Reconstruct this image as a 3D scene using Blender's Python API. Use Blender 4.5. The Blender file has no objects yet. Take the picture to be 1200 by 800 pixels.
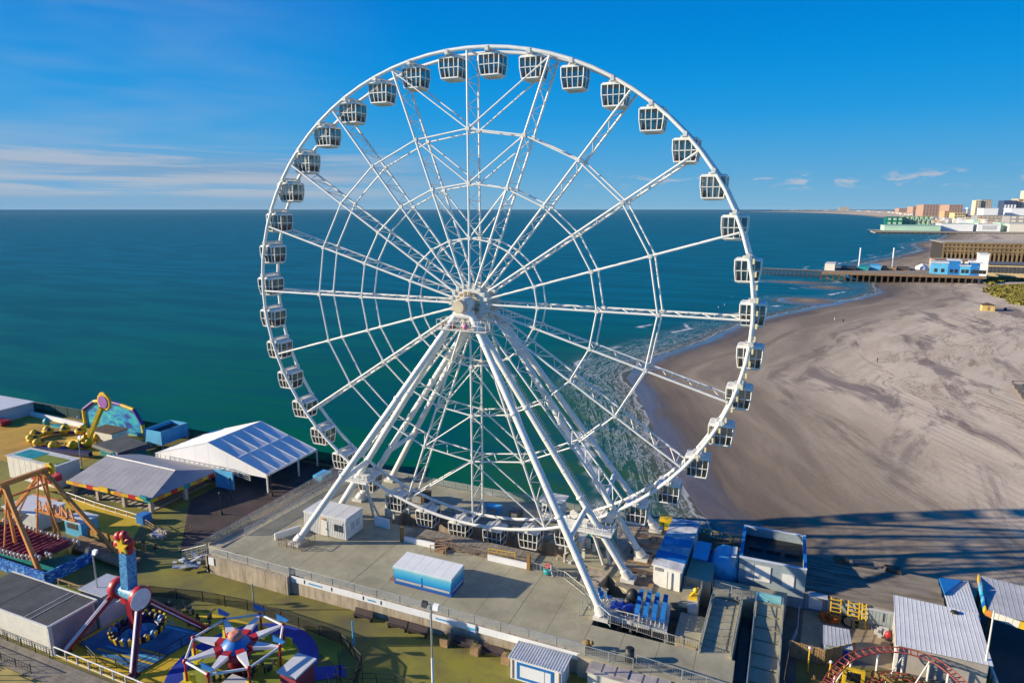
import bpy, math, random
import numpy as np
from mathutils import Vector, Matrix, Quaternion
random.seed(7)
SC = bpy.context.scene
COL = SC.collection
PI = math.pi

# ------------------------------------------------------------------ camera
TH = 0.399                       # yaw between the view and the wheel's own axes
CU = np.array([math.cos(TH), -math.sin(TH), 0.0]); CN = np.array([math.sin(TH), math.cos(TH), 0.0])
CAMP = np.array([38.767, -79.131, 52.2])
FL = 763.0; PIT = 0.2
cd = bpy.data.cameras.new('camera'); cam = bpy.data.objects.new('camera', cd); COL.objects.link(cam)
cam.location = CAMP
cam.rotation_euler = (PI / 2 - PIT, 0, TH)
cd.sensor_width = 36.0; cd.lens = FL / 1200 * 36.0; cd.clip_start = 1.0; cd.clip_end = 200000
SC.camera = cam

# ------------------------------------------------------------------ light
SUNV = Vector((-3.0, -1.30, 1.0)).normalized()      # towards the sun
sd = bpy.data.lights.new('sun', 'SUN'); so = bpy.data.objects.new('sun', sd); COL.objects.link(so)
sd.energy = 5.0; sd.angle = math.radians(0.5); sd.color = (1.0, 0.86, 0.63)
so.rotation_euler = SUNV.to_track_quat('Z', 'Y').to_euler(); so.location = (-100, -60, 120)
W = bpy.data.worlds.new('World'); SC.world = W; W.use_nodes = True
SC.view_settings.view_transform = 'Standard'; SC.view_settings.look = 'None'
SC.view_settings.exposure = 0.62; SC.view_settings.gamma = 1.0

def build_world():
    nt = W.node_tree; N = nt.nodes; Lk = nt.links; N.clear()
    out = N.new('ShaderNodeOutputWorld'); bg = N.new('ShaderNodeBackground'); bg.inputs[1].default_value = 0.056
    sky = N.new('ShaderNodeTexSky'); sky.sky_type = 'NISHITA'; sky.sun_disc = False
    sky.sun_elevation = math.asin(SUNV.z); sky.sun_rotation = math.atan2(SUNV.x, SUNV.y)
    sky.altitude = 0; sky.air_density = 1.0; sky.dust_density = 0.35; sky.ozone_density = 3.5
    tc = N.new('ShaderNodeTexCoord'); sep = N.new('ShaderNodeSeparateXYZ'); Lk.new(tc.outputs['Generated'], sep.inputs[0])
    def math_(op, a, b=None, c=None):
        n = N.new('ShaderNodeMath'); n.operation = op
        for i, v in enumerate((a, b, c)):
            if v is None: continue
            if isinstance(v, (int, float)): n.inputs[i].default_value = v
            else: Lk.new(v, n.inputs[i])
        return n.outputs[0]
    def mr(v, a, b, c=0., d=1.):
        n = N.new('ShaderNodeMapRange'); n.interpolation_type = 'SMOOTHSTEP'
        Lk.new(v, n.inputs[0]); n.inputs[1].default_value = a; n.inputs[2].default_value = b
        n.inputs[3].default_value = c; n.inputs[4].default_value = d
        return n.outputs[0]
    az = math_('ARCTAN2', sep.outputs[0], sep.outputs[1]); z = sep.outputs[2]
    def streak(sa, sz, thr, wid, seed, det=8):
        cb = N.new('ShaderNodeCombineXYZ')
        Lk.new(math_('MULTIPLY', az, sa), cb.inputs[0]); Lk.new(math_('MULTIPLY', z, sz), cb.inputs[1]); cb.inputs[2].default_value = seed
        n = N.new('ShaderNodeTexNoise'); n.inputs['Scale'].default_value = 1.0; n.inputs['Detail'].default_value = det
        n.inputs['Roughness'].default_value = 0.58; n.inputs['Distortion'].default_value = 0.35
        Lk.new(cb.outputs[0], n.inputs['Vector'])
        return mr(n.outputs[0], thr, thr + wid)
    # clear deep-blue air: elevation ramp laid over the physical sky, paler near the horizon and round the sun's side
    rp_ = N.new('ShaderNodeValToRGB'); Lk.new(z, rp_.inputs[0]); e = rp_.color_ramp.elements; rp_.color_ramp.interpolation = 'B_SPLINE'
    e[0].position, e[0].color = 0.0, (.26, .54, .78, 1); e[1].position, e[1].color = 1.0, (.0, .07, .34, 1)
    for q_, c_ in ((.05, (.13, .46, .79)), (.13, (.0, .385, .89)), (.26, (.0, .255, .80)), (.42, (.0, .17, .66))):
        x_ = e.new(q_); x_.color = (*c_, 1)
    glow = math_('MULTIPLY', mr(az, -2.2, -0.55, 1., 0.), mr(z, .0, .42, .80, 0.))
    mg = N.new('ShaderNodeMix'); mg.data_type = 'RGBA'; Lk.new(glow, mg.inputs['Factor']); Lk.new(rp_.outputs[0], mg.inputs[6]); mg.inputs[7].default_value = (.16, .50, .98, 1)
    sc_ = N.new('ShaderNodeVectorMath'); sc_.operation = 'SCALE'; sc_.inputs[3].default_value = 10.0; Lk.new(mg.outputs[2], sc_.inputs[0])
    hsm = N.new('ShaderNodeMix'); hsm.data_type = 'RGBA'; hsm.inputs['Factor'].default_value = .993; Lk.new(sky.outputs[0], hsm.inputs[6]); Lk.new(sc_.outputs[0], hsm.inputs[7])
    # thin stratus streaks low towards the sun's side, a few small puffs elsewhere
    sunside = mr(az, -0.75, -0.42, 1., 0.)        # azimuth measured clockwise from +Y
    band = math_('MULTIPLY', mr(z, 0.010, 0.024), mr(z, 0.066, 0.092, 1., 0.))
    c1 = math_('MULTIPLY', math_('MULTIPLY', streak(4.2, 85, 0.34, 0.26, 3.3), band), sunside)
    c1 = math_('MULTIPLY', c1, 0.72)
    veil = math_('MULTIPLY', math_('MULTIPLY', streak(2.2, 14, 0.30, 0.5, 8.1, 3), mr(z, 0.0, 0.03)), mr(z, 0.10, 0.42, 1., 0.))
    veil = math_('MULTIPLY', math_('MULTIPLY', veil, mr(az, -1.05, -0.52, 1., 0.)), 0.42)
    bank = math_('MULTIPLY', math_('MULTIPLY', mr(z, -.01, .02, .75, 1.), mr(z, .045, .085, 1., 0.)), math_('MULTIPLY', streak(1.6, 26, 0.22, 0.35, 5.2, 4), mr(az, -.85, -.35, .62, 0.)))
    pb = math_('MULTIPLY', mr(z, 0.024, 0.034), mr(z, 0.040, 0.056, 1., 0.))
    c2 = math_('MULTIPLY', math_('MULTIPLY', streak(27, 85, 0.53, 0.14, 1.7), pb), mr(az, -0.35, -0.1, 0., 1.))
    c2 = math_('MULTIPLY', c2, 0.8)
    c = math_('MAXIMUM', math_('MAXIMUM', c1, c2), veil)
    bm = N.new('ShaderNodeMix'); bm.data_type = 'RGBA'; Lk.new(bank, bm.inputs['Factor']); Lk.new(hsm.outputs[2], bm.inputs[6]); bm.inputs[7].default_value = (3.1, 4.2, 5.9, 1)
    mix = N.new('ShaderNodeMix'); mix.data_type = 'RGBA'
    Lk.new(c, mix.inputs['Factor']); Lk.new(bm.outputs[2], mix.inputs[6]); mix.inputs[7].default_value = (5.6, 6.1, 7.0, 1)
    Lk.new(mix.outputs[2], bg.inputs[0]); Lk.new(bg.outputs[0], out.inputs[0])
build_world()

# ------------------------------------------------------------------ helpers
def at(px, py, z=2.9):
    """the place at height z that shows at a pixel of the 1200 x 800 photograph"""
    dx = (px - 600) / FL; dv = -(py - 400) / FL; c, s = math.cos(PIT), math.sin(PIT)
    d = np.array([dx, c + dv * s, -s + dv * c]); d = np.array([d @ CU, d @ CN, d[2]])
    p = CAMP + d * ((z - CAMP[2]) / d[2])
    return Vector((float(p[0]), float(p[1]), float(z)))

MATS = {}
def mat(name, col, rough=.7, metal=0., var=.12, scale=.6, bump=0., spec=.5, alt=None, streak=None, detail=5, grime=0., gcol=(.10, .075, .05)):
    """procedural paint / concrete / wood: world-space noise varies colour and roughness a little"""
    if name in MATS: return MATS[name]
    m = bpy.data.materials.new(name); m.use_nodes = True; MATS[name] = m
    nt = m.node_tree; N = nt.nodes; Lk = nt.links; b = N['Principled BSDF']
    b.inputs['Roughness'].default_value = rough; b.inputs['Metallic'].default_value = metal
    b.inputs['Specular IOR Level'].default_value = spec
    geo = N.new('ShaderNodeNewGeometry'); mp = N.new('ShaderNodeMapping'); Lk.new(geo.outputs['Position'], mp.inputs[0])
    if streak: mp.inputs['Scale'].default_value = streak
    n = N.new('ShaderNodeTexNoise'); n.inputs['Scale'].default_value = scale; n.inputs['Detail'].default_value = detail; n.inputs['Roughness'].default_value = .62
    Lk.new(mp.outputs[0], n.inputs['Vector'])
    r = N.new('ShaderNodeValToRGB'); Lk.new(n.outputs[0], r.inputs[0])
    a = alt if alt else tuple(min(1, c * (1 + var)) for c in col)
    lo = tuple(c * (1 - var) for c in col)
    r.color_ramp.elements[0].position = .34; r.color_ramp.elements[0].color = (*lo, 1)
    r.color_ramp.elements[1].position = .66; r.color_ramp.elements[1].color = (*a, 1)
    if grime:                                   # blotches and runs of dirt over the paint
        n3 = N.new('ShaderNodeTexNoise'); n3.inputs['Scale'].default_value = scale * 4.3; n3.inputs['Detail'].default_value = 9; n3.inputs['Roughness'].default_value = .72; n3.inputs['Distortion'].default_value = .6
        Lk.new(mp.outputs[0], n3.inputs['Vector']); g_ = N.new('ShaderNodeMapRange'); Lk.new(n3.outputs[0], g_.inputs[0]); g_.inputs[1].default_value = .50; g_.inputs[2].default_value = .68; g_.inputs[4].default_value = grime
        mx = N.new('ShaderNodeMix'); mx.data_type = 'RGBA'; Lk.new(g_.outputs[0], mx.inputs['Factor']); Lk.new(r.outputs[0], mx.inputs[6]); mx.inputs[7].default_value = (*gcol, 1); Lk.new(mx.outputs[2], b.inputs['Base Color'])
    else: Lk.new(r.outputs[0], b.inputs['Base Color'])
    if bump:
        bp = N.new('ShaderNodeBump'); bp.inputs['Strength'].default_value = bump; bp.inputs['Distance'].default_value = .05
        n2 = N.new('ShaderNodeTexNoise'); n2.inputs['Scale'].default_value = scale * 6; n2.inputs['Detail'].default_value = 4
        Lk.new(mp.outputs[0], n2.inputs['Vector']); Lk.new(n2.outputs[0], bp.inputs['Height']); Lk.new(bp.outputs[0], b.inputs['Normal'])
    return m

def tag(o, label=None, cat=None, group=None, kind=None):
    if label: o['label'] = label
    if cat: o['category'] = cat
    if group: o['group'] = group
    if kind: o['kind'] = kind
    return o
ORG = {}
def thing(name, label, cat, loc=(0, 0, 0), group=None):
    o = bpy.data.objects.new(name, None); COL.objects.link(o); o.location = loc; o.empty_display_size = .5
    ORG[o.name] = Vector(loc)
    return tag(o, label, cat, group)

class MB:
    def __init__(s): s.v = []; s.f = []; s.m = []; s.sm = []; s.cm = 0
    def add(s, vs, fs, smooth=False):
        o = len(s.v); s.v += [tuple(v) for v in vs]
        for f in fs: s.f.append(tuple(i + o for i in f)); s.m.append(s.cm); s.sm.append(smooth)
        return s
    def box(s, a, b):
        x0, y0, z0 = a; x1, y1, z1 = b
        return s.add([(x0, y0, z0), (x1, y0, z0), (x1, y1, z0), (x0, y1, z0), (x0, y0, z1), (x1, y0, z1), (x1, y1, z1), (x0, y1, z1)],
                     [(0, 3, 2, 1), (4, 5, 6, 7), (0, 1, 5, 4), (1, 2, 6, 5), (2, 3, 7, 6), (3, 0, 4, 7)])
    def hexa(s, low, top):
        n = len(low)
        return s.add(list(low) + list(top), [tuple(range(n))[::-1], tuple(range(n, 2 * n))] + [(i, (i + 1) % n, n + (i + 1) % n, n + i) for i in range(n)])
    def prism(s, poly, z0, z1):
        return s.hexa([(p[0], p[1], z0) for p in poly], [(p[0], p[1], z1) for p in poly])
    def beam(s, p, q, w, h=None, up=(0, 0, 1)):
        p = Vector(p); q = Vector(q); h = h or w; d = (q - p)
        if d.length < 1e-6: return s
        d.normalize(); u = Vector(up)
        if abs(d.dot(u)) > .97: u = Vector((0, 1, 0))
        a = d.cross(u).normalized() * w / 2; b = a.cross(d).normalized() * h / 2
        return s.add([p - a - b, p + a - b, p + a + b, p - a + b, q - a - b, q + a - b, q + a + b, q - a + b],
                     [(0, 3, 2, 1), (4, 5, 6, 7), (0, 1, 5, 4), (1, 2, 6, 5), (2, 3, 7, 6), (3, 0, 4, 7)])
    def tube(s, p, q, r, n=6, r2=None, cap=True):
        p = Vector(p); q = Vector(q); r2 = r if r2 is None else r2; d = (q - p)
        if d.length < 1e-6: return s
        d.normalize(); u = Vector((0, 0, 1)) if abs(d.z) < .95 else Vector((0, 1, 0))
        a = d.cross(u).normalized(); b = a.cross(d)
        vs = []
        for c, rr in ((p, r), (q, r2)):
            for i in range(n):
                t = 2 * PI * i / n; vs.append(c + a * math.cos(t) * rr + b * math.sin(t) * rr)
        fs = [(i, (i + 1) % n, n + (i + 1) % n, n + i) for i in range(n)]
        s.add(vs, fs, True)
        if cap: s.add(vs[:n], [tuple(range(n))[::-1]]); s.add(vs[n:], [tuple(range(n))])
        return s
    def path(s, pts, r, n=6, closed=False):
        k = len(pts)
        P = [Vector(p) for p in pts]; vs = []
        for i in range(k):
            a = P[(i - 1) % k] if (closed or i > 0) else P[i]; b = P[(i + 1) % k] if (closed or i < k - 1) else P[i]
            d = (b - a).normalized(); u = Vector((0, 0, 1)) if abs(d.z) < .9 else Vector((0, 1, 0))
            if closed: u = Vector((0, 1, 0)) if abs(d.y) < .9 else Vector((0, 0, 1))
            e = d.cross(u).normalized(); g = e.cross(d)
            for j in range(n):
                t = 2 * PI * j / n; vs.append(P[i] + e * math.cos(t) * r + g * math.sin(t) * r)
        fs = []
        for i in range(k if closed else k - 1):
            i2 = (i + 1) % k
            for j in range(n): fs.append((i * n + j, i * n + (j + 1) % n, i2 * n + (j + 1) % n, i2 * n + j))
        return s.add(vs, fs, True)
    def lathe(s, c, prof, n=16, axis='Z', smooth=True):
        vs = []; c = Vector(c)
        for r, h in prof:
            for i in range(n):
                t = 2 * PI * i / n; x, y = r * math.cos(t), r * math.sin(t)
                vs.append(c + (Vector((x, y, h)) if axis == 'Z' else Vector((x, h, y)) if axis == 'Y' else Vector((h, x, y))))
        fs = []
        for k in range(len(prof) - 1):
            for i in range(n): fs.append((k * n + i, k * n + (i + 1) % n, (k + 1) * n + (i + 1) % n, (k + 1) * n + i))
        s.add(vs, fs, smooth)
        return s.add([vs[i] for i in range(n)], [tuple(range(n))[::-1]]).add(vs[-n:], [tuple(range(n))])
    def ball(s, c, r, n=8, sq=(1, 1, 1)):
        c = Vector(c); vs = []; m = max(4, n // 2 + 1)
        for k in range(m + 1):
            ph = PI * k / m
            for i in range(n):
                t = 2 * PI * i / n
                vs.append(c + Vector((r * sq[0] * math.sin(ph) * math.cos(t), r * sq[1] * math.sin(ph) * math.sin(t), r * sq[2] * math.cos(ph))))
        return s.add(vs, [(k * n + i, (k + 1) * n + i, (k + 1) * n + (i + 1) % n, k * n + (i + 1) % n) for k in range(m) for i in range(n)], True)
    def build(s, name, m, parent=None, label=None, kind=None):
        org = ORG.get(parent.name, Vector()) if parent else Vector()
        if not parent and s.v:
            a = np.array(s.v); org = Vector(((a[:, 0].min() + a[:, 0].max()) / 2, (a[:, 1].min() + a[:, 1].max()) / 2, a[:, 2].min()))
        me = bpy.data.meshes.new(name)
        me.from_pydata([(v[0] - org.x, v[1] - org.y, v[2] - org.z) for v in s.v], [], s.f)
        for x in (m if isinstance(m, (list, tuple)) else [m]): me.materials.append(x)
        if s.f:
            me.polygons.foreach_set('material_index', s.m); me.polygons.foreach_set('use_smooth', s.sm)
        o = bpy.data.objects.new(name, me); COL.objects.link(o)
        ORG[o.name] = org
        if parent: o.parent = parent
        else: o.location = org
        if label: o['label'] = label
        if kind: o['kind'] = kind
        return o
def solo(mb, name, m, label, cat, group=None):
    return tag(mb.build(name, m), label, cat, group)
def kids(o): return list(o.children)
def dup(o, off, label=None, group=None, rotz=None):
    """a copy of a thing, its parts and sub-parts; meshes are shared"""
    r = o.copy(); COL.objects.link(r); r.location = off
    if rotz is not None: r.rotation_euler = (0, 0, rotz)
    if label: r['label'] = label
    if group: r['group'] = group
    for ch in kids(o):
        c = ch.copy(); COL.objects.link(c); c.parent = r
        for g in kids(ch):
            d = g.copy(); COL.objects.link(d); d.parent = c
    return r
def pcopy(o, off, rotz=0):
    """another piece of the same part: same parent, same mesh"""
    c = o.copy(); COL.objects.link(c); c.parent = o.parent; c.location = Vector(o.location) + Vector(off)
    return c

# ------------------------------------------------------------------ materials
WHITE = mat('white_painted_steel', (.78, .77, .72), .42, .0, .07, .5, grime=.22, gcol=(.42, .36, .27))
WHITE2 = mat('white_weathered_steel', (.66, .65, .60), .5, .0, .16, .9, grime=.35, gcol=(.30, .22, .13))
GALV = mat('galvanised_steel', (.46, .47, .46), .45, .5, .15, 1.5)
DKSTEEL = mat('dark_grey_steel', (.06, .065, .07), .5, .4, .2, 1.)
CONC = mat('deck_concrete', (.36, .335, .235), .85, 0, .20, .2, .3, detail=9, grime=.28, gcol=(.17, .15, .11))
WALLC = mat('stained_wall_concrete', (.40, .34, .26), .9, 0, .28, .8, .3, streak=(1.6, 1.6, .35), grime=.5, gcol=(.20, .13, .07))
PIER = mat('mossy_pier_concrete', (.15, .14, .060), .8, 0, .2, .11, .3, alt=(.27, .25, .030), detail=11, grime=.55, gcol=(.11, .095, .055))
BANNER = mat('white_banner', (.80, .82, .84), .5, 0, .05, .5)
ROOFW = mat('white_roof_sheet', (.68, .69, .70), .5, .0, .07, .4, grime=.3, gcol=(.42, .40, .36))
CANVAS = mat('white_marquee_canvas', (.84, .83, .83), .9, 0, .06, .12, spec=.0)
CREAM = mat('cream_painted_boards', (.72, .70, .62), .6, 0, .07, .7, grime=.3, gcol=(.40, .34, .24))
GREYW = mat('grey_painted_wall', (.50, .51, .52), .65, 0, .1, .6)
BLUEGREY = mat('blue_grey_cladding', (.30, .36, .39), .65, 0, .12, .5, grime=.35, gcol=(.15, .15, .14))
DKROOF = mat('dark_roof_felt', (.060, .068, .075), .75, 0, .3, .5, .2, grime=.4, gcol=(.14, .13, .11))
BRROOF = mat('brown_roofing_felt', (.20, .175, .145), .9, 0, .35, .7, .4, streak=(.35, 2.2, 1))
GLASS = mat('dark_tinted_glass', (.045, .05, .055), .06, 0, .4, .6, 0, 1.)
BLUE = mat('bright_blue_paint', (.015, .17, .50), .45, 0, .14, .6)
ROYAL = mat('royal_blue_paint', (.02, .06, .35), .45, 0, .15, .6)
SKYB = mat('sky_blue_paint', (.10, .42, .70), .5, 0, .12, .6)
TEAL = mat('teal_paint', (.02, .28, .30), .5, 0, .2, .6)
RED = mat('red_paint', (.50, .025, .03), .4, 0, .15, .8)
DKRED = mat('dark_crimson_paint', (.26, .012, .03), .4, 0, .2, .8)
YEL = mat('yellow_paint', (.72, .46, .02), .5, 0, .18, .8)
ORANGE = mat('orange_ride_paint', (.58, .23, .055), .5, 0, .2, .6)
GREENM = mat('dark_green_mesh', (.012, .055, .05), .7, 0, .25, .8)
BLACK = mat('black_rail_steel', (.02, .021, .022), .5, .2, .2, 1)
WOOD = mat('weathered_timber', (.33, .21, .11), .8, 0, .28, 1.2, .3)
BROWNW = mat('dark_timber', (.10, .065, .045), .85, 0, .3, 1.2, .2)
GREYWOOD = mat('grey_timber_decking', (.24, .215, .18), .85, 0, .25, 1., .2)
ORFLOOR = mat('orange_painted_floor', (.42, .25, .03), .7, 0, .25, .12, .1, alt=(.60, .36, .04))
YFLOOR = mat('yellow_painted_floor', (.62, .42, .02), .7, 0, .18, .3)
BFLOOR = mat('blue_painted_floor', (.03, .12, .34), .6, 0, .3, .25, alt=(.08, .30, .45))
RBFLOOR = mat('royal_blue_painted_floor', (.015, .04, .34), .6, 0, .2, .3)
GFLOOR = mat('green_painted_floor', (.20, .24, .02), .7, 0, .25, .3)
TURF = mat('green_artificial_turf', (.03, .13, .03), .9, 0, .25, .5)
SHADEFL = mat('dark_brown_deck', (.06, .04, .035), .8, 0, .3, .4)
SKIN = mat('skin', (.45, .27, .19), .6, 0, .05)
DKCLOTH = mat('dark_clothing', (.03, .035, .05), .8, 0, .2)
RDCLOTH = mat('red_clothing', (.4, .04, .05), .8, 0, .2)
SAIL = mat('purple_seat_fabric', (.14, .03, .06), .7, 0, .3, 2)

# ------------------------------------------------------------------ shore, beach, sea
SHORE_PX = [(835, 617), (812, 596), (796, 570), (786, 545), (768, 510), (756, 486), (749, 464), (731, 443), (742, 430), (772, 416), (822, 400),
            (868, 379), (900, 371), (950, 360), (1000, 350), (1028, 342), (1026, 331), (1000, 328), (985, 322), (990, 316), (1012, 308), (1052, 301),
            (1077, 293), (1068, 286), (1098, 281), (1110, 275), (1098, 268), (1080, 262), (1040, 256), (1010, 252.5), (975, 250.3), (930, 248.9)]
shore = [(36.0, -60.0), (35.0, -12.0), (32, 12)] + [tuple(at(x, y, 0)[:2]) for x, y in SHORE_PX]
shore.append((shore[-1][0] - 2500, shore[-1][1] + 9000))
SH = np.array(shore)
LAND = np.vstack([SH, [[90000, 70000], [90000, -60]]])
def signed_d(X, Y):
    """distance to the water's edge, positive on land"""
    best = np.full(X.shape, 1e9); 
    for i in range(len(SH) - 1):
        a, b = SH[i], SH[i + 1]; d = b - a; L2 = d @ d
        t = np.clip(((X - a[0]) * d[0] + (Y - a[1]) * d[1]) / L2, 0, 1)
        best = np.minimum(best, np.hypot(X - a[0] - t * d[0], Y - a[1] - t * d[1]))
    ins = np.zeros(X.shape, bool); P = LAND; j = len(P) - 1
    for i in range(len(P)):
        c = (P[i, 1] > Y) != (P[j, 1] > Y)
        with np.errstate(divide='ignore', invalid='ignore'):
            xi = (P[j, 0] - P[i, 0]) * (Y - P[i, 1]) / (P[j, 1] - P[i, 1]) + P[i, 0]
        ins ^= c & (X < xi); j = i
    return np.where(ins, best, -best)
def wob(X, Y):
    return (np.sin(X * .21 + 1.3 * np.sin(Y * .09)) + np.sin(Y * .13 + 1.1 * np.sin(X * .17 + 2)) + .6 * np.sin(X * .47 + Y * .33)) * .4
BARS = [(tuple(at(948, 353, 0)[:2]), 17, 15), (tuple(at(972, 337, 0)[:2]), 12, 9), (tuple(at(935, 331, 0)[:2]), 20, 8)]
def polar_grid(name, a0, a1, na, r0, r1, nr, zf, m):
    ang = np.linspace(a0, a1, na); rad = np.geomspace(r0, r1, nr)
    A, R_ = np.meshgrid(ang, rad, indexing='ij')
    X = CAMP[0] + R_ * np.sin(A); Y = CAMP[1] + R_ * np.cos(A)
    D = signed_d(X, Y) + np.clip(R_ / 400, .6, 3) * 1.1 * wob(X, Y)
    for (bx, by), rs, rt in BARS: D = np.maximum(D, (1 - np.hypot((X - bx) / rs, (Y - by) / rt)) * 24)
    Z = zf(X, Y, D)
    V = np.stack([X, Y, Z], -1).reshape(-1, 3)
    i, j = np.meshgrid(np.arange(na - 1), np.arange(nr - 1), indexing='ij'); k = (i * nr + j).ravel()
    F = np.stack([k, k + 1, k + nr + 1, k + nr], -1)
    me = bpy.data.meshes.new(name); me.vertices.add(len(V)); me.vertices.foreach_set('co', V.ravel().astype(np.float32))
    me.loops.add(F.size); me.loops.foreach_set('vertex_index', F.ravel().astype(np.int32))
    me.polygons.add(len(F)); me.polygons.foreach_set('loop_start', np.arange(0, F.size, 4, dtype=np.int32))
    me.polygons.foreach_set('use_smooth', np.ones(len(F), bool)); me.update(); me.validate()
    at_ = me.attributes.new('shore', 'FLOAT', 'POINT'); at_.data.foreach_set('value', D.ravel().astype(np.float32))
    me.materials.append(m); o = bpy.data.objects.new(name, me); COL.objects.link(o); o['kind'] = 'structure'
    return o

class G:
    """small node-graph helper"""
    def __init__(s, name):
        s.m = bpy.data.materials.new(name); s.m.use_nodes = True; s.N = s.m.node_tree.nodes; s.L = s.m.node_tree.links; s.b = s.N['Principled BSDF']
    def put(s, sock, v):
        if isinstance(v, (int, float)): sock.default_value = v
        elif isinstance(v, tuple): sock.default_value = v if len(v) != 3 or sock.type == 'VECTOR' else (*v, 1)
        else: s.L.new(v, sock)
    def math(s, op, a, b=0., c=0.):
        n = s.N.new('ShaderNodeMath'); n.operation = op
        for k, v in enumerate((a, b, c)): s.put(n.inputs[k], v)
        return n.outputs[0]
    def rng(s, v, a, b, c=0., d=1.):
        n = s.N.new('ShaderNodeMapRange'); n.interpolation_type = 'SMOOTHSTEP'
        for k, x in enumerate((v, a, b, c, d)): s.put(n.inputs[k], x)
        return n.outputs[0]
    def noise(s, vec, scale, det=5, rough=.6, dist=0.):
        n = s.N.new('ShaderNodeTexNoise'); s.put(n.inputs['Vector'], vec); n.inputs['Scale'].default_value = scale
        n.inputs['Detail'].default_value = det; n.inputs['Roughness'].default_value = rough; n.inputs['Distortion'].default_value = dist
        return n.outputs[0]
    def map(s, vec, sc=(1, 1, 1), rot=(0, 0, 0), loc=(0, 0, 0)):
        n = s.N.new('ShaderNodeMapping'); s.put(n.inputs[0], vec); n.inputs['Scale'].default_value = sc; n.inputs['Rotation'].default_value = rot; n.inputs['Location'].default_value = loc
        return n.outputs[0]
    def mix(s, f, a, b):
        n = s.N.new('ShaderNodeMix'); n.data_type = 'RGBA'; s.put(n.inputs['Factor'], f); s.put(n.inputs[6], a); s.put(n.inputs[7], b)
        return n.outputs[2]
    def attr(s, n_):
        n = s.N.new('ShaderNodeAttribute'); n.attribute_name = n_; return n.outputs['Fac']
    def pos(s): return s.N.new('ShaderNodeNewGeometry').outputs['Position']
    def bump(s, h, st, dist=1.):
        n = s.N.new('ShaderNodeBump'); s.put(n.inputs['Height'], h); n.inputs['Strength'].default_value = st; n.inputs['Distance'].default_value = dist
        s.L.new(n.outputs[0], s.b.inputs['Normal'])

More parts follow.
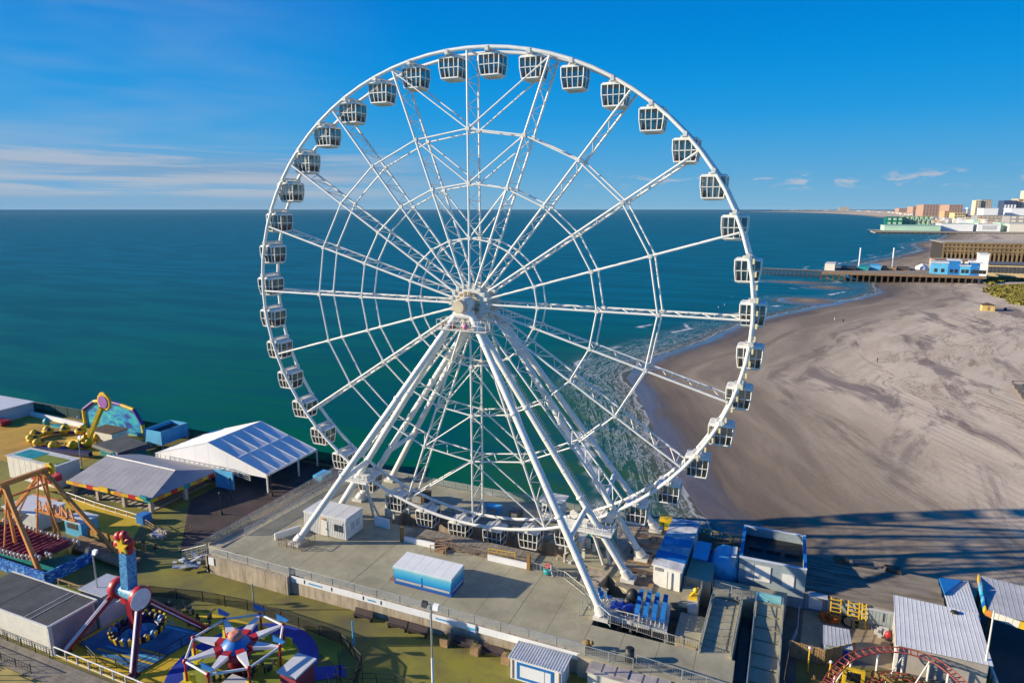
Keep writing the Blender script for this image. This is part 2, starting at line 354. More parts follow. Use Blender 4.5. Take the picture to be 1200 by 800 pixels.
def sand_material():
    g = G('beach_sand'); p = g.pos(); d = g.attr('shore')
    sp0 = g.N.new('ShaderNodeSeparateXYZ'); g.L.new(p, sp0.inputs[0]); cb = g.N.new('ShaderNodeCombineXYZ')
    g.L.new(g.math('MULTIPLY', d, .62), cb.inputs[0]); g.L.new(g.math('MULTIPLY', sp0.outputs[1], .085), cb.inputs[1]); along = cb.outputs[0]
    nbig = g.noise(g.map(p, (1, .45, 1)), .022, 6, .6, .6)
    nst = g.noise(along, .34, 8, .6, .35)
    nfine = g.noise(p, 1.4, 5, .7)
    dd = g.math('ADD', d, g.math('MULTIPLY', g.math('SUBTRACT', nbig, .5), 26))
    wet = g.rng(dd, 4, 22, 1., 0.)
    damp = g.rng(dd, 26, 66, 1., 0.)
    dry = g.mix(g.rng(nst, .40, .60), (.67, .535, .385), (.78, .64, .47))
    purple = g.math('MULTIPLY', g.rng(g.noise(g.map(p, (1.1, .35, 1)), .05, 8, .68, .9), .49, .60), g.math('MULTIPLY', g.rng(d, 38, 55), g.rng(d, 85, 125, 1., 0.)))
    c = g.mix(g.math('MULTIPLY', purple, .8), dry, (.21, .16, .15))
    # wrack lines: thin brown ridges that follow the shore
    wr = g.noise(g.map(along, (1.5, 2.2, 1)), .11, 9, .72, 1.6)
    line = g.math('MULTIPLY', g.rng(g.math('ABSOLUTE', g.math('SUBTRACT', wr, .5)), 0., .022, 1., 0.), g.rng(g.noise(p, .035, 3), .45, .53))
    line = g.math('MULTIPLY', line, g.rng(d, 55, 75))
    c = g.mix(g.math('MULTIPLY', line, .75), c, (.17, .115, .06))
    rb = g.math('ADD', d, g.math('MULTIPLY', g.math('SUBTRACT', g.noise(p, .03, 5, .65), .5), 30))
    rbm = g.math('MULTIPLY', g.rng(g.math('ABSOLUTE', g.math('SUBTRACT', rb, 44)), .5, 4.5, 1., 0.), g.rng(g.noise(along, .5, 6, .7), .36, .6))
    ridge = g.math('MULTIPLY', g.rng(g.math('ABSOLUTE', g.math('SUBTRACT', rb, 92)), .0, 3.5, 1., 0.), g.math('MULTIPLY', g.rng(g.noise(p, .5, 6, .75), .42, .6), g.rng(sp0.outputs[1], 80, 140, 1., 0.)))
    c = g.mix(g.math('MULTIPLY', ridge, .6), c, (.66, .56, .40))
    # vehicle tracks
    ang = math.radians(-27); tr = g.map(p, (1, 1, 1), (0, 0, ang)); sx = g.N.new('ShaderNodeSeparateXYZ'); g.L.new(tr, sx.inputs[0])
    wv = g.math('ADD', sx.outputs[0], g.math('MULTIPLY', g.noise(p, .02, 2), 5))
    tk = g.math('PINGPONG', wv, 1.1); tk = g.rng(tk, .0, .22, 1., 0.)
    tk = g.math('MULTIPLY', tk, g.math('MULTIPLY', g.rng(g.noise(g.map(p, (.25, .05, 1), (0, 0, ang)), .35, 3), .46, .54), .5))
    tk = g.math('MULTIPLY', tk, g.rng(d, 24, 34))
    c = g.mix(tk, c, (.16, .125, .105))
    mud = g.mix(g.rng(g.noise(along, .16, 6, .6, 1.), .35, .7), (.20, .155, .11), (.37, .295, .215))
    c = g.mix(g.math('MULTIPLY', damp, .9), c, mud)
    wetc = g.mix(g.rng(g.noise(along, .22, 6, .7, 1.), .42, .60), (.13, .10, .075), (.19, .145, .10))
    c = g.mix(wet, c, wetc)
    c = g.mix(g.math('MULTIPLY', rbm, .6), c, (.15, .115, .09))
    c = g.mix(g.math('MULTIPLY', g.rng(nfine, .3, .7), .18), c, (.12, .09, .07))
    grass = g.math('MULTIPLY', g.rng(d, 120, 124), 0.)
    g.put(g.b.inputs['Base Color'], c)
    film = g.math('MULTIPLY', g.rng(g.math('ADD', d, g.math('MULTIPLY', g.math('SUBTRACT', g.noise(along, .12, 5, .6, 1.), .5), 22)), 1., 8., 1., 0.), 1.)
    g.put(g.b.inputs['Roughness'], g.math('SUBTRACT', .92, g.math('ADD', g.math('MULTIPLY', wet, .28), g.math('MULTIPLY', film, .50))))
    g.put(g.b.inputs['Specular IOR Level'], g.math('ADD', .25, g.math('MULTIPLY', film, .45)))
    g.bump(g.math('MULTIPLY', g.math('SUBTRACT', 1.02, film), g.math('ADD', g.math('MULTIPLY', nfine, .6), g.math('MULTIPLY', nst, 1.5))), .22, .25)
    return g.m

def sea_material():
    g = G('sea_water'); p = g.pos(); d = g.attr('shore')
    off = g.math('MULTIPLY', d, -1.)
    n1 = g.noise(g.map(p, (.6, 1.3, 1)), .006, 4, .6)
    o2 = g.math('ADD', off, g.math('MULTIPLY', g.math('SUBTRACT', n1, .5), 60))
    shal = g.mix(g.rng(o2, 0, 45), (.04, .11, .045), (.000, .120, .064))
    mid = g.mix(g.rng(o2, 40, 230), shal, (.002, .138, .130))
    # distance out from the pier changes the tint: green inshore, deep blue offshore
    sp = g.N.new('ShaderNodeSeparateXYZ'); g.L.new(p, sp.inputs[0])
    far = g.rng(g.math('ADD', g.math('ADD', sp.outputs[1], g.math('MULTIPLY', sp.outputs[0], .0)), g.math('MULTIPLY', g.math('SUBTRACT', n1, .5), 220)), -20, 380)
    c = g.mix(far, mid, (.000, .150, .235))
    swell = g.noise(g.map(p, (.35, 1.6, 1), (0, 0, .25)), .035, 5, .6, .4)
    c = g.mix(g.math('MULTIPLY', g.rng(swell, .40, .60), .6), c, (.000, .085, .135))
    murk = g.rng(off, 0, 9, 1., 0.)
    c = g.mix(g.math('MULTIPLY', murk, .85), c, (.12, .115, .09))
    # surf: broken foam between the water's edge and the break, lines parallel to the shore
    fn = g.noise(g.map(p, (1, .55, 1)), .75, 9, .75, 1.6)
    fb = g.noise(p, .07, 4, .6, .8)
    ddn = g.math('ADD', off, g.math('MULTIPLY', g.math('SUBTRACT', fb, .5), 9))
    near = g.rng(sp.outputs[1], 150, 260, 1., 0.)
    ddn0 = ddn; ddn = g.math('DIVIDE', ddn, g.rng(sp.outputs[1], 30, 95, .42, 1.))
    zone = g.math('MULTIPLY', g.rng(ddn, -.5, 1.5), g.rng(ddn, 12, 26, 1., 0.))
    lace = g.math('MULTIPLY', g.rng(fn, .54, .70), g.math('MULTIPLY', zone, g.math('ADD', .30, g.math('MULTIPLY', near, .62))))
    ed = g.noise(p, .16, 4, .6, .5)
    edge = g.rng(g.math('ABSOLUTE', g.math('SUBTRACT', ddn0, g.math('ADD', .2, ed))), 0., .7, 1., 0.)
    fb2 = g.noise(p, .018, 3, .6, .5)
    brk = g.math('ADD', off, g.math('MULTIPLY', g.math('SUBTRACT', fb2, .5), 36))
    b1 = g.math('MULTIPLY', g.rng(g.math('ABSOLUTE', g.math('SUBTRACT', brk, 17)), 0., 2.2, 1., 0.), g.rng(g.noise(p, .03, 2), .50, .56))
    b2 = g.math('MULTIPLY', g.rng(g.math('ABSOLUTE', g.math('SUBTRACT', brk, 34)), 0., 1.6, 1., 0.), g.rng(g.noise(g.map(p, (1, 1, 1), (0, 0, 0), (50, 9, 0)), .025, 2), .58, .62))
    foam = g.math('MAXIMUM', g.math('MAXIMUM', lace, g.math('MULTIPLY', edge, .55)), g.math('MULTIPLY', g.math('MAXIMUM', b1, b2), g.rng(fn, .36, .52)))
    lv = g.N.new('ShaderNodeCombineXYZ'); g.L.new(g.math('MULTIPLY', off, .55), lv.inputs[0]); g.L.new(g.math('MULTIPLY', sp.outputs[1], .06), lv.inputs[1])
    ln = g.noise(lv.outputs[0], 1.3, 7, .62, .22)
    lines = g.math('MULTIPLY', g.math('MULTIPLY', g.rng(g.math('ABSOLUTE', g.math('SUBTRACT', ln, .5)), 0., .022, 1., 0.), zone), g.math('ADD', .25, g.math('MULTIPLY', near, .45)))
    wash = g.math('MULTIPLY', g.math('MULTIPLY', g.rng(ln, .46, .60), g.rng(fn, .44, .66)), g.math('MULTIPLY', zone, g.math('ADD', .15, g.math('MULTIPLY', near, .6))))
    foam = g.math('MAXIMUM', foam, g.math('MAXIMUM', lines, wash))
    c = g.mix(foam, c, (.72, .73, .74))
    g.put(g.b.inputs['Base Color'], c)
    g.put(g.b.inputs['Roughness'], g.math('ADD', .24, g.math('MULTIPLY', foam, .6)))
    g.b.inputs['IOR'].default_value = 1.33; g.b.inputs['Specular IOR Level'].default_value = .10
    df = g.N.new('ShaderNodeBsdfDiffuse'); g.L.new(c, df.inputs[0]); mxs = g.N.new('ShaderNodeMixShader'); mxs.inputs[0].default_value = .30
    g.L.new(df.outputs[0], mxs.inputs[1]); g.L.new(g.b.outputs[0], mxs.inputs[2]); g.L.new(mxs.outputs[0], g.N['Material Output'].inputs[0])
    w1 = g.noise(g.map(p, (.7, 1.5, 1), (0, 0, .3)), .30, 6, .65, .3)
    w2 = g.noise(p, 1.6, 5, .7)
    h = g.math('ADD', g.math('MULTIPLY', w1, 1.), g.math('MULTIPLY', w2, .22))
    g.bump(g.math('ADD', h, g.math('MULTIPLY', swell, 3.)), .55, .55)
    return g.m

def ground_z(X, Y, D):
    up = np.clip(D, 0, None); dn = np.clip(-D, 0, None)
    z = 2.0 * (1 - np.exp(-up / 42)) - np.minimum(dn * .06, 5)
    return z + .05 * wob(X * 1.7, Y * 1.7) * np.clip(up / 10, 0, 1) - .012
az0 = -TH
polar_grid('beach', az0 + math.radians(-24), az0 + math.radians(66), 420, 45, 16000, 560, ground_z, sand_material())
polar_grid('sea', az0 + math.radians(-70), az0 + math.radians(66), 480, 30, 120000, 420, lambda X, Y, D: X * 0, sea_material())

# dune grass: countless blades, one mass
def dune_grass():
    g = MB(); rnd = random.Random(3)
    P = [at(*q, 2.0) for q in ((1152, 323), (1180, 321), (1262, 322), (1262, 372), (1200, 362), (1182, 350), (1160, 343), (1168, 335))]
    from mathutils.geometry import intersect_point_tri_2d
    xs = [p.x for p in P]; ys = [p.y for p in P]
    def inside(x, y):
        c = False; j = len(P) - 1
        for i in range(len(P)):
            if (P[i].y > y) != (P[j].y > y) and x < (P[j].x - P[i].x) * (y - P[i].y) / (P[j].y - P[i].y) + P[i].x: c = not c
            j = i
        return c
    n = 0
    while n < 15000:
        x = rnd.uniform(min(xs), max(xs)); y = rnd.uniform(min(ys), max(ys)); n += 1
        gapn = math.sin(y * .12 + math.sin(x * .09) * 2) + math.sin(x * .05 + y * .03)
        if not inside(x + rnd.gauss(0, 2.5), y + rnd.gauss(0, 4)) or gapn < -.9: continue
        h = rnd.uniform(.6, 1.5); w = rnd.uniform(.8, 1.8)
        for k in range(3):
            a = rnd.uniform(0, PI); dx, dy = math.cos(a) * w, math.sin(a) * w; lx, ly = rnd.uniform(-.4, .4), rnd.uniform(-.4, .4)
            g.add([(x - dx, y - dy, 1.85), (x + dx, y + dy, 1.85), (x + dx * .4 + lx, y + dy * .4 + ly, 1.95 + h), (x - dx * .6 + lx, y - dy * .6 + ly, 1.9 + h * .8)], [(0, 1, 2, 3)])
    m = mat('dune_grass', (.16, .15, .03), .9, 0, .3, .08, 0, alt=(.26, .235, .045))
    o = g.build('dune_grass', m); tag(o, 'yellow green dune grass growing in tufts at the back of the beach', 'grass', kind='stuff')
dune_grass()

# ------------------------------------------------------------------ the wheel
WA, WR, HZ, HW = 35.65, 32.0, 39.84, 1.635
DK = 5.5                                            # platform height; the pier below is at PL
PL = 2.9
def rp(deg, r, t):
    a = math.radians(deg); return Vector((WA * r * math.sin(a), t, HZ + WR * r * math.cos(a)))
def build_wheel():
    w = thing('observation_wheel', 'giant white observation wheel standing on the concrete pier platform', 'wheel', (0, 0, DK))
    for t in (-HW, HW):
        MB().path([rp(i * 4.5, 1.0, t) for i in range(80)], .24, 8, True).build('rim', WHITE, w)
        b = MB()
        for k in range(40):
            b.add([], [])
            p = rp(4.5 + 9 * k, 1.0, t); b.box((p.x - .22, p.y - .3, p.z - .45), (p.x + .22, p.y + .3, p.z + .1))
        b.build('bearing_blocks', WHITE2, w, kind='stuff')
    for k in range(20):                             # spokes: two chords with lacing between
        a = 18 * k; b = MB()
        ring = (.70, .49, .27)
        for t in (-1, 1): b.tube(rp(a, .99, t * HW), rp(a, .075, t * HW * 1.05), .15, 6)
        n = 19
        for i in range(n):
            r0 = .97 - .87 * i / n; r1 = .97 - .87 * (i + 1) / n; s = 1 if i % 2 else -1
            b.tube(rp(a, r0, s * HW), rp(a, r1, -s * HW), .065, 4, cap=False)
            if i % 2 == 0: b.tube(rp(a, r0, -HW), rp(a, r0, HW), .055, 4, cap=False)
        b.tube(rp(a, .995, -HW), rp(a, .995, HW), .13, 6)
        b.build('spoke', WHITE, w)
        for r in ring:
            for t in (-HW, HW):
                q = MB().tube(rp(a, r, t), rp(a + 18, r, t), .115, 6)
                q.build('ring_brace', WHITE, w)
            for t in (-HW, HW):
                p = rp(a, r, t); MB().box((p.x - .24, p.y - .2, p.z - .24), (p.x + .24, p.y + .2, p.z + .24)).build('node_plate', WHITE2, w)
            if 8 <= k <= 11 and r < .8:
                b2 = MB()
                for i in range(4):
                    f0, f1 = i / 4, (i + 1) / 4; s = 1 if i % 2 else -1
                    A_, B_ = rp(a, r, 0), rp(a + 18, r, 0); u0 = A_.lerp(B_, f0); u1 = A_.lerp(B_, f1)
                    b2.tube(u0 + Vector((0, s * HW, 0)), u1 + Vector((0, -s * HW, 0)), .06, 4)
                b2.build('ring_lacing', WHITE, w)
    def diag(a0, r0, a1, r1):
        for t in (-HW, HW): MB().tube(rp(a0, r0, t), rp(a1, r1, t), .10, 6).build('diagonal_brace', WHITE, w)
    for base in (0, 180, 90, 270):
        for s in ((-1, 1) if base in (0, 180) else ()):
            diag(base + 18 * s, .99, base, .70); diag(base + 18 * s, .70, base, .49); diag(base + 18 * s, .49, base, .27)
    # hub
    ax = MB(); ax.lathe((0, 0, HZ), [(.95, -4.3), (1.0, -4.25), (1.0, 4.25), (.95, 4.3)], 20, 'Y'); ax.build('axle', WHITE2, w)
    for t in (-1, 1):
        h = MB(); h.lathe((0, t * HW * 1.05, HZ), [(1.3, -.35), (2.5, -.32), (2.6, -.1), (2.6, .1), (2.5, .32), (1.3, .35)], 40, 'Y', False)
        for k in range(20):
            p = rp(18 * k, .075, t * HW * 1.05); h.box((p.x - .22, p.y - .5, p.z - .22), (p.x + .22, p.y + .5, p.z + .22))
        h.build('hub_flange', WHITE2, w)
    d = MB(); d.lathe((0, 0, HZ), [(1.75, -1.6), (1.9, -1.4), (1.9, 1.4), (1.75, 1.6)], 24, 'Y'); d.build('hub_drum', WHITE2, w)
    c = MB()
    for k in range(14):
        a = k * PI / 7; x, z = 1.5 * math.cos(a), 1.5 * math.sin(a); c.box((x - .2, -2.5, HZ + z - .2), (x + .2, -2.25, HZ + z + .2)); c.box((x - .2, 2.25, HZ + z - .2), (x + .2, 2.5, HZ + z + .2))
    c.build('hub_bolts', mat('brass_grease', (.35, .27, .15), .5, .3, .3, 1), w, kind='stuff')
    cap = MB(); cap.lathe((0, -4.95, HZ), [(.82, -.25), (.86, -.2), (.86, .6), (.8, .62)], 20, 'Y'); cap.build('slip_ring_cover', mat('beige_cover', (.62, .52, .36), .5), w)
    lt = MB()
    for k in range(18):
        p = rp(78 + k * 2.6, 1.006, -HW); lt.box((p.x + .10, p.y - .34, p.z - .3), (p.x + .3, p.y - .26, p.z + .3))
    lt.build('rim_light_strip', mat('pale_yellow_lens', (.80, .68, .35), .4), w)
    return w
build_wheel()

def build_gondola():
    o = Vector((0, 0, 0)); g = thing('gondola', '', 'gondola', o)
    W0, W1, W2, D0, D1, D2 = 1.40, 1.38, 1.20, 1.24, 1.24, 1.06
    zt, zm, zb = -.72, -1.9, -3.1
    lev = [(W0, D0, zt), (W1, D1, zm), (W2, D2, zb)]
    # glass, one window per side, set just inside the frame
    cor = lambda w, d, z, k: Vector(((-w, w, w, -w)[k], (-d, -d, d, d)[k], z))
    fr = MB()
    for k in range(4):
        gl = MB(); q = (k + 1) % 4
        a = [cor(w - .05, d - .05, z, k) for w, d, z in lev]; b = [cor(w - .05, d - .05, z, q) for w, d, z in lev]
        gl.add([a[0], b[0], b[1], a[1], b[2], a[2]], [(0, 1, 2, 3), (3, 2, 4, 5)])
        gl.build('window', GLASST, g)
        for i in range(2):
            fr.tube(cor(*lev[i], k), cor(*lev[i + 1], k), .075, 5)
        for i in range(3): fr.beam(cor(*lev[i], k), cor(*lev[i], q), .13 if i != 1 else .09, .15 if i != 1 else .09)
        for f in ((.26, .5, .76) if k in (0, 2) else (.5,)):
            for i in range(2):
                fr.beam(cor(*lev[i], k).lerp(cor(*lev[i], q), f), cor(*lev[i + 1], k).lerp(cor(*lev[i + 1], q), f), .09, .09, (0, 1, 0) if k in (0, 2) else (1, 0, 0))
    fr.build('window_frame', WHITE, g)
    r = MB(); r.hexa([(-W0, -D0, zt), (W0, -D0, zt), (W0, D0, zt), (-W0, D0, zt)], [(-W0 * .93, -D0 * .93, zt + .22), (W0 * .93, -D0 * .93, zt + .22), (W0 * .93, D0 * .93, zt + .22), (-W0 * .93, D0 * .93, zt + .22)])
    roof = r.build('roof', WHITE, g)
    MB().box((-.62, -.95, zt + .22), (.62, .95, zt + .46)).build('roof_unit', WHITE2, roof)
    f = MB(); f.hexa([(-W2 * .8, -D2 * .8, zb - .26), (W2 * .8, -D2 * .8, zb - .26), (W2 * .8, D2 * .8, zb - .26), (-W2 * .8, D2 * .8, zb - .26)], [(-W2, -D2, zb), (W2, -D2, zb), (W2, D2, zb), (-W2, D2, zb)])
    f.build('floor_pan', mat('cream_floor_pan', (.60, .54, .42), .5), g)
    h = MB(); h.tube((0, -HW, 0), (0, HW, 0), .13, 8)
    for s in (-1, 1):
        h.beam((-.5, s * 1.05, zt + .2), (0, s * 1.05, 0), .12); h.beam((.5, s * 1.05, zt + .2), (0, s * 1.05, 0), .12)
    h.build('hanger', WHITE2, g)
    for x in (-1, 1): MB().box((x * .84 - .2, -.95, zb + .02), (x * .84 + .2, .95, zb + .5)).box((x * 1.04 - .06, -.95, zb + .02), (x * 1.04 + .06, .95, zb + .85)).build('bench_seat', mat('brown_seat_leather', (.16, .09, .05), .5, 0, .2, 2), g)
    return g
GLASST = mat('tinted_gondola_glass', (.05, .07, .075), .05, 0, .3, .4, 0, 1.)
def _tint(m):
    nt = m.node_tree; N = nt.nodes; L = nt.links; b = N['Principled BSDF']; o = N['Material Output']
    t = N.new('ShaderNodeBsdfTransparent'); t.inputs[0].default_value = (.75, .74, .70, 1); mx = N.new('ShaderNodeMixShader'); mx.inputs[0].default_value = .32
    L.new(t.outputs[0], mx.inputs[1]); L.new(b.outputs[0], mx.inputs[2]); L.new(mx.outputs[0], o.inputs[0])
_tint(GLASST)
ORD = 'first second third fourth fifth sixth seventh eighth ninth tenth eleventh twelfth thirteenth fourteenth fifteenth sixteenth seventeenth eighteenth nineteenth twentieth'.split()
proto = build_gondola()
for i in range(40):
    side = 'clockwise' if i < 20 else 'anticlockwise'; n = ORD[i if i < 20 else 39 - i]
    g = proto if i == 0 else dup(proto, (0, 0, 0))
    g.location = rp(4.5 + 9 * i, 1.0, 0)
    g['label'] = f'white glazed gondola hanging {n} {side} from the top of the wheel'
    g['group'] = 'gondolas hanging round the wheel rim'

# ------------------------------------------------------------------ the A-frames that carry it
def rail_run(mb_post, mb_rail, pts, h=1.1, sp=2.0, r=.04, mids=(.5,), closed=False):
    pts = [Vector(p) for p in pts]
    if closed: pts = pts + [pts[0]]
    for a, b in zip(pts, pts[1:]):
        L = (b - a).length; n = max(1, round(L / sp))
        for i in range(n + 1): p = a.lerp(b, i / n); mb_post.tube(p, p + Vector((0, 0, h)), r, 4)
        for f in (1.0, *mids): mb_rail.tube(a + Vector((0, 0, h * f)), b + Vector((0, 0, h * f)), r * .8, 4)
def build_support():
    s = thing('wheel_support', 'splayed white tubular legs carrying the axle of the wheel', 'support', (0, 0, DK))
    def leg(sx, ty, bs, bt):
        T = Vector((sx * .9, ty, HZ - 1.0)); B = Vector((bs, bt, DK + .35)); b = MB()
        d0 = (B - T).normalized()
        for f in (.12, .24, .48, .60, .83):
            p = T.lerp(B, f); b.tube(p - d0 * .05, p + d0 * .05, .50, 14)
        b.tube(T, B, .45, 14, .47)
        for f in (.36, .70):
            p = T.lerp(B, f); d = (B - T).normalized(); b.tube(p - d * .12, p + d * .12, .58, 14)
        l = b.build('leg', WHITE, s)
        d = (B - T).normalized(); f = MB(); f.tube(B - d * 1.1, B, .62, 12, .75)
        f.box((bs - .9, bt - .9, DK + .0), (bs + .9, bt + .9, DK + .4)); f.build('foot', WHITE2, l)
        return T, B
    LG = {}
    for nm, sx, ty, bs, bt in (('A', -1, -3.4, -22.6, -12.3), ('B', -1, -3.4, -23, -3.4), ('C', -1, 3.4, -23, 3), ('D', -1, 3.4, -22.6, 11.6),
                               ('E', 1, -3.4, 22, -12.2), ('F', 1, -3.4, 23, -3.2), ('G', 1, 3.4, 23.5, 2.6), ('H', 1, 3.4, 23.8, 11.4)):
        LG[nm] = leg(sx, ty, bs, bt)
    P = lambda n, f: LG[n][0].lerp(LG[n][1], f)
    for a, b, f in (('A', 'B', .70), ('C', 'D', .70), ('E', 'F', .74), ('G', 'H', .74)):
        MB().tube(P(a, f + .03), P(b, f), .36, 10).build('cross_strut', WHITE, s)
    for ty in (-3.4, 3.4):                          # saddles under the axle
        b = MB(); b.tube((-1.3, ty, HZ - 1.25), (1.3, ty, HZ - 1.25), .62, 12); b.box((-.9, ty - .45, HZ - 1.2), (.9, ty + .45, HZ - .5)); b.build('axle_saddle', WHITE, s)
    z = HZ - 3.1                                    # service walkway round the leg heads
    for ty, nm in ((-3.6, 0), (3.6, 1)):
        b = MB(); b.box((-3.4, ty - 1.2, z - .12), (3.8, ty + 1.2, z)); w_ = b.build('service_walkway', WHITE2, s)
        a, c = MB(), MB(); rail_run(a, c, [(-3.4, ty - 1.2, z), (3.8, ty - 1.2, z), (3.8, ty + 1.2, z), (-3.4, ty + 1.2, z)], 1.25, 1.2, .045, (.5,), True)
        a.v += []; c.build('handrail', WHITE, w_); a.build('handrail_posts', WHITE, w_)
    MB().ball((.9, -4.9, z + .55), .42, 8).build('warning_lamp', mat('pink_warning_cover', (.75, .25, .35), .5), s)
    MB().box((-2.9, -4.2, z), (-1.4, -3.2, z + .7)).build('control_cabinet', mat('maroon_cabinet', (.14, .04, .05), .5), s)
    # drive platforms hung on the inner legs where the rim runs past
    for nm, f, sg in (('B', .775, -1), ('F', .80, 1)):
        p = P(nm, f); y0 = p.y - .2; x0, x1 = (p.x - 2.6, p.x + 2.2) if sg < 0 else (p.x - 4.6, p.x + 2.4); zz = p.z - .5
        pl = MB().box((x0, y0 - 1.3, zz - .28), (x1, y0 + 1.2, zz)).build('drive_platform', WHITE, s)
        a, c = MB(), MB(); rail_run(a, c, [(x1, y0 - 1.3, zz), (x0, y0 - 1.3, zz), (x0, y0 + 1.2, zz)] if sg < 0 else [(x0, y0 - 1.3, zz), (x1, y0 - 1.3, zz), (x1, y0 + 1.2, zz)], 1.15, 1.1, .05, (.5,))
        for q in c.v[:0]: pass
        c.build('handrail', WHITE, pl); a.build('handrail_posts', WHITE, pl)
        q = MB(); q.box((p.x + (.9 if sg < 0 else -2.2), y0 - .6, zz), (p.x + (1.9 if sg < 0 else -1.0), y0 + .5, zz + .8)); q.lathe((p.x + (1.4 if sg < 0 else -3.2), y0 + .9, zz + .9), [(.55, -.2), (.6, 0), (.55, .2)], 12, 'Y')
        q.build('drive_motor', WHITE2, s)
        q = MB(); q.beam((p.x - .8 * sg, y0 + .4, zz), (p.x + .5, y0 + 2.6, DK), .3); q.beam((p.x + .8 * sg, y0 + .9, zz), (p.x + 1.2, y0 + 3.0, DK), .3)
        q.build('platform_prop', WHITE2, s)
    # ladder up one leg
    b = MB(); A_, B_ = P('F', .15), P('F', .95); off = Vector((.75, 0, .35))
    for o_ in (Vector((0, -.25, 0)), Vector((0, .25, 0))): b.tube(A_ + off + o_, B_ + off + o_, .03, 4)
    n = 70
    for i in range(n): q = A_.lerp(B_, i / n) + off; b.tube(q - Vector((0, .25, 0)), q + Vector((0, .25, 0)), .025, 4, cap=False)
    b.build('ladder', GALV, s)
build_support()

# ------------------------------------------------------------------ people (tiny in the photograph)
def person(loc, label, face=0., top=DKCLOTH, group=None):
    """one skinned figure, standing or walking; hair and clothes as children"""
    root = thing('person', label, 'person', loc, group)
    x, y, z = loc; c, s = math.cos(face), math.sin(face)
    def w(a, b, h): return (a * c - b * s, a * s + b * c, h)      # a: right, b: forward
    J = [w(0, 0, .95), w(0, .01, 1.2), w(0, .02, 1.42), w(0, .03, 1.52), w(0, .05, 1.66), w(0, .05, 1.75),
         w(.19, .02, 1.4), w(.24, -.03, 1.12), w(.26, .10, .87), w(.265, .15, .80), w(-.19, .02, 1.4), w(-.24, .0, 1.12), w(-.25, .14, .88), w(-.255, .2, .81),
         w(.09, .02, .88), w(.11, .12, .48), w(.12, .14, .07), w(.13, .28, .04), w(-.09, 0, .88), w(-.11, -.06, .48), w(-.12, -.2, .07), w(-.13, -.06, .04)]
    E = [(0, 1), (1, 2), (2, 3), (3, 4), (4, 5), (2, 6), (6, 7), (7, 8), (8, 9), (2, 10), (10, 11), (11, 12), (12, 13), (0, 14), (14, 15), (15, 16), (16, 17), (0, 18), (18, 19), (19, 20), (20, 21)]
    R = [.15, .14, .15, .055, .10, .08, .065, .05, .038, .03, .065, .05, .038, .03, .09, .06, .045, .04, .09, .06, .045, .04]
    me = bpy.data.meshes.new('body'); me.from_pydata(J, E, []); me.materials.append(top)
    o = bpy.data.objects.new('body', me); COL.objects.link(o); o.parent = root
    sk = o.modifiers.new('skin', 'SKIN'); ly = me.skin_vertices[0] if me.skin_vertices else None
    if ly is None:
        me.attributes.new; bpy.context.view_layer.objects.active = o
    if me.skin_vertices:
        for i, r in enumerate(R): me.skin_vertices[0].data[i].radius = (r, r * .8)
        me.skin_vertices[0].data[0].use_root = True
    ORG[o.name] = Vector(loc)
    hd = MB().ball((x + w(0, .05, 0)[0], y + w(0, .05, 0)[1], z + 1.67), .115, 8, (1, 1.1, 1.15)); hd.build('head', SKIN, root)
    MB().ball((x + w(0, .03, 0)[0], y + w(0, .03, 0)[1], z + 1.71), .125, 8, (1, 1, .9)).build('hair', mat('dark_hair', (.03, .02, .015), .7), root)
    return root

# ------------------------------------------------------------------ piers (the setting)
def sheet(name, poly, z, m, th=.02, kind='structure', parent=None):
    b = MB(); b.prism([(p[0], p[1]) for p in poly], z - th, z); return b.build(name, m, parent, kind=kind)
CL = 19.0
b = MB(); b.prism([(-190, -60), (-190, CL), (-36.0, CL), (-36, 13.2), (-31, 13.2), (-31, -60)], PL - .8, PL)
pv = b.build('pier_pavement', PIER, kind='structure')
b = MB(); b.prism([(-31, -60), (-31, -19.0), (24, -19.0), (24, -8), (30, -8), (36, 14.5), (60, 14.5), (80, 14.5), (80, -60)], PL - .8, PL)
b.build('pier_pavement', PIER, kind='structure')
# piles under the seaward edges
pile = None; pr_ = thing('pier_piles', 'rows of dark round piles under the sea edge of the pier', 'pier piles', (-60, CL, -3))
for i in range(46):
    x = -185 + 5.5 * i
    yy = CL - .6 if x < -36 else 13.2
    if pile is None: pile = MB().tube((x, CL - .6, -4), (x, CL - .6, PL - .8), .28, 8).build('pile', BROWNW, pr_)
    else: pcopy(pile, (5.5 * i, yy - (CL - .6), 0))
solo(MB().box((-190, CL - .15, PL - 1.1), (-36, CL + .15, PL + .12)), 'edge_beam', BROWNW, 'long dark edge beam along the sea side of the amusement pier', 'beam')

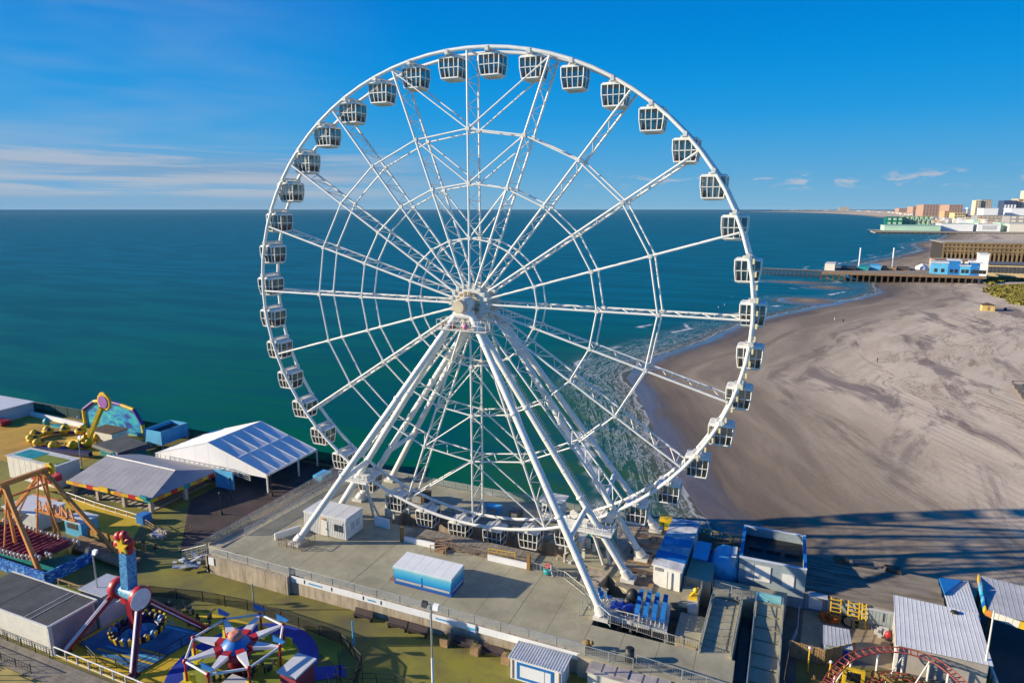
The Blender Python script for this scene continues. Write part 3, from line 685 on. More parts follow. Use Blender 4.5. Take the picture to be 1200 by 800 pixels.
# raised platform of cast concrete slabs
PX0, PX1, PY0, PY1 = -31.6, 24.5, -18.7, 13.0
platf = MB().prism([(PX0, PY0), (PX1 - 3.4, PY0), (PX1 - 3.4, -12.6), (19.5, -6.5), (20.3, -1.9), (-31.2, -1.9)], -3.5, DK - .16).prism([(-31.2, 1.9), (20.6, 1.9), (21.5, PY1), (-27, PY1), (-31, 6)], -3.5, DK - .16).prism([(-31.2, -1.9), (-14, -1.9), (-14, 1.9), (-31.2, 1.9)], -3.5, DK - .16).prism([(14, -1.9), (20.3, -1.9), (20.6, 1.9), (14, 1.9)], -3.5, DK - .16).prism([(-14, -1.9), (14, -1.9), (14, 1.9), (-14, 1.9)], -3.5, 3.6).build('wheel_platform', WALLC, kind='structure')
rnd = random.Random(11)
def slabs(x0, x1, y0, y1, nx, ny, keep, z=DK, parent=platf, m=CONC):
    dx, dy = (x1 - x0) / nx, (y1 - y0) / ny
    for i in range(nx):
        for j in range(ny):
            cx, cy = x0 + dx * (i + .5), y0 + dy * (j + .5)
            if not keep(cx, cy): continue
            e = .018
            MB().box((cx - dx / 2 + e, cy - dy / 2 + e, z - .16), (cx + dx / 2 - e, cy + dy / 2 - e, z + rnd.uniform(-.012, .008))).build('slab', m, parent)
keep_ = lambda x, y: not (x > 18.5 and y > -8) and not (x < -29 and y > 8)
TX, TY = 14.0, 1.9                                  # trench the bottom gondolas pass through
slabs(PX0, 21.2, PY0, -TY, 12, 4, keep_); slabs(PX0, 21.2, TY, PY1, 12, 3, keep_)
slabs(PX0, -TX, -TY, TY, 4, 1, keep_); slabs(TX, 19.5, -TY, TY, 1, 1, lambda x, y: True)
slabs(21.2, 36.9, PY0 - .9, -14.0, 4, 1, lambda x, y: True)
platb = MB().box((21.3, PY0 - .9, PL), (36.9, -14.0, DK - .16)).build('ramp_landing', WALLC, kind='structure')
# darker wear sheet where guests queue is left to the concrete's own stains

# retaining wall along the front
wl = thing('retaining_wall', 'stained concrete retaining wall below the wheel platform', 'wall', (-5, -19, PL))
def wallpan(x0, x1, y, n, top):
    for i in range(n):
        a, c = x0 + (x1 - x0) * i / n, x0 + (x1 - x0) * (i + 1) / n
        MB().box((a + .02, y - .25, PL - .1), (c - .02, y + .25, top + rnd.uniform(-.02, .0))).build('panel', WALLC, wl)
wallpan(-32.0, -18.2, -19.55, 4, DK - .05); wallpan(-17.9, 21.8, -18.98, 10, DK - .30)
MB().box((-18.28, -19.8, PL), (-17.92, -18.9, DK - .05)).build('pier_end', WALLC, wl)
MB().box((-32.25, -19.8, PL), (-31.6, 2, DK - .05)).build('side_panel', WALLC, wl)
MB().box((-32.1, -19.3, DK - .2), (-17.9, -18.7, DK + .02)).build('coping', CONC, wl)
bn = thing('banner', 'long white banner strip fixed along the top of the retaining wall', 'banner', (0, -19.3, DK - .8))
for i in range(8):
    a = -17.7 + i * 4.9; MB().box((a, -19.33, DK - .82), (a + 4.88, -19.26, DK + .02)).build('banner_panel', BANNER, bn)
pb = MB()
for a in (-15.6, -11.3, -6.5, -3.9, 3.0, 9.2): 
    pb.box((a, -19.36, DK - .62), (a + .16, -19.335, DK - .25)); pb.ball((a + .08, -19.35, DK - .16), .07, 6)
pb.build('pictogram', DKSTEEL, bn, kind='stuff')
def text3(txt, loc, size, m, parent=None, rot=(PI / 2, 0, 0), ext=.01, name='lettering'):
    cu = bpy.data.curves.new(name, 'FONT'); cu.body = txt; cu.size = size; cu.extrude = ext; cu.resolution_u = 2; cu.materials.append(m)
    o = bpy.data.objects.new(name, cu); COL.objects.link(o); o.rotation_euler = rot
    if parent: o.parent = parent; o.location = Vector(loc) - ORG.get(parent.name, Vector())
    else: o.location = loc
    me = bpy.data.meshes.new_from_object(o); r = bpy.data.objects.new(name, me); COL.objects.link(r); r.rotation_euler = rot; r.location = o.location.copy(); r.parent = parent
    bpy.data.objects.remove(o); ORG[r.name] = Vector(loc); return r
pb = MB()
for k, a in enumerate([-14.9 + .16 * j for j in range(14)] + [-5.8 + .16 * j for j in range(8)] + [3.8 + .17 * j for j in range(12)]):
    pb.box((a, -19.36, DK - .52), (a + .10, -19.335, DK - .36 + (.05 if k % 3 else 0)))
pb.build('small_print', SKYB, bn, kind='stuff')
sg = thing('wall_sign', 'small blue and white sign on the white banner above the dark benches', 'sign', tuple(at(553, 736, DK - .2)))
MB().box((8.0, -19.48, DK - 1.0), (9.05, -19.38, DK + .12)).build('board', BANNER, sg); MB().box((8.05, -19.5, DK - .62), (9.0, -19.485, DK - .28)).build('blue_band', SKYB, sg)
MB().box((8.05, -19.5, DK - .98), (9.0, -19.485, DK - .78)).build('lower_band', BLUE, sg)
sg2 = MB().box((-31.6, -19.9, DK - 1.25), (-30.6, -19.82, DK - .15)); solo(sg2, 'notice_board', BANNER, 'white notice fixed at the left end of the retaining wall', 'notice')

# railings
def fence(name, pts, label, cat='railing', h=1.1, sp=2.2, m=GALV, infill=None, pr=.05, group=None, fm=None, gap=.14):
    t = thing(name, label, cat, tuple(pts[0]), group)
    P = [Vector(p) for p in pts]; pm = None
    for a, b in zip(P, P[1:]):
        L = (b - a).length; n = max(1, round(L / sp))
        for i in range(n + 1):
            q = a.lerp(b, i / n)
            if i == n and b != P[-1]: continue
            if pm is None: pm = MB().tube(q, q + Vector((0, 0, h)), pr, 5).build('post', m, t); p0 = q.copy()
            else: pcopy(pm, q - p0)
        MB().tube(a + Vector((0, 0, h)), b + Vector((0, 0, h)), pr * .9, 5).build('top_rail', m, t)
        MB().tube(a + Vector((0, 0, .14)), b + Vector((0, 0, .14)), pr * .6, 4).build('bottom_rail', m, t)
        if infill == 'mid':
            MB().tube(a + Vector((0, 0, h * .55)), b + Vector((0, 0, h * .55)), pr * .6, 4).build('mid_rail', m, t)
        elif infill == 'bars':
            k = int(L / gap); q = MB(); r = .012 if gap < .3 else .018
            for i in range(1, k):
                c = a.lerp(b, i / k); q.beam(c + Vector((0, 0, .14)), c + Vector((0, 0, h)), r * 2)
            q.build('baluster', fm or m, t, kind='stuff')
        elif infill == 'mesh':
            q = MB(); k = int(L / .5); kz = int(h / .4); d = (b - a)
            for i in range(1, k): c = a.lerp(b, i / k); q.beam(c + Vector((0, 0, .1)), c + Vector((0, 0, h)), .022)
            for i in range(1, kz): q.beam(a + Vector((0, 0, h * i / kz)), b + Vector((0, 0, h * i / kz)), .022)
            q.build('wire_mesh', fm or m, t, kind='stuff')
        elif infill == 'panel':
            d = (b - a).normalized(); q = MB(); nrm = d.cross(Vector((0, 0, 1))) * .015
            q.add([a - nrm + Vector((0, 0, .1)), b - nrm + Vector((0, 0, .1)), b - nrm + Vector((0, 0, h)), a - nrm + Vector((0, 0, h)),
                   a + nrm + Vector((0, 0, .1)), b + nrm + Vector((0, 0, .1)), b + nrm + Vector((0, 0, h)), a + nrm + Vector((0, 0, h))],
                  [(0, 1, 2, 3), (7, 6, 5, 4), (0, 4, 5, 1), (3, 2, 6, 7)])
            q.build('mesh_screen', fm or m, t)
    return t
def semi(name, col, alpha):
    m = mat(name, col, .7); nt = m.node_tree; N = nt.nodes; L = nt.links
    t = N.new('ShaderNodeBsdfTransparent'); mx = N.new('ShaderNodeMixShader'); mx.inputs[0].default_value = alpha
    L.new(t.outputs[0], mx.inputs[1]); L.new(N['Principled BSDF'].outputs[0], mx.inputs[2]); L.new(mx.outputs[0], N['Material Output'].inputs[0]); return m
MESHG = semi('fine_galvanised_mesh', (.50, .50, .47), .30)
MESHD = semi('fine_green_netting', (.01, .05, .05), .62)
MESHK = semi('fine_black_mesh', (.02, .02, .02), .35)
fence('railing', [(-32, -19.4, DK), (-17.9, -19.4, DK)], 'grey mesh railing on top of the protruding left end of the wall', sp=3.4, infill='panel', fm=MESHG)
fence('railing', [(-17.9, -19.1, DK), (22.0, -19.1, DK)], 'long grey mesh railing above the white banner', sp=3.3, infill='panel', fm=MESHG)
fence('railing', [(22.0, -19.3, DK), (27.2, -19.3, DK)], 'short grey barred railing beside the black bin at the landing', infill='bars', sp=2.6, gap=.22)
fence('railing', [(27.4, -18.6, DK), (36.9, -19.4, DK)], 'grey barred railing along the front of the ramp landing', infill='bars', sp=2.6, gap=.22)
fence('railing', [(22.9, -12.9, DK), (33.2, -14.2, DK)], 'grey barred railing between the landing and the sunken pit', infill='bars', sp=1.6, gap=.22)
fence('railing', [(-26.9, 13.0, DK), (-6, 13.0, DK), (20, 13, DK)], 'pale railing along the sea edge behind the wheel', sp=2.4, infill='panel', fm=MESHG)
fence('railing', [(-31.3, -13.5, DK), (-30.6, 3.0, DK), (-27.0, 13.0, DK)], 'mesh railing on the platform side of the ramps left of the wheel', sp=1.9, infill='panel', fm=MESHG)
# the pair of ramps at the left end
rm = thing('ramp', 'pair of narrow concrete ramps with pale kerbs left of the platform', 'ramp', (-34, 0, PL))
for k, (a0, a1, z0, z1) in enumerate(((-36.9, -35.0, PL + .1, PL + 1.5), (-34.2, -31.7, DK - .1, PL + 1.6))):
    q = MB(); q.hexa([(a0, -17.5, PL), (a1, -17.5, PL), (a1 + 1.9, 13, PL), (a0 + 1.9, 13, PL)], [(a0, -17.5, z0), (a1, -17.5, z0), (a1 + 1.9, 13, z1), (a0 + 1.9, 13, z1)]); q.build('ramp_surface', CONC, rm)
    for e in (a0, a1 - .2):
        q = MB(); q.hexa([(e, -17.5, z0), (e + .2, -17.5, z0), (e + 2.1, 13, z1), (e + 1.9, 13, z1)], [(e, -17.5, z0 + .25), (e + .2, -17.5, z0 + .25), (e + 2.1, 13, z1 + .25), (e + 1.9, 13, z1 + .25)]); q.build('kerb', mat('warm_kerb_concrete', (.46, .36, .29), .85), rm)
fence('railing', [(-37.1, -19.0, PL + .3), (-36.6, -10, PL + .6), (-34.9, 13, PL + 1.6)], 'outermost pale mesh railing of the left ramps', sp=1.9, h=1.5, infill='panel', fm=MESHG)
fence('railing', [(-34.6, -16.6, DK - .4), (-34.0, -8, DK - .6), (-32.8, 13, PL + 1.8)], 'middle pale mesh railing between the two left ramps', sp=1.9, h=1.2, infill='panel', fm=MESHG)
fence('railing', [(-37.3, -19.3, PL + .3), (-32.2, -19.5, DK - .2)], 'tangled grey barrier closing the foot of the left ramps', h=1.6, sp=1.2, infill='mesh')
# crumpled sheeting and stacked barrier frames at the ramp foot
q = MB(); rr = random.Random(5)
for i in range(16):
    x, y = rr.uniform(-37.0, -33.2), rr.uniform(-21.4, -17.6); z = PL + .1 + rr.random() * 1.4
    q.beam((x, y, z), (x + rr.uniform(-1.5, 1.5), y + rr.uniform(-1.5, 1.5), z + rr.uniform(-.3, .4)), rr.uniform(.25, .7), .06)
solo(q, 'scrap_sheets', mat('faded_blue_grey_sheet', (.42, .46, .55), .6, 0, .4, 1.), 'heap of pale sheets and frames at the corner of the wall', 'scrap')

# ------------------------------------------------------------------ things on the wheel platform
def corr_wall(b, p0, p1, z0, z1, pitch=.35, out=(0, -1)):
    """corrugation ribs on a wall from p0 to p1"""
    p0 = Vector((*p0, 0)); p1 = Vector((*p1, 0)); L = (p1 - p0).length; n = int(L / pitch); o = Vector((*out, 0)) * .05
    for i in range(n):
        q = p0.lerp(p1, (i + .5) / n); b.beam(q + o * .4 + Vector((0, 0, z0)), q + o * .4 + Vector((0, 0, z1)), pitch * .42 if abs(out[1]) else .05, .05 if abs(out[1]) else pitch * .42, (0, 1, 0))
def roof_ribs(b, A_, B_, C_, D_, n, h=.06, w=.08):
    """ribs running A->D ... B->C over the sheet A B C D"""
    A_, B_, C_, D_ = map(Vector, (A_, B_, C_, D_)); up = (B_ - A_).cross(D_ - A_).normalized()
    if up.z < 0: up = -up
    for i in range(n + 1):
        f = i / n; b.beam(A_.lerp(B_, f) + up * h / 2, D_.lerp(C_, f) + up * h / 2, w, h, up)

t = thing('office_container', 'white corrugated site container beside the foot of a wheel leg', 'container', (-20.3, -7, DK))
b = MB(); b.box((-24.1, -9.0, DK + .1), (-16.6, -5.0, DK + 3.1)); corr_wall(b, (-24.1, -9), (-16.6, -9), DK + .2, DK + 3.0, .3); corr_wall(b, (-24.1, -5), (-24.1, -9), DK + .2, DK + 3.0, .3, (-1, 0))
b.build('wall', WHITE, t)
b = MB(); b.box((-24.2, -9.1, DK + 3.1), (-16.5, -4.9, DK + 3.26)); b.build('roof', ROOFW, t)
for i in range(4):
    MB().box((-24.05 + i * 1.88, -8.9, DK + 3.27), (-22.25 + i * 1.88, -5.1, DK + 3.31)).build('roof_sheet', ROOFW, t)
d = MB().box((-21.0, -9.12, DK + .12), (-19.9, -9.02, DK + 2.4)).build('door', CREAM, t); MB().box((-20.1, -9.18, DK + 1.1), (-20.0, -9.12, DK + 1.3)).build('handle', DKSTEEL, d)
for x in (-18.6, -17.8): w_ = MB().box((x, -9.12, DK + 1.2), (x + .6, -9.03, DK + 2.2)).build('window', GLASS, t)
MB().box((-18.7, -9.14, DK + 2.35), (-17.1, -9.04, DK + 2.6)).build('window_blind_box', GREYW, t)
for y in (-7.9, -6.7): MB().box((-16.62, y, DK + 1.2), (-16.52, y + .8, DK + 2.2)).build('window', GREYW, t)
MB().box((-20.7, -9.2, DK + 2.6), (-20.2, -9.06, DK + 2.8)).build('door_lamp', ORANGE, t)

def gradient_mat(name, stops, z0, z1):
    g = G(name); p = g.pos(); s = g.N.new('ShaderNodeSeparateXYZ'); g.L.new(p, s.inputs[0])
    n = g.noise(p, .5, 5); f = g.math('ADD', g.math('DIVIDE', g.math('SUBTRACT', s.outputs[2], z0), z1 - z0), g.math('MULTIPLY', g.math('SUBTRACT', n, .5), .18))
    r = g.N.new('ShaderNodeValToRGB'); g.L.new(f, r.inputs[0]); e = r.color_ramp.elements
    e[0].position, e[0].color = stops[0][0], (*stops[0][1], 1); e[1].position, e[1].color = stops[-1][0], (*stops[-1][1], 1)
    for q, c in stops[1:-1]: x = e.new(q); x.color = (*c, 1)
    g.L.new(r.outputs[0], g.b.inputs['Base Color']); g.b.inputs['Roughness'].default_value = .5; return g.m
t = thing('ticket_kiosk', 'blue wave painted kiosk box with a white panelled roof standing on the open platform', 'kiosk', (-.2, -14, DK))
OCEAN = gradient_mat('printed_ocean_gradient', [(0, (.01, .07, .30)), (.3, (.015, .16, .50)), (.55, (.02, .36, .66)), (.85, (.16, .50, .64)), (1, (.50, .70, .70))], DK, DK + 2.4)
MB().box((-4.3, -15.6, DK + .12), (3.9, -12.3, DK + 2.15)).build('wall', OCEAN, t)
MB().box((-4.25, -15.55, DK), (3.85, -12.35, DK + .12)).build('skid', ROYAL, t)
for i in range(2): MB().box((-4.0 + i * 4.0, -15.68, DK + .55), (-.3 + i * 4.0, -15.6, DK + .78)).build('shutter_slot', mat('silver_shutter', (.5, .47, .42), .4), t)
MB().box((3.9, -15.3, DK + .62), (3.97, -12.6, DK + .8)).build('shutter_slot', MATS['silver_shutter'], t)
for i in range(2): MB().box((-4.1 + i * 4.1, -15.66, DK + .95), (-.25 + i * 4.1, -15.6, DK + 1.75)).build('shutter', OCEAN, t)
rf = MB(); rf.hexa([(-4.42, -15.72, DK + 2.1), (4.02, -15.72, DK + 2.1), (4.02, -12.2, DK + 2.1), (-4.42, -12.2, DK + 2.1)], [(-4.4, -15.7, DK + 2.42), (4.0, -15.7, DK + 2.42), (4.0, -12.22, DK + 2.62), (-4.4, -12.22, DK + 2.62)])
rf = rf.build('roof', OCEAN, t)
for i in range(6):
    a = -4.38 + i * 1.395; q = MB(); q.hexa([(a, -15.68, DK + 2.42), (a + 1.36, -15.68, DK + 2.42), (a + 1.36, -12.24, DK + 2.62), (a, -12.24, DK + 2.62)], [(a, -15.68, DK + 2.47), (a + 1.36, -15.68, DK + 2.47), (a + 1.36, -12.24, DK + 2.68), (a, -12.24, DK + 2.68)])
    q.build('roof_panel', BANNER, t)
q = MB(); q.box((-4.8, -15.0, DK + 1.0), (-4.45, -14.6, DK + 1.5)); q.box((-5.3, -15.3, DK), (-4.5, -14.2, DK + .18)); q.build('hose_reel', mat('rusty_box', (.28, .16, .10), .8), t)

def low_wall(name, a, b_, h, w, m, label, cat='wall', z=DK):
    q = MB(); q.beam((a[0], a[1], z + h / 2), (b_[0], b_[1], z + h / 2), w, h); return solo(q, name, m, label, cat)
low_wall('low_wall', (-26.3, -12.8), (-24.6, -9.4), 1.0, .25, WHITE, 'pale boundary board on the left of the leftmost leg foot')
low_wall('low_wall', (-8.9, -5.9), (-3.9, -5.9), .8, .25, BANNER, 'white low wall beside the timber steps under the wheel')
low_wall('low_wall', (4.3, -5.8), (10.0, -5.8), .8, .25, BANNER, 'white low wall under the wheel next to the yellow railings')
low_wall('low_wall', (-15.6, -3.4), (-12.9, -3.6), 1.5, .2, BANNER, 'white board standing just right of the container')
fence('railing', [(-24.6, -13.9, DK), (-20.6, -13.9, DK), (-20.6, -11.0, DK)], 'brown mesh guard round the leftmost leg foot', h=1.3, sp=1.4, m=WOOD, infill='mesh', fm=BROWNW)
fence('railing', [(19.4, -12.9, DK), (19.4, -10.4, DK), (23.3, -13.6, DK)], 'mesh guard round the front right leg foot', h=1.5, sp=1.4, infill='mesh', fm=GALV)
fence('railing', [(10.4, -5.8, DK), (15.4, -6.3, DK), (18.9, -8.8, DK)], 'thin pale railing running right from the boarding deck', infill='bars', sp=1.8, gap=.5)
# boarding deck under the wheel
t = thing('boarding_deck', 'low timber boarding deck running under the bottom gondolas', 'deck', (0, 0, DK))
for i in range(26):
    MB().box((-9.3 + i * .76, -5.2, DK + .05), (-8.58 + i * .76, -1.95, DK + .3)).build('deck_board', GREYWOOD, t); MB().box((-9.3 + i * .76, 1.95, DK + .05), (-8.58 + i * .76, 4.3, DK + .3)).build('deck_board', GREYWOOD, t)
st = thing('steps', 'short brown timber steps with handrails in front of the boarding deck', 'steps', (-3.4, -5.7, DK))
for i in range(4): MB().box((-3.5 + i * .38, -6.9, DK + .02), (-3.16 + i * .38, -5.3, DK + .14 + .09 * i)).build('step', WOOD, st)
for y in (-6.95, -5.25):
    q = MB(); q.beam((-4.0, y, DK + .9), (-1.6, y, DK + 1.5), .09); q.beam((-4.0, y, DK), (-4.0, y, DK + 1), .09); q.beam((-1.6, y, DK), (-1.6, y, DK + 1.5), .09); q.build('handrail', WOOD, st)
for x, y, l in ((-9.2, -6.0, 'brown post at the left end of the boarding deck'), (10.3, -5.9, 'brown post at the right end of the low white wall')):
    solo(MB().beam((x, y, DK), (x, y, DK + 2.2), .42), 'timber_post', mat('ochre_timber', (.30, .17, .05), .8), l, 'post')
fence('railing', [(-8.8, -5.5, DK), (-1.0, -5.5, DK), (4.2, -5.7, DK), (10.0, -5.5, DK)], 'low brown barred railing along the boarding deck', m=WOOD, infill='bars', sp=2.6, gap=.3, fm=WOOD)
fence('railing', [(4.2, -5.3, DK + .5), (8.0, -5.0, DK + .5)], 'bright yellow handrail above the low white wall', m=YEL, infill='mid', sp=1.1, h=.9, pr=.07)
fence('railing', [(-9.0, 4.6, DK), (10.2, 4.6, DK)], 'dark railing on the sea side of the boarding deck', m=BROWNW, infill='mid', sp=2.4)
cbx = thing('operator_cabin', 'small white operator cabin with a flat roof behind the right legs', 'cabin', (8.4, 9.6, DK))
MB().box((6.9, 8.2, DK), (9.9, 10.9, DK + 2.9)).build('wall', WHITE, cbx); MB().box((6.6, 7.9, DK + 2.9), (10.3, 11.3, DK + 3.15)).build('roof', WHITE2, cbx)
for x in (7.2, 8.5): MB().box((x, 8.13, DK + 1.2), (x + 1.0, 8.2, DK + 2.3)).build('window', GLASS, cbx)
solo(MB().lathe((13.0, -5.9, DK), [(.4, 0), (.55, .1), (.62, .75), (.5, .75)], 14), 'planter', TEAL, 'teal round pot of flowers near the low white wall', 'planter')
q = MB(); rr = random.Random(2)
for i in range(60): a = rr.uniform(0, 6.28); r_ = rr.uniform(0, .55); x, y = 13 + r_ * math.cos(a), -5.9 + r_ * math.sin(a); z = DK + .8 + rr.random() * .35; q.add([(x - .1, y, z), (x + .1, y, z + .05), (x, y + .1, z + .15)], [(0, 1, 2)])
solo(q, 'flowers', RED, 'red and green flowers growing in the teal pot', 'flowers')
# dark machinery under the wheel and shaded tarpaulins
for k, (x, y, w_, d_, h_, m, l) in enumerate(((-13.6, 6.5, 2.8, 2.4, 1.5, BROWNW, 'dark brown machine housing behind the left drive'), (14.5, 2.5, 2.2, 3.2, 1.6, WHITE2, 'pale drive cabinet under the right side of the rim'),
                                           (17.6, 4.4, 3.4, 2.6, 2.4, TEAL, 'pale green equipment cabinet between the right hand legs'), (-.8, 7.4, 2.2, 1.2, 1.1, SKYB, 'light blue covered box behind the boarding deck'),
                                           (2.9, 7.6, 1.6, 1.6, .9, DKSTEEL, 'dark round backed unit behind the boarding deck'))):
    tt = thing('equipment_box', l, 'equipment', (x, y, DK)); MB().box((x - w_ / 2, y - d_ / 2, DK), (x + w_ / 2, y + d_ / 2, DK + h_)).build('housing', m, tt)
    MB().box((x - w_ / 2 - .06, y - d_ / 2 - .06, DK + h_), (x + w_ / 2 + .06, y + d_ / 2 + .06, DK + h_ + .08)).build('lid', m, tt); MB().box((x - w_ * .3, y - d_ / 2 - .04, DK + .2), (x + w_ * .3, y - d_ / 2, DK + h_ - .15)).build('door', GALV, tt)
# black bin
t = thing('litter_bin', 'black litter bin behind the short barred railing', 'bin', (26.6, -18.0, DK))
MB().lathe((26.6, -18.3, DK), [(.42, 0), (.48, .05), (.48, 1.25), (.4, 1.3)], 14).build('body', DKSTEEL, t); MB().lathe((26.6, -18.3, DK + 1.3), [(.5, 0), (.5, .1), (.3, .2)], 14).build('lid', BLACK, t)
solo(MB().ball((21.9, -18.2, DK + .55), .45, 8, (1.2, .8, 1.2)).ball((22.5, -18.4, DK + 1.0), .25, 6), 'shrub', mat('dry_brown_shrub', (.22, .15, .06), .9), 'small dry brown shrub at the gap in the platform railing', 'shrub')
# benches and planters along the foot of the wall
def bench(x0, x1, lab):
    t = thing('bench', lab, 'bench', ((x0 + x1) / 2, -20.3, PL), 'dark benches along the retaining wall')
    MB().box((x0, -20.5, PL + .42), (x1, -20.1, PL + .5)).build('seat', BROWNW2, t)
    q = MB(); q.hexa([(x0, -20.15, PL + .5), (x1, -20.15, PL + .5), (x1, -20.05, PL + .5), (x0, -20.05, PL + .5)], [(x0, -19.95, PL + 1.15), (x1, -19.95, PL + 1.15), (x1, -19.85, PL + 1.15), (x0, -19.85, PL + 1.15)]); q.build('backrest', BROWNW2, t)
    for x in (x0 + .15, x1 - .15): MB().box((x - .06, -20.48, PL), (x + .06, -20.0, PL + .45)).build('leg', DKSTEEL, t)
BROWNW2 = mat('dark_purple_brown_bench', (.045, .03, .034), .7, 0, .25, 1.5)
for a, l in ((-7.2, 'leftmost dark bench against the retaining wall'), (-2.3, 'second dark bench from the left against the wall'), (.5, 'dark bench at the foot of the wall, just left of the lamp post'),
             (6.5, 'dark bench between the two square timber planters'), (10.3, 'dark bench right of the planters, nearest the striped booth')):
    bench(a, a + 2.6, l)
for x, l in ((5.7, 'square timber planter with a small green plant'), (9.6, 'square timber planter between two dark benches'), (13.4, 'low square planter beside the striped booth')):
    t = thing('planter', l, 'planter', (x, -20.5, PL)); MB().box((x - .5, -21.0, PL), (x + .5, -20.1, PL + .95)).build('tub', WOOD, t)
    q = MB(); rr = random.Random(int(x * 10))
    for i in range(50 if x < 8 else 14): px_, py_ = x + rr.uniform(-.4, .4), -20.55 + rr.uniform(-.35, .35); z = PL + .95; q.add([(px_, py_, z), (px_ + .07, py_, z), (px_ + rr.uniform(-.3, .3), py_ + rr.uniform(-.3, .3), z + rr.uniform(.2, .8))], [(0, 1, 2)])
    q.build('plant', mat('planter_leaves', (.06, .10, .02), .8), t)

def lamp_post(x, y, z0, z1, label, heads=2, m=GALV, two=False):
    t = thing('lamp_post', label, 'lamp post', (x, y, z0)); zm = z0 + (z1 - z0) * .42
    if two:
        MB().tube((x, y, z0), (x, y, zm), .14, 8).build('lower_pole', BANNER, t); MB().tube((x, y, zm), (x, y, z1), .10, 8).build('pole', m, t)
    else: MB().tube((x, y, z0), (x, y, z1), .12, 8, .08).build('pole', m, t)
    if heads:
        MB().beam((x - .7, y, z1 - .05), (x + .7, y, z1 - .05), .08).build('crossarm', m, t)
        for s in ((-1, 1) if heads == 2 else (1,)):
            f = MB(); f.hexa([(x + s * .65 - .3, y - .35, z1 - .35), (x + s * .65 + .3, y - .35, z1 - .35), (x + s * .65 + .3, y + .05, z1 - .15), (x + s * .65 - .3, y + .05, z1 - .15)],
                               [(x + s * .65 - .3, y - .2, z1 + .1), (x + s * .65 + .3, y - .2, z1 + .1), (x + s * .65 + .3, y + .1, z1 + .2), (x + s * .65 - .3, y + .1, z1 + .2)])
            f.build('floodlight', DKSTEEL if s < 0 else BANNER, t)
    return t
lamp_post(8.4, -28.1, PL, 13.4, 'tall floodlight post with white lower half in front of the platform', two=True)
lamp_post(-38.4, -30.9, PL, 10.6, 'grey floodlight post rising beside the white roofed booth', m=GALV)
lamp_post(-85.0, -1.5, PL, 9.3, 'slim pale lamp post left of the hipped grey pavilion roof', heads=1)
lamp_post(61.0, -4.8, PL, 12.0, 'pale lamp post at the right corner of the white corrugated roof', heads=0, m=WHITE2)
lamp_post(-19.6, -24.0, PL, 6.6, 'short pale post by the black fence near the flat ride', heads=0)
lamp_post(-.9 - 3.0, -24.9, PL, 6.2, 'short blue and white banner post by the black fence', heads=0, m=SKYB)
# striped booth and grey topped box at the bottom edge
t = thing('snack_booth', 'white booth with ribbed roof and a blue framed window at the bottom edge', 'booth', (17.7, -21.4, PL))
MB().box((14.75, -22.6, PL), (20.5, -19.9, PL + 2.45)).build('wall', BANNER, t)
b = MB(); b.box((14.55, -22.75, PL + 2.45), (20.75, -19.75, PL + 2.53)); roof_ribs(b, (14.6, -22.75, PL + 2.53), (20.7, -22.75, PL + 2.53), (20.7, -19.75, PL + 2.53), (14.6, -19.75, PL + 2.53), 20, .08, .12); b.build('ribbed_roof', ROOFW, t)
q = MB()
def frame_ring(q, x0, x1, z0, z1, y, w): 
    q.box((x0, y - .06, z0), (x0 + w, y, z1)); q.box((x1 - w, y - .06, z0), (x1, y, z1)); q.box((x0 + w, y - .06, z0), (x1 - w, y, z0 + w)); q.box((x0 + w, y - .06, z1 - w), (x1 - w, y, z1))
frame_ring(q, 15.5, 19.6, PL + .2, PL + 2.2, -22.6, .28); q.build('window_frame', BLUE, t); MB().box((15.8, -22.63, PL + .5), (18.6, -22.6, PL + 1.92)).build('hatch', BANNER, t)
for x in (14.95, 20.2): MB().box((x, -22.66, PL + .1), (x + .14, -22.6, PL + 2.3)).build('corner_trim', WOOD, t)
t = thing('store_box', 'pale box with a stained grey sheet roof at the bottom edge right of the booth', 'container', (27, -19.8, PL))
MB().box((22.9, -21.3, PL), (31.3, -18.95 - .75, PL + 2.3)).build('wall', CREAM, t)
LEAD = mat('stained_grey_roofing', (.42, .38, .37), .8, 0, .25, .5)
MB().box((22.75, -21.45, PL + 2.3), (31.5, -19.55, PL + 2.4)).build('roof', LEAD, t)
for i in range(6): MB().box((23.0 + i * 1.4, -21.0, PL + 2.4), (24.2 + i * 1.4, -19.7, PL + 2.52 + .04 * (i % 3))).build('roof_sheet', LEAD, t)
# people near the wheel
person((17.0, -4.4, DK + .9), 'person in dark clothes standing on the right drive gear under the rim', .5)
person((13.6, -6.2, DK), 'person in pale top walking beside the front right leg', 1.5, GREYW)
person((12.7, -1.0, DK + 2.0), 'technician in dark jacket working on the drive platform', 2.0)

# ------------------------------------------------------------------ amusement pier: painted floors
sheet('orange_floor', [(-150, -3), (-88, -6), (-88, 17.5), (-150, 17.5)], PL + .02, ORFLOOR)
sheet('yellow_floor', [(-72, -18), (-50, -17.5), (-54.5, -11.9), (-62, -11), (-74, -11.5)], PL + .02, YFLOOR)
sheet('yellow_floor', [(-34, -39.4), (-9, -39.4), (-9, -26.6), (-19, -26.3), (-27, -26.9), (-31, -29.4), (-34, -30)], PL + .02, YFLOOR)
sheet('blue_floor', [(-33.3, -37.0), (-22.6, -37.6), (-21.5, -30.2), (-32.9, -29.8)], PL + .20, BFLOOR, .16)
for k_, (y_, m_) in enumerate(((-36.9, YFLOOR), (-36.2, SKYB), (-35.4, YFLOOR), (-31.2, SKYB), (-30.6, YFLOOR))): sheet('floor_stripe', [(-30.5 + .6 * k_, y_), (-22.4, y_ + .6), (-22.3, y_ + .85), (-30.5 + .6 * k_, y_ + .25)], PL + .215, m_, .012)
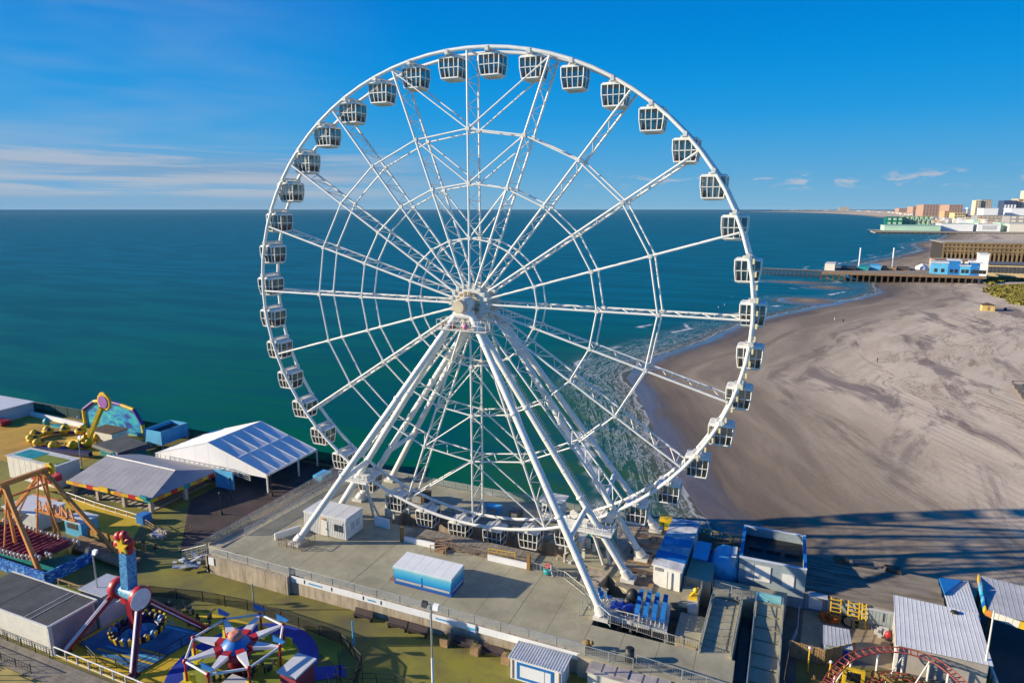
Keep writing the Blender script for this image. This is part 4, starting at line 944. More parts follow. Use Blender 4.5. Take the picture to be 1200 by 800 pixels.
def disc(r, n=40, c=(-12.8, -32.6), sx=1, sy=1): return [(c[0] + r * sx * math.cos(2 * PI * i / n), c[1] + r * sy * math.sin(2 * PI * i / n)) for i in range(n)]
sheet('round_blue_floor', disc(7.9), PL + .05, RBFLOOR)
sheet('round_green_floor', disc(5.9), PL + .08, GFLOOR)
sheet('green_lawn_patch', [(-10, -26.4), (-3.6, -28.4), (-5, -25.4), (-9.6, -24.8)], PL + .03, GFLOOR)
sheet('blue_path', [(-4.8, -31.5), (-1.6, -29.3), (-3.0, -27.9), (-6.3, -29.9)], PL + .06, RBFLOOR)
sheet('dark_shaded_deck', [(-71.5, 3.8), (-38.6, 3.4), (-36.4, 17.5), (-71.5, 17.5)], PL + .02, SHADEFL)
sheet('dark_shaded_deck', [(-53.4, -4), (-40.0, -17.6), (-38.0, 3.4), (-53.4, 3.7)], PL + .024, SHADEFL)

# ------------------------------------------------------------------ marquee
t = thing('marquee', 'large white marquee tent with a translucent panelled roof by the sea', 'marquee', (-56.8, 10, PL))
X0, X1, XM, Y0, Y1, ZE, ZR = -70.4, -43.2, -56.8, 3.7, 17.0, 6.3, 10.3
nb = 5
for side, xe in ((-1, X0), (1, X1)):
    for j in range(nb):
        y0 = Y0 + (Y1 - Y0) * j / nb; y1 = Y0 + (Y1 - Y0) * (j + 1) / nb
        for h in range(2):
            xa, za = (xe, ZE) if h == 0 else ((xe + XM) / 2, (ZE + ZR) / 2); xb, zb = ((xe + XM) / 2, (ZE + ZR) / 2) if h == 0 else (XM, ZR)
            q = MB(); n = 4; vs = []
            for i in range(n + 1):
                for k in range(n + 1):
                    u, v = i / n, k / n; sag = .11 * math.sin(PI * u) * math.sin(PI * v)
                    vs.append((xa + (xb - xa) * u, y0 + .02 + (y1 - y0 - .04) * v, za + (zb - za) * u - sag))
            q.add(vs, [(i * (n + 1) + k, (i + 1) * (n + 1) + k, (i + 1) * (n + 1) + k + 1, i * (n + 1) + k + 1) for i in range(n) for k in range(n)], True); q.build('roof_panel', CANVAS, t)
for j in range(nb + 1):
    y = Y0 + (Y1 - Y0) * j / nb
    q = MB(); q.beam((X0, y, ZE), (XM, y, ZR), .16); q.beam((XM, y, ZR), (X1, y, ZE), .16); q.build('rafter', WHITE, t)
    for x in ((X0, X1) if j in (0, 3, 5) else ()): MB().beam((x, y, PL), (x, y, ZE), .26).build('post', WHITE2, t)
for x, z in ((X0, ZE), (X1, ZE), (XM, ZR), ((X1 + XM) / 2, (ZE + ZR) / 2)): MB().beam((x, Y0, z), (x, Y1, z), .14).build('purlin', WHITE, t)
for a, b_, n_ in ((X0, XM, 4), (XM, X1, 3)):        # gable sheet, hung in panels
    for i in range(n_):
        xa, xb = a + (b_ - a) * i / n_, a + (b_ - a) * (i + 1) / n_; zz = lambda x: ZR - (ZR - ZE) * abs(x - XM) / (X1 - XM if x > XM else XM - X0)
        lo = PL if xb < XM + 1 else ZE - .7
        q = MB(); q.hexa([(xa + .02, Y0 - .04, lo), (xb - .02, Y0 - .04, lo), (xb - .02, Y0 + .02, lo), (xa + .02, Y0 + .02, lo)], [(xa + .02, Y0 - .04, zz(xa)), (xb - .02, Y0 - .04, zz(xb)), (xb - .02, Y0 + .02, zz(xb)), (xa + .02, Y0 + .02, zz(xa))]); q.build('gable_sheet', CANVAS, t)
MB().box((X1 - .05, Y0, ZE - .35), (X1 + .05, Y1, ZE)).build('valance', CANVAS, t)
fence('railing', [(X0 + 1, 2.6, 5.9), (-53.0, 2.6, 5.9), (-46.5, 3.0, 4.8)], 'white scalloped railing along the ridge side between pavilion and marquee', m=WHITE, infill='mid', sp=1.3, h=.9, pr=.07)
solo(MB().box((-53.8, 2.0, PL), (-49.6, 2.3, PL + 3.3)), 'blue_screen', SKYB, 'light blue painted screen wall at the open side of the marquee', 'screen')
solo(MB().box((-37.6, 9.0, PL + 1.0), (-35.6, 12.0, PL + 2.1)), 'blue_cover', SKYB, 'small light blue covered crate at the top of the ramps', 'crate')
for i, (x, y) in enumerate(((-47, -1), (-41.5, 2.8), (-44, -6))):
    q = MB(); q.tube((x, y, PL), (x, y, PL + 3.6), .07, 6); q.ball((x, y, PL + 3.8), .25, 8); q.lathe((x, y, PL), [(.3, 0), (.12, .6)], 8)
    solo(q, 'small_lamp_post', BLACK, ['black lantern post in the middle of the shaded deck', 'black lantern post at the marquee front', 'black lantern post nearest the wooden barrier'][i], 'lamp post')

# ------------------------------------------------------------------ hipped pavilion
t = thing('pavilion', 'open pavilion with a wide hipped grey roof and colourful fascia', 'pavilion', (-64, -4, PL))
ZP, ZQ = 5.5, 7.6
a, b_, c, d = Vector((-75.0, -10.6, ZP)), Vector((-54.6, -10.4, ZP)), Vector((-53.6, 4.0, ZP)), Vector((-74.6, 3.4, ZP)); e, f = Vector((-74.6, -3.2, ZQ)), Vector((-56.8, -3.5, ZQ))
PR = mat('grey_pavilion_roofing', (.33, .33, .36), .7, .1, .12, .3)
def slope(P, n):
    A_, B_, C_, D_ = P
    for i in range(n):
        f0, f1 = i / n, (i + 1) / n; q = MB(); lo0, lo1 = A_.lerp(B_, f0), A_.lerp(B_, f1); h0, h1 = D_.lerp(C_, f0), D_.lerp(C_, f1); g_ = (lo1 - lo0) * .012; dz = Vector((0, 0, .07))
        q.add([lo0 + g_, lo1 - g_, h1 - g_, h0 + g_, lo0 + g_ - dz, lo1 - g_ - dz, h1 - g_ - dz, h0 + g_ - dz], [(0, 1, 2, 3), (7, 6, 5, 4), (0, 4, 5, 1), (1, 5, 6, 2), (2, 6, 7, 3), (3, 7, 4, 0)]); q.build('roof_sheet', PR, t)
slope((a, b_, f, e), 14); slope((b_, c, f + Vector((.0, .05, 0)), f), 7); slope((c, d, e + Vector((0, .05, 0)), f + Vector((0, .05, 0))), 12)
MB().tube(e, f, .16, 6).build('ridge_cap', WHITE2, t); MB().tube(f, b_, .10, 6).build('hip_cap', PR, t)
def festoon(pts, m1, m2, n, parent, nm='fascia'):
    P = [Vector(p) for p in pts]
    for a_, b2 in zip(P, P[1:]):
        for i in range(n):
            q = MB(); q.beam(a_.lerp(b2, i / n), a_.lerp(b2, (i + 1) / n), .12, .55 + .18 * (i % 2)); q.build(nm, (m1, m2)[i % 2] if not isinstance(m1, list) else m1[i % len(m1)], parent)
festoon([a + Vector((-.1, -.1, -.2)), b_ + Vector((.1, -.1, -.2)), c + Vector((.1, .1, -.2))], [YEL, ORANGE, YEL, RED, YEL, TEAL], None, 12, t)
for x, y in ((-74.4, -10), (-68, -10), (-61.5, -10), (-55.2, -10), (-54.4, -4), (-54.2, 3.4), (-74, 3)): MB().box((x - .3, y - .3, PL), (x + .3, y + .3, ZP - .2)).build('column', mat('cream_column', (.45, .38, .30), .8), t)
solo(MB().beam((-55, -10.7, ZP + .3), (-56.6, -10.7, ZP + .3), .3, .6), 'corner_ornament', TEAL, 'teal wave ornament on the near corner of the pavilion eave', 'ornament')
solo(MB().box((-66.5, -10.85, ZP - .35), (-64.3, -10.7, ZP + .55)), 'sun_plaque', YEL, 'yellow plaque in the middle of the pavilion fascia', 'plaque')
fence('railing', [(-77.0, -11.2, PL), (-66, -12.2, PL), (-55.0, -12.6, PL)], 'white topped low barrier in front of the pavilion', m=WHITE, infill='mesh', sp=2.5, h=.9, fm=BLACK, pr=.08)
fence('railing', [(-52, -13.6, PL), (-45.6, -15.4, PL), (-44.0, -12, PL)], 'brown timber barrier at the edge of the shaded deck', m=WOOD, infill='mid', sp=1.6, h=1.1, pr=.07)
solo(MB().box((-54.2, -13.6, PL), (-52.6, -12.0, PL + 1.5)), 'blue_bin', BLUE, 'blue bin cube at the corner of the pavilion barrier', 'bin')
solo(MB().box((-48.4, -15.8, PL), (-46.0, -14.8, PL + .5)).box((-48.4, -14.8, PL + .4), (-46.0, -14.7, PL + 1.0)), 'park_bench', GREYW, 'pale bench beside the brown timber barrier', 'bench')
bl = thing('bumper_floor', 'slatted queue floor under the pavilion roof', 'floor', (-64, -6, PL))
for i in range(14): MB().box((-74 + i * 1.35, -9.6, PL + .03), (-73.1 + i * 1.35, 2.6, PL + .10)).build('floor_strip', mat('pale_floor_strip', (.40, .37, .32), .8), bl)

# ------------------------------------------------------------------ white shed left, crate, sea fence, far white building
t = thing('white_shed', 'long white shed with a yellow and green patched roof and striped awning', 'shed', (-86, -7.5, PL))
MB().box((-93.0, -9.8, PL), (-79.0, -5.6, PL + 4.2)).build('wall', CREAM, t)
MB().box((-93.2, -10.0, PL + 4.2), (-78.8, -5.4, PL + 4.32)).build('roof', WHITE2, t)
MB().box((-92.0, -9.2, PL + 4.32), (-86.5, -6.2, PL + 4.38)).build('roof_patch', TEAL, t); MB().box((-86.3, -9.4, PL + 4.32), (-79.6, -6.8, PL + 4.38)).build('roof_patch', GFLOOR, t)
for i in range(8): MB().box((-92.8 + i * 1.72, -9.88, PL + .1), (-91.2 + i * 1.72, -9.8, PL + 4.1)).build('wall_panel', CREAM, t)
solo(MB().hexa([(-82.4, -12.2, PL + 2.2), (-77.2, -12.2, PL + 2.2), (-77.2, -10.0, PL + 2.2), (-82.4, -10.0, PL + 2.2)], [(-82.2, -12.1, PL + 2.9), (-77.4, -12.1, PL + 2.9), (-77.4, -10.0, PL + 3.3), (-82.2, -10.0, PL + 3.3)]), 'red_canopy', RED, 'red and white canopy between the white shed and the pavilion', 'canopy')
solo(MB().box((-82.2, -12.35, PL + .8), (-78.6, -12.2, PL + 2.3)), 'white_signboard', BANNER, 'white signboard with red edging under the red canopy', 'sign')
t = thing('open_crate', 'light blue open topped container standing on legs by the sea fence', 'container', (-79, 14, PL))
ZA, ZB = PL + 1.3, PL + 4.2
b = MB(); X_, Y_ = (-83.0, -78.0), (10.8, 17.4)
b.box((X_[0], Y_[0], ZA), (X_[1], Y_[1], ZA + .1)); b.box((X_[0], Y_[0], ZA + .1), (X_[1], Y_[0] + .15, ZB)); b.box((X_[0], Y_[1] - .15, ZA + .1), (X_[1], Y_[1], ZB)); b.box((X_[0], Y_[0] + .15, ZA + .1), (X_[0] + .15, Y_[1] - .15, ZB)); b.box((X_[1] - .15, Y_[0] + .15, ZA + .1), (X_[1], Y_[1] - .15, ZB))
b.build('wall', SKYB, t)
for x in X_:
    for y in Y_: MB().beam((x + (.2 if x < -80 else -.2), y + (.2 if y < 14 else -.2), PL), (x + (.2 if x < -80 else -.2), y + (.2 if y < 14 else -.2), ZA), .3).build('leg', GALV, t)
MB().box((X_[0] + .16, Y_[0] + .16, ZB - .9), (X_[1] - .16, Y_[1] - .16, ZB - .8)).build('dark_lining', BLACK, t)
t = thing('low_shed', 'low dark roofed stall with a teal gable in front of the blue container', 'stall', (-83, 5, PL))
q = MB(); q.hexa([(-89, 3.4, PL + 2.0), (-79.2, 1.8, PL + 2.0), (-76.6, 7.6, PL + 2.0), (-86.5, 9.4, PL + 2.0)], [(-88.6, 3.6, PL + 2.5), (-79.4, 2.2, PL + 2.5), (-77.4, 7.2, PL + 3.0), (-86.3, 9.0, PL + 3.0)]); q.build('roof', DKROOF, t)
MB().box((-88, 4.4, PL), (-78.5, 7.4, PL + 2.0)).build('wall', TEAL, t); MB().hexa([(-80.5, .9, PL + 1.8), (-77.8, .9, PL + 1.8), (-77.8, 1.2, PL + 1.8), (-80.5, 1.2, PL + 1.8)], [(-79.3, .9, PL + 3.1), (-79.0, .9, PL + 3.1), (-79.0, 1.2, PL + 3.1), (-79.3, 1.2, PL + 3.1)]).build('gable', TEAL, t)
fence('sea_fence', [(-160, 18.3, PL), (-110, 18.3, PL), (-37, 18.3, PL)], 'long dark green netting fence along the sea edge of the pier', 'fence', h=2.4, sp=4.6, m=GREENM, infill='panel', fm=MESHD, pr=.09)
t = thing('shore_building', 'white building end with a flat roof at the far left of the pier', 'building', (-140, 13, PL))
MB().box((-152, 8.6, PL), (-129, 16.6, PL + 3.0)).build('wall', GREYW, t); MB().box((-152.3, 8.3, PL + 3.0), (-128.7, 16.9, PL + 3.2)).build('roof', ROOFW, t)
solo(MB().beam((-128.6, 15.4, PL + .55), (-107.5, 14.4, PL + .55), .4, 1.1), 'low_white_wall', BANNER, 'low white wall between the orange floor and the sea fence', 'wall')
solo(MB().ball((-118.0, 12.6, PL + .7), .9, 8, (1, .8, 1)).box((-115.6, 11.8, PL), (-111.8, 12.9, PL + .5)), 'green_cover', TEAL, 'dark teal covered tubs beside the low white wall', 'cover')
solo(MB().box((-129.4, 7.2, PL + .3), (-125.5, 9.4, PL + 1.2)).box((-129.2, 7.5, PL), (-128.9, 9.0, PL + .3)), 'red_cart', DKRED, 'dark red cart on the orange floor at the left edge', 'cart')
person((-113.0, 16.6, PL), 'person in a white top standing by the sea fence', .4, BANNER)
# crazy-shaped yellow flat ride with backdrop
t = thing('yellow_ride', 'ring of yellow tub seats with a long yellow arm carrying a purple star disc', 'amusement ride', (-100, 5, PL))
cx, cy = -102.5, 6.6
for k in range(11):
    a = k * 2 * PI / 11; x, y = cx + 7.6 * math.cos(a), cy + 4.4 * math.sin(a)
    q = MB(); q.lathe((x, y, PL + .3), [(.75, 0), (1.15, .35), (1.2, 1.0), (.85, 1.0)], 10); q.ball((x + .5 * math.cos(a), y + .5 * math.sin(a), PL + 1.4), .85, 8, (1, 1, .9)); p_ = q.build('tub_seat', YEL, t)
    MB().ball((x - .35 * math.cos(a), y - .35 * math.sin(a), PL + 1.3), .55, 6).build('seat_hollow', BROWNW, p_)
q = MB(); q.path([(cx + 7.6 * math.cos(i * PI / 12), cy + 4.4 * math.sin(i * PI / 12), PL + .45) for i in range(24)], .3, 6, True); q.build('ring_frame', mat('purple_frame_paint', (.10, .03, .22), .5), t)
q = MB(); q.beam((-95.0, 6.6, PL + 1.0), (-90.5, 7.6, PL + 8.9), 1.0, .7); q.path([(-99, 5.0, PL + 1.0), (-96.4, 5.8, PL + .9), (-95.0, 6.6, PL + 2.2)], .8, 8); q.build('arm', YEL, t)
q = MB(); q.lathe((-89.8, 7.8, PL + 10.2), [(1.9, -.25), (2.1, 0), (1.9, .25)], 12, 'Y'); s_ = q.build('star_disc', YEL, t); MB().lathe((-89.8, 7.5, PL + 10.2), [(1.35, -.08), (1.35, .02)], 12, 'Y').build('disc_centre', mat('purple_disc', (.30, .10, .40), .5), s_)
MB().beam((-103, .6, PL + .5), (-88, 2.4, PL + .9), .9, .8).build('base_beam', mat('navy_base', (.02, .02, .10), .5), t)
t = thing('ride_backdrop', 'painted wave backdrop in blue and teal with a yellow and purple border', 'backdrop', (-99, 15, PL))
def wave_mat():
    g = G('painted_waves'); p = g.pos(); n = g.noise(g.map(p, (.25, .25, .5), (0, .5, 0)), 1.0, 4, .5, 1.5); r = g.N.new('ShaderNodeValToRGB'); g.L.new(n, r.inputs[0]); e = r.color_ramp.elements
    e[0].position, e[0].color = .30, (.01, .03, .25, 1); e[1].position, e[1].color = .72, (.25, .62, .50, 1)
    for q_, c_ in ((.42, (.01, .14, .45)), (.50, (.01, .33, .55)), (.58, (.02, .45, .45))): x = e.new(q_); x.color = (*c_, 1)
    g.L.new(r.outputs[0], g.b.inputs['Base Color']); g.b.inputs['Roughness'].default_value = .5; return g.m
WAVE = wave_mat()
top = [(-108, 4.2), (-104, 6.6), (-100, 7.2), (-95, 6.8), (-91.2, 6.2), (-89, 3.0)]
for (xa, za), (xb, zb) in zip(top, top[1:]):
    q = MB(); q.hexa([(xa, 15.2, PL), (xb, 15.2, PL), (xb, 15.4, PL), (xa, 15.4, PL)], [(xa, 15.2, PL + za), (xb, 15.2, PL + zb), (xb, 15.4, PL + zb), (xa, 15.4, PL + za)]); q.build('mural_panel', WAVE, t)
for i, ((xa, za), (xb, zb)) in enumerate(zip([(-108, 0)] + top, top + [(-88.6, 0)])): MB().tube((xa, 15.1, PL + za), (xb, 15.1, PL + zb), .42, 6).build('border', (YEL, MATS['purple_frame_paint'])[i % 2], t)
t = thing('ride_booth', 'pale box booth with a brown roof in front of the painted backdrop', 'booth', (-93, 10.5, PL))
MB().box((-97.2, 9.0, PL), (-90.6, 12.6, PL + 2.6)).build('wall', CREAM, t); MB().box((-97.4, 8.8, PL + 2.6), (-90.4, 12.8, PL + 2.75)).build('roof', BROWNW, t)

# ------------------------------------------------------------------ pirate ship ride
t = thing('pirate_ship_ride', 'orange framed swinging ship ride with maroon seats above a blue wave painted base', 'amusement ride', (-60.5, -26, PL))
ZA = 14.2
for y, sxr, sxl in ((-27.8, -51.4, -70.0), (-22.4, -46.4, -74.0)):
    ap = Vector((-60.6, y, ZA))
    for fx in (sxr, sxl):
        l = MB().beam(ap, (fx, y - (2.0 if y < -26 else -.4), PL), .5, .5, (0, 1, 0)).build('frame_leg', ORANGE, t)
        MB().box((fx - .8, y - (2.9 if y < -26 else .6), PL), (fx + .8, y + (-1.1 if y < -26 else 1.2), PL + .35)).build('foot', ORANGE, l)
    MB().beam(ap + Vector((3.2, 0, -4.2)), ap + Vector((-3.2, 0, -4.2)), .22).build('tie_bar', ORANGE, t)
    MB().beam(ap, (-60.6, y + .3, PL + .3), .36, .36, (0, 1, 0)).build('rear_post', ORANGE, t)
MB().beam((-60.6, -28.4, ZA + .1), (-60.6, -21.8, ZA + .1), .6, .7).build('axle_beam', ORANGE, t)
MB().beam((-60.6, -27.6, ZA - 2), (-60.6, -22.5, ZA - 2), .3).build('lower_beam', ORANGE, t)
MB().lathe((-60.6, -21.4, ZA), [(.9, -.3), (1.0, 0), (.7, .3)], 10, 'Y').build('motor_cover', YEL, t)
for x0 in (-66.4, -60.6, -54.8):
    for y0, y1 in ((-27.4, -29.0), (-23.2, -24.6)):
        MB().beam((-60.6 + (x0 + 60.6) * .04, y0, ZA - .2), (x0, y1, 5.2), .18).build('hanger_rod', ORANGE, t)
n = 13; hull = MB(); X = [-68.8 + 19.2 * i / (n - 1) for i in range(n)]
prof = []
for i, x in enumerate(X):
    u = (i / (n - 1) - .5) * 2; wd = 2.65 * math.sqrt(max(0, 1 - abs(u) ** 3.2)) + .25; zt = 5.0 + 1.5 * abs(u) ** 3; zb = 3.55 + 1.9 * abs(u) ** 2.4; yc = -26.8
    prof.append([(x, yc - wd, zt), (x, yc - wd * .75, (zt + zb) / 2), (x, yc, zb), (x, yc + wd * .75, (zt + zb) / 2), (x, yc + wd, zt)])
vs = [v for p in prof for v in p]
hull.add(vs, [(i * 5 + k, (i + 1) * 5 + k, (i + 1) * 5 + k + 1, i * 5 + k + 1) for i in range(n - 1) for k in range(4)], True)
for i in (0, n - 1): hull.add(prof[i], [(0, 1, 2, 3, 4)])
hl = hull.build('hull', mat('gilded_hull', (.38, .20, .03), .5, .1, .35, 1.2, alt=(.55, .42, .10)), t)
dk = MB(); dk.add([(p[0][0], p[0][1] + .15, p[0][2] - .35) for p in prof] + [(p[4][0], p[4][1] - .15, p[4][2] - .35) for p in prof], [(i, i + 1, n + i + 1, n + i) for i in range(n - 1)]); dk.build('ship_deck', SAIL, t)
for i in range(13):
    x = -66.8 + i * 1.18; u = abs((x + 60.4) / 9.6); wd = 2.4 * math.sqrt(max(0, 1 - u ** 3.2)); z = 4.95 + 1.5 * u ** 3
    MB().box((x - .14, -26.8 - wd, z - .1), (x + .10, -26.8 + wd, z + .42)).build('seat_row', mat('maroon_seat', (.20, .035, .07), .6, 0, .25, 2), t)
q = MB(); rr = random.Random(9)
for p in prof[1:-1]:
    for s_, v in ((-1, p[0]), (1, p[4])):
        for k in (-.4, .4): q.ball((v[0] + k, v[1] - .1 * s_, v[2] + .28), .24, 6); q.tube((v[0] + k, v[1] - .1 * s_, v[2] - .3), (v[0] + k, v[1] - .1 * s_, v[2] + .2), .13, 5)
q.build('rail_figures', mat('pale_figure_paint', (.55, .48, .46), .6, 0, .25, 2), t, kind='stuff')
WAVEB = None
def wave2():
    g = G('painted_blue_waves'); n_ = g.noise(g.map(g.pos(), (1, 1, 1.6)), .9, 6, .6, 1.8); r = g.N.new('ShaderNodeValToRGB'); g.L.new(n_, r.inputs[0]); e = r.color_ramp.elements
    e[0].position, e[0].color = .42, (.005, .06, .38, 1); e[1].position, e[1].color = .64, (.30, .52, .70, 1); x = e.new(.54); x.color = (.01, .20, .60, 1)
    g.L.new(r.outputs[0], g.b.inputs['Base Color']); return g.m
WAVEB = wave2()
for i in range(5): MB().box((-64.5 - 5 + i * 4.0, -30.6, PL), (-60.6 - 5 + i * 4.0 , -30.3, PL + 1.7)).build('wave_panel', WAVEB, t)
for i in range(2): MB().box((-49.6, -30.3 + i * 3.1, PL), (-49.3, -27.3 + i * 3.1, PL + 1.7)).build('wave_panel', WAVEB, t)
MB().box((-69.4, -30.2, PL), (-49.7, -24.2, PL + .25)).build('base_floor', TEAL, t)
# letters on the beam of the far frame
sg = thing('ride_name_sign', 'orange letter sign on a beam behind the swinging ship', 'sign', tuple(at(42, 597, 7.6)))
pa, pb_ = at(42, 597, 7.2), at(89, 610, 7.2)
MB().beam(pa, pb_, .4, .35).build('beam', ORANGE, sg)
dr = (pb_ - pa); L_ = dr.length; ang = math.atan2(dr.y, dr.x)
for i, ch in enumerate('BAHUNA'):
    o = text3(ch, pa + dr * (.03 + .155 * i) + Vector((0, 0, .2)), 2.1, mat('peach_letters', (.75, .36, .16), .5), sg, (PI / 2 - .1, 0, ang), .09, 'letter')
# green grey timber stage and stairs behind the ship
t = thing('ride_stage', 'yellow edged timber loading stage curving behind the ship ride', 'stage', (-52, -22, PL))
for i in range(12): x = -57 + i * 1.2; MB().box((x, -23.6 - .06 * i, PL + .5), (x + 1.1, -20.6 - .1 * i, PL + .85)).build('stage_board', WOOD, t)
for i in range(10): x = -56 + i * 1.25; MB().box((x, -20.2, PL + .85), (x + 1.15, -20.05, PL + 1.9)).build('side_panel', mat('ochre_panel', (.38, .23, .06), .7), t)
t = thing('yellow_landing', 'flat yellow green landing with timber rails beside the grey building', 'landing', (-45, -31.5, PL))
MB().box((-47.6, -33.2, PL), (-43.0, -30.2, PL + .4)).build('platform', GFLOOR, t)
for y in (-33.3, -30.1): q = MB(); q.beam((-47.6, y, PL + 1.1), (-43, y, PL + 1.1), .14); [q.beam((x, y, PL), (x, y, PL + 1.1), .14) for x in (-47.5, -45.3, -43.1)]; q.build('handrail', WOOD, t)
solo(MB().box((-59, -37, PL), (-48.5, -34.0, PL + .35)).box((-59, -37.2, PL + .35), (-48.4, -37, PL + 1.0)).box((-48.6, -37, PL + .35), (-48.4, -33.9, PL + 1.0)), 'blue_enclosure', BLUE, 'low blue edged enclosure at the left edge in front of the ship', 'enclosure')
t = thing('small_cabin', 'small white and blue cabin behind the swinging ship ride', 'cabin', (-60, -18.5, PL))
MB().box((-61.2, -20.2, PL), (-57.4, -17.6, PL + 2.4)).build('wall', SKYB, t); MB().box((-61.4, -20.4, PL + 2.4), (-57.2, -17.4, PL + 2.6)).build('roof', ROOFW, t); MB().box((-60.6, -20.26, PL + 1.2), (-58.2, -20.2, PL + 2.1)).build('window', GLASS, t)
t = thing('grey_cabin', 'grey walled cabin with a white roof at the left edge behind the ship', 'cabin', (-70, -19, PL))
MB().box((-74, -21.4, PL), (-66.0, -17.0, PL + 2.6)).build('wall', GREYW, t); MB().box((-74.2, -21.6, PL + 2.6), (-65.8, -16.8, PL + 2.8)).build('roof', ROOFW, t)

# ------------------------------------------------------------------ grey flat roofed building and small booths
t = thing('grey_building', 'pale building with a flat dark felt roof at the bottom left', 'building', (-40, -37, PL))
MB().box((-49.8, -39.3, PL), (-34.4, -34.1, 6.45)).build('wall', CREAM, t)
MB().box((-34.4, -39.1, PL), (-34.25, -34.3, 6.3)).build('shaded_side_face', mat('mauve_painted_shade', (.30, .27, .30), .7), t)  # right wall face coloured mauve for the shade on that side
for x in (-34.5,): MB().box((x, -39.5, PL), (x + .35, -39.1, 6.45)).build('corner_post', WHITE2, t)
for i in range(5):
    a = -50 + i * 3.15; MB().box((a, -39.4, 6.45), (a + 3.12, -33.95, 6.56 + .02 * (i % 2))).build('roof_strip', DKROOF, t)
q = MB(); q.box((-50.1, -39.6, 6.42), (-34.1, -39.42, 6.66)); q.box((-34.22, -39.42, 6.42), (-34.05, -33.8, 6.66)); q.box((-50.1, -33.93, 6.42), (-34.22, -33.8, 6.66)); q.build('roof_edge', WHITE, t)
MB().box((-37.6, -39.3, 6.585), (-37.5, -34, 6.61)).build('roof_seam', GREYW, t); MB().box((-38.6, -39.3, 6.585), (-38.5, -34, 6.61)).build('roof_seam', GREYW, t)
t = thing('white_roof_booth', 'small grey booth with a white ribbed roof beside the lamp post', 'booth', (-38, -30, PL))
MB().box((-40.0, -31.8, PL), (-36.2, -28.5, 5.35)).build('wall', GREYW, t)
q = MB(); q.box((-40.3, -32.1, 5.35), (-35.9, -28.2, 5.45)); roof_ribs(q, (-40.3, -32.1, 5.45), (-35.9, -32.1, 5.45), (-35.9, -28.2, 5.45), (-40.3, -28.2, 5.45), 9, .04, .06); q.build('roof', ROOFW, t)
solo(MB().box((-34.0, -34.0, PL), (-33.7, -30.8, PL + 2.2)), 'screen_board', GREYW, 'pale screen panel between the grey building and the pendulum ride', 'panel')

# ------------------------------------------------------------------ pendulum ride
t = thing('pendulum_ride', 'pendulum ride with crimson legs, blue tower and red flower ornament on top', 'amusement ride', (-27.5, -34, PL))
ZH = 9.4; hubs = [Vector((-29.6, -34, ZH)), Vector((-25.7, -34.3, ZH))]
LED = mat('white_led_strip_cover', (.72, .66, .74), .4, 0, .1, 2)
for h, feet in ((hubs[0], [(-33.4, -38.5), (-33.0, -29.6)]), (hubs[1], [(-22.7, -38.3), (-21.9, -29.2)])):
    for fx, fy in feet:
        F = Vector((fx, fy, PL + .1)); l = MB().beam(h, F, .55, .55).build('leg', DKRED, t); d = (F - h)
        MB().beam(h + d * .18 + Vector((.0, -.32, .08)), h + d * .95 + Vector((0, -.32, .08)), .34, .12, (0, 1, 0)).build('light_strip', LED, l)
        MB().box((fx - .5, fy - .5, PL), (fx + .5, fy + .5, PL + .25)).build('foot', DKSTEEL, l)
for h, s_ in ((hubs[0], -1), (hubs[1], 1)):
    MB().lathe(h, [(1.1, -.45), (1.2, -.35), (1.2, .35), (1.1, .45)], 16, 'X').build('bearing_housing', RED, t)
MB().lathe(hubs[1] + Vector((.75, -.5, .1)), [(1.15, -.08), (1.25, 0), (1.15, .08)], 18, 'X').build('round_cover', LED, t)
MB().tube(hubs[0], hubs[1], .8, 12).build('axle', mat('speckled_blue_paint', (.02, .28, .62), .5, 0, .7, 6, alt=(.25, .6, .8)), t)
BT = mat('blue_tower_lights', (.015, .16, .50), .5, 0, .55, 5, alt=(.12, .42, .75))
MB().beam((-27.7, -34.1, ZH), (-27.2, -34.1, ZH + 5.2), 1.2, 1.2, (0, 1, 0)).build('tower', BT, t)
MB().beam((-27.7, -34.1, ZH), (-27.4, -34.1, PL + 2.0), .9, .9, (0, 1, 0)).build('pendulum_arm', DKRED, t)
fl = MB()
for k in range(6):
    a = k * PI / 3 + .3; fl.ball((-27.3 + .95 * math.cos(a), -34.3, ZH + 6.2 + .95 * math.sin(a)), .62, 8, (1, .8, 1))
fl = fl.build('flower_ornament', RED, t)
st_ = MB(); pts = [((1.05 if k % 2 == 0 else .5) * math.cos(k * PI / 6 + .3), (1.05 if k % 2 == 0 else .5) * math.sin(k * PI / 6 + .3)) for k in range(12)]
st_.hexa([(-26.9 + a, -35.0, ZH + 6.2 + b) for a, b in pts], [(-26.9 + a, -34.8, ZH + 6.2 + b) for a, b in pts]); st_.build('star', YEL, fl)
MB().box((-30.2, -33.6, ZH - 2.4), (-28.8, -32.6, ZH - .8)).build('counterweight', RED, t)
g0 = Vector((-27.3, -33.9, PL + 1.3))
MB().path([g0 + Vector((2.2 * math.cos(i * PI / 10), 2.2 * math.sin(i * PI / 10), 0)) for i in range(20)], .28, 6, True).build('seat_ring', MATS['navy_base'], t)
for k in range(20):
    a = k * 2 * PI / 20; c_, s_ = math.cos(a), math.sin(a)
    q = MB(); q.ball(g0 + Vector((2.5 * c_, 2.5 * s_, .45)), .42, 6, (1, 1, 1.3)); q.build('rider_seat', (BLUE, BLACK, BLACK, MATS['navy_base'])[k % 4], t)
    MB().beam(g0 + Vector((2.75 * c_, 2.75 * s_, .2)), g0 + Vector((2.95 * c_, 2.95 * s_, .95)), .34, .14).build('shoulder_bar', YEL, t)
MB().ball(g0, 1.1, 10, (1, 1, .7)).build('seat_hub', BLUE, t)
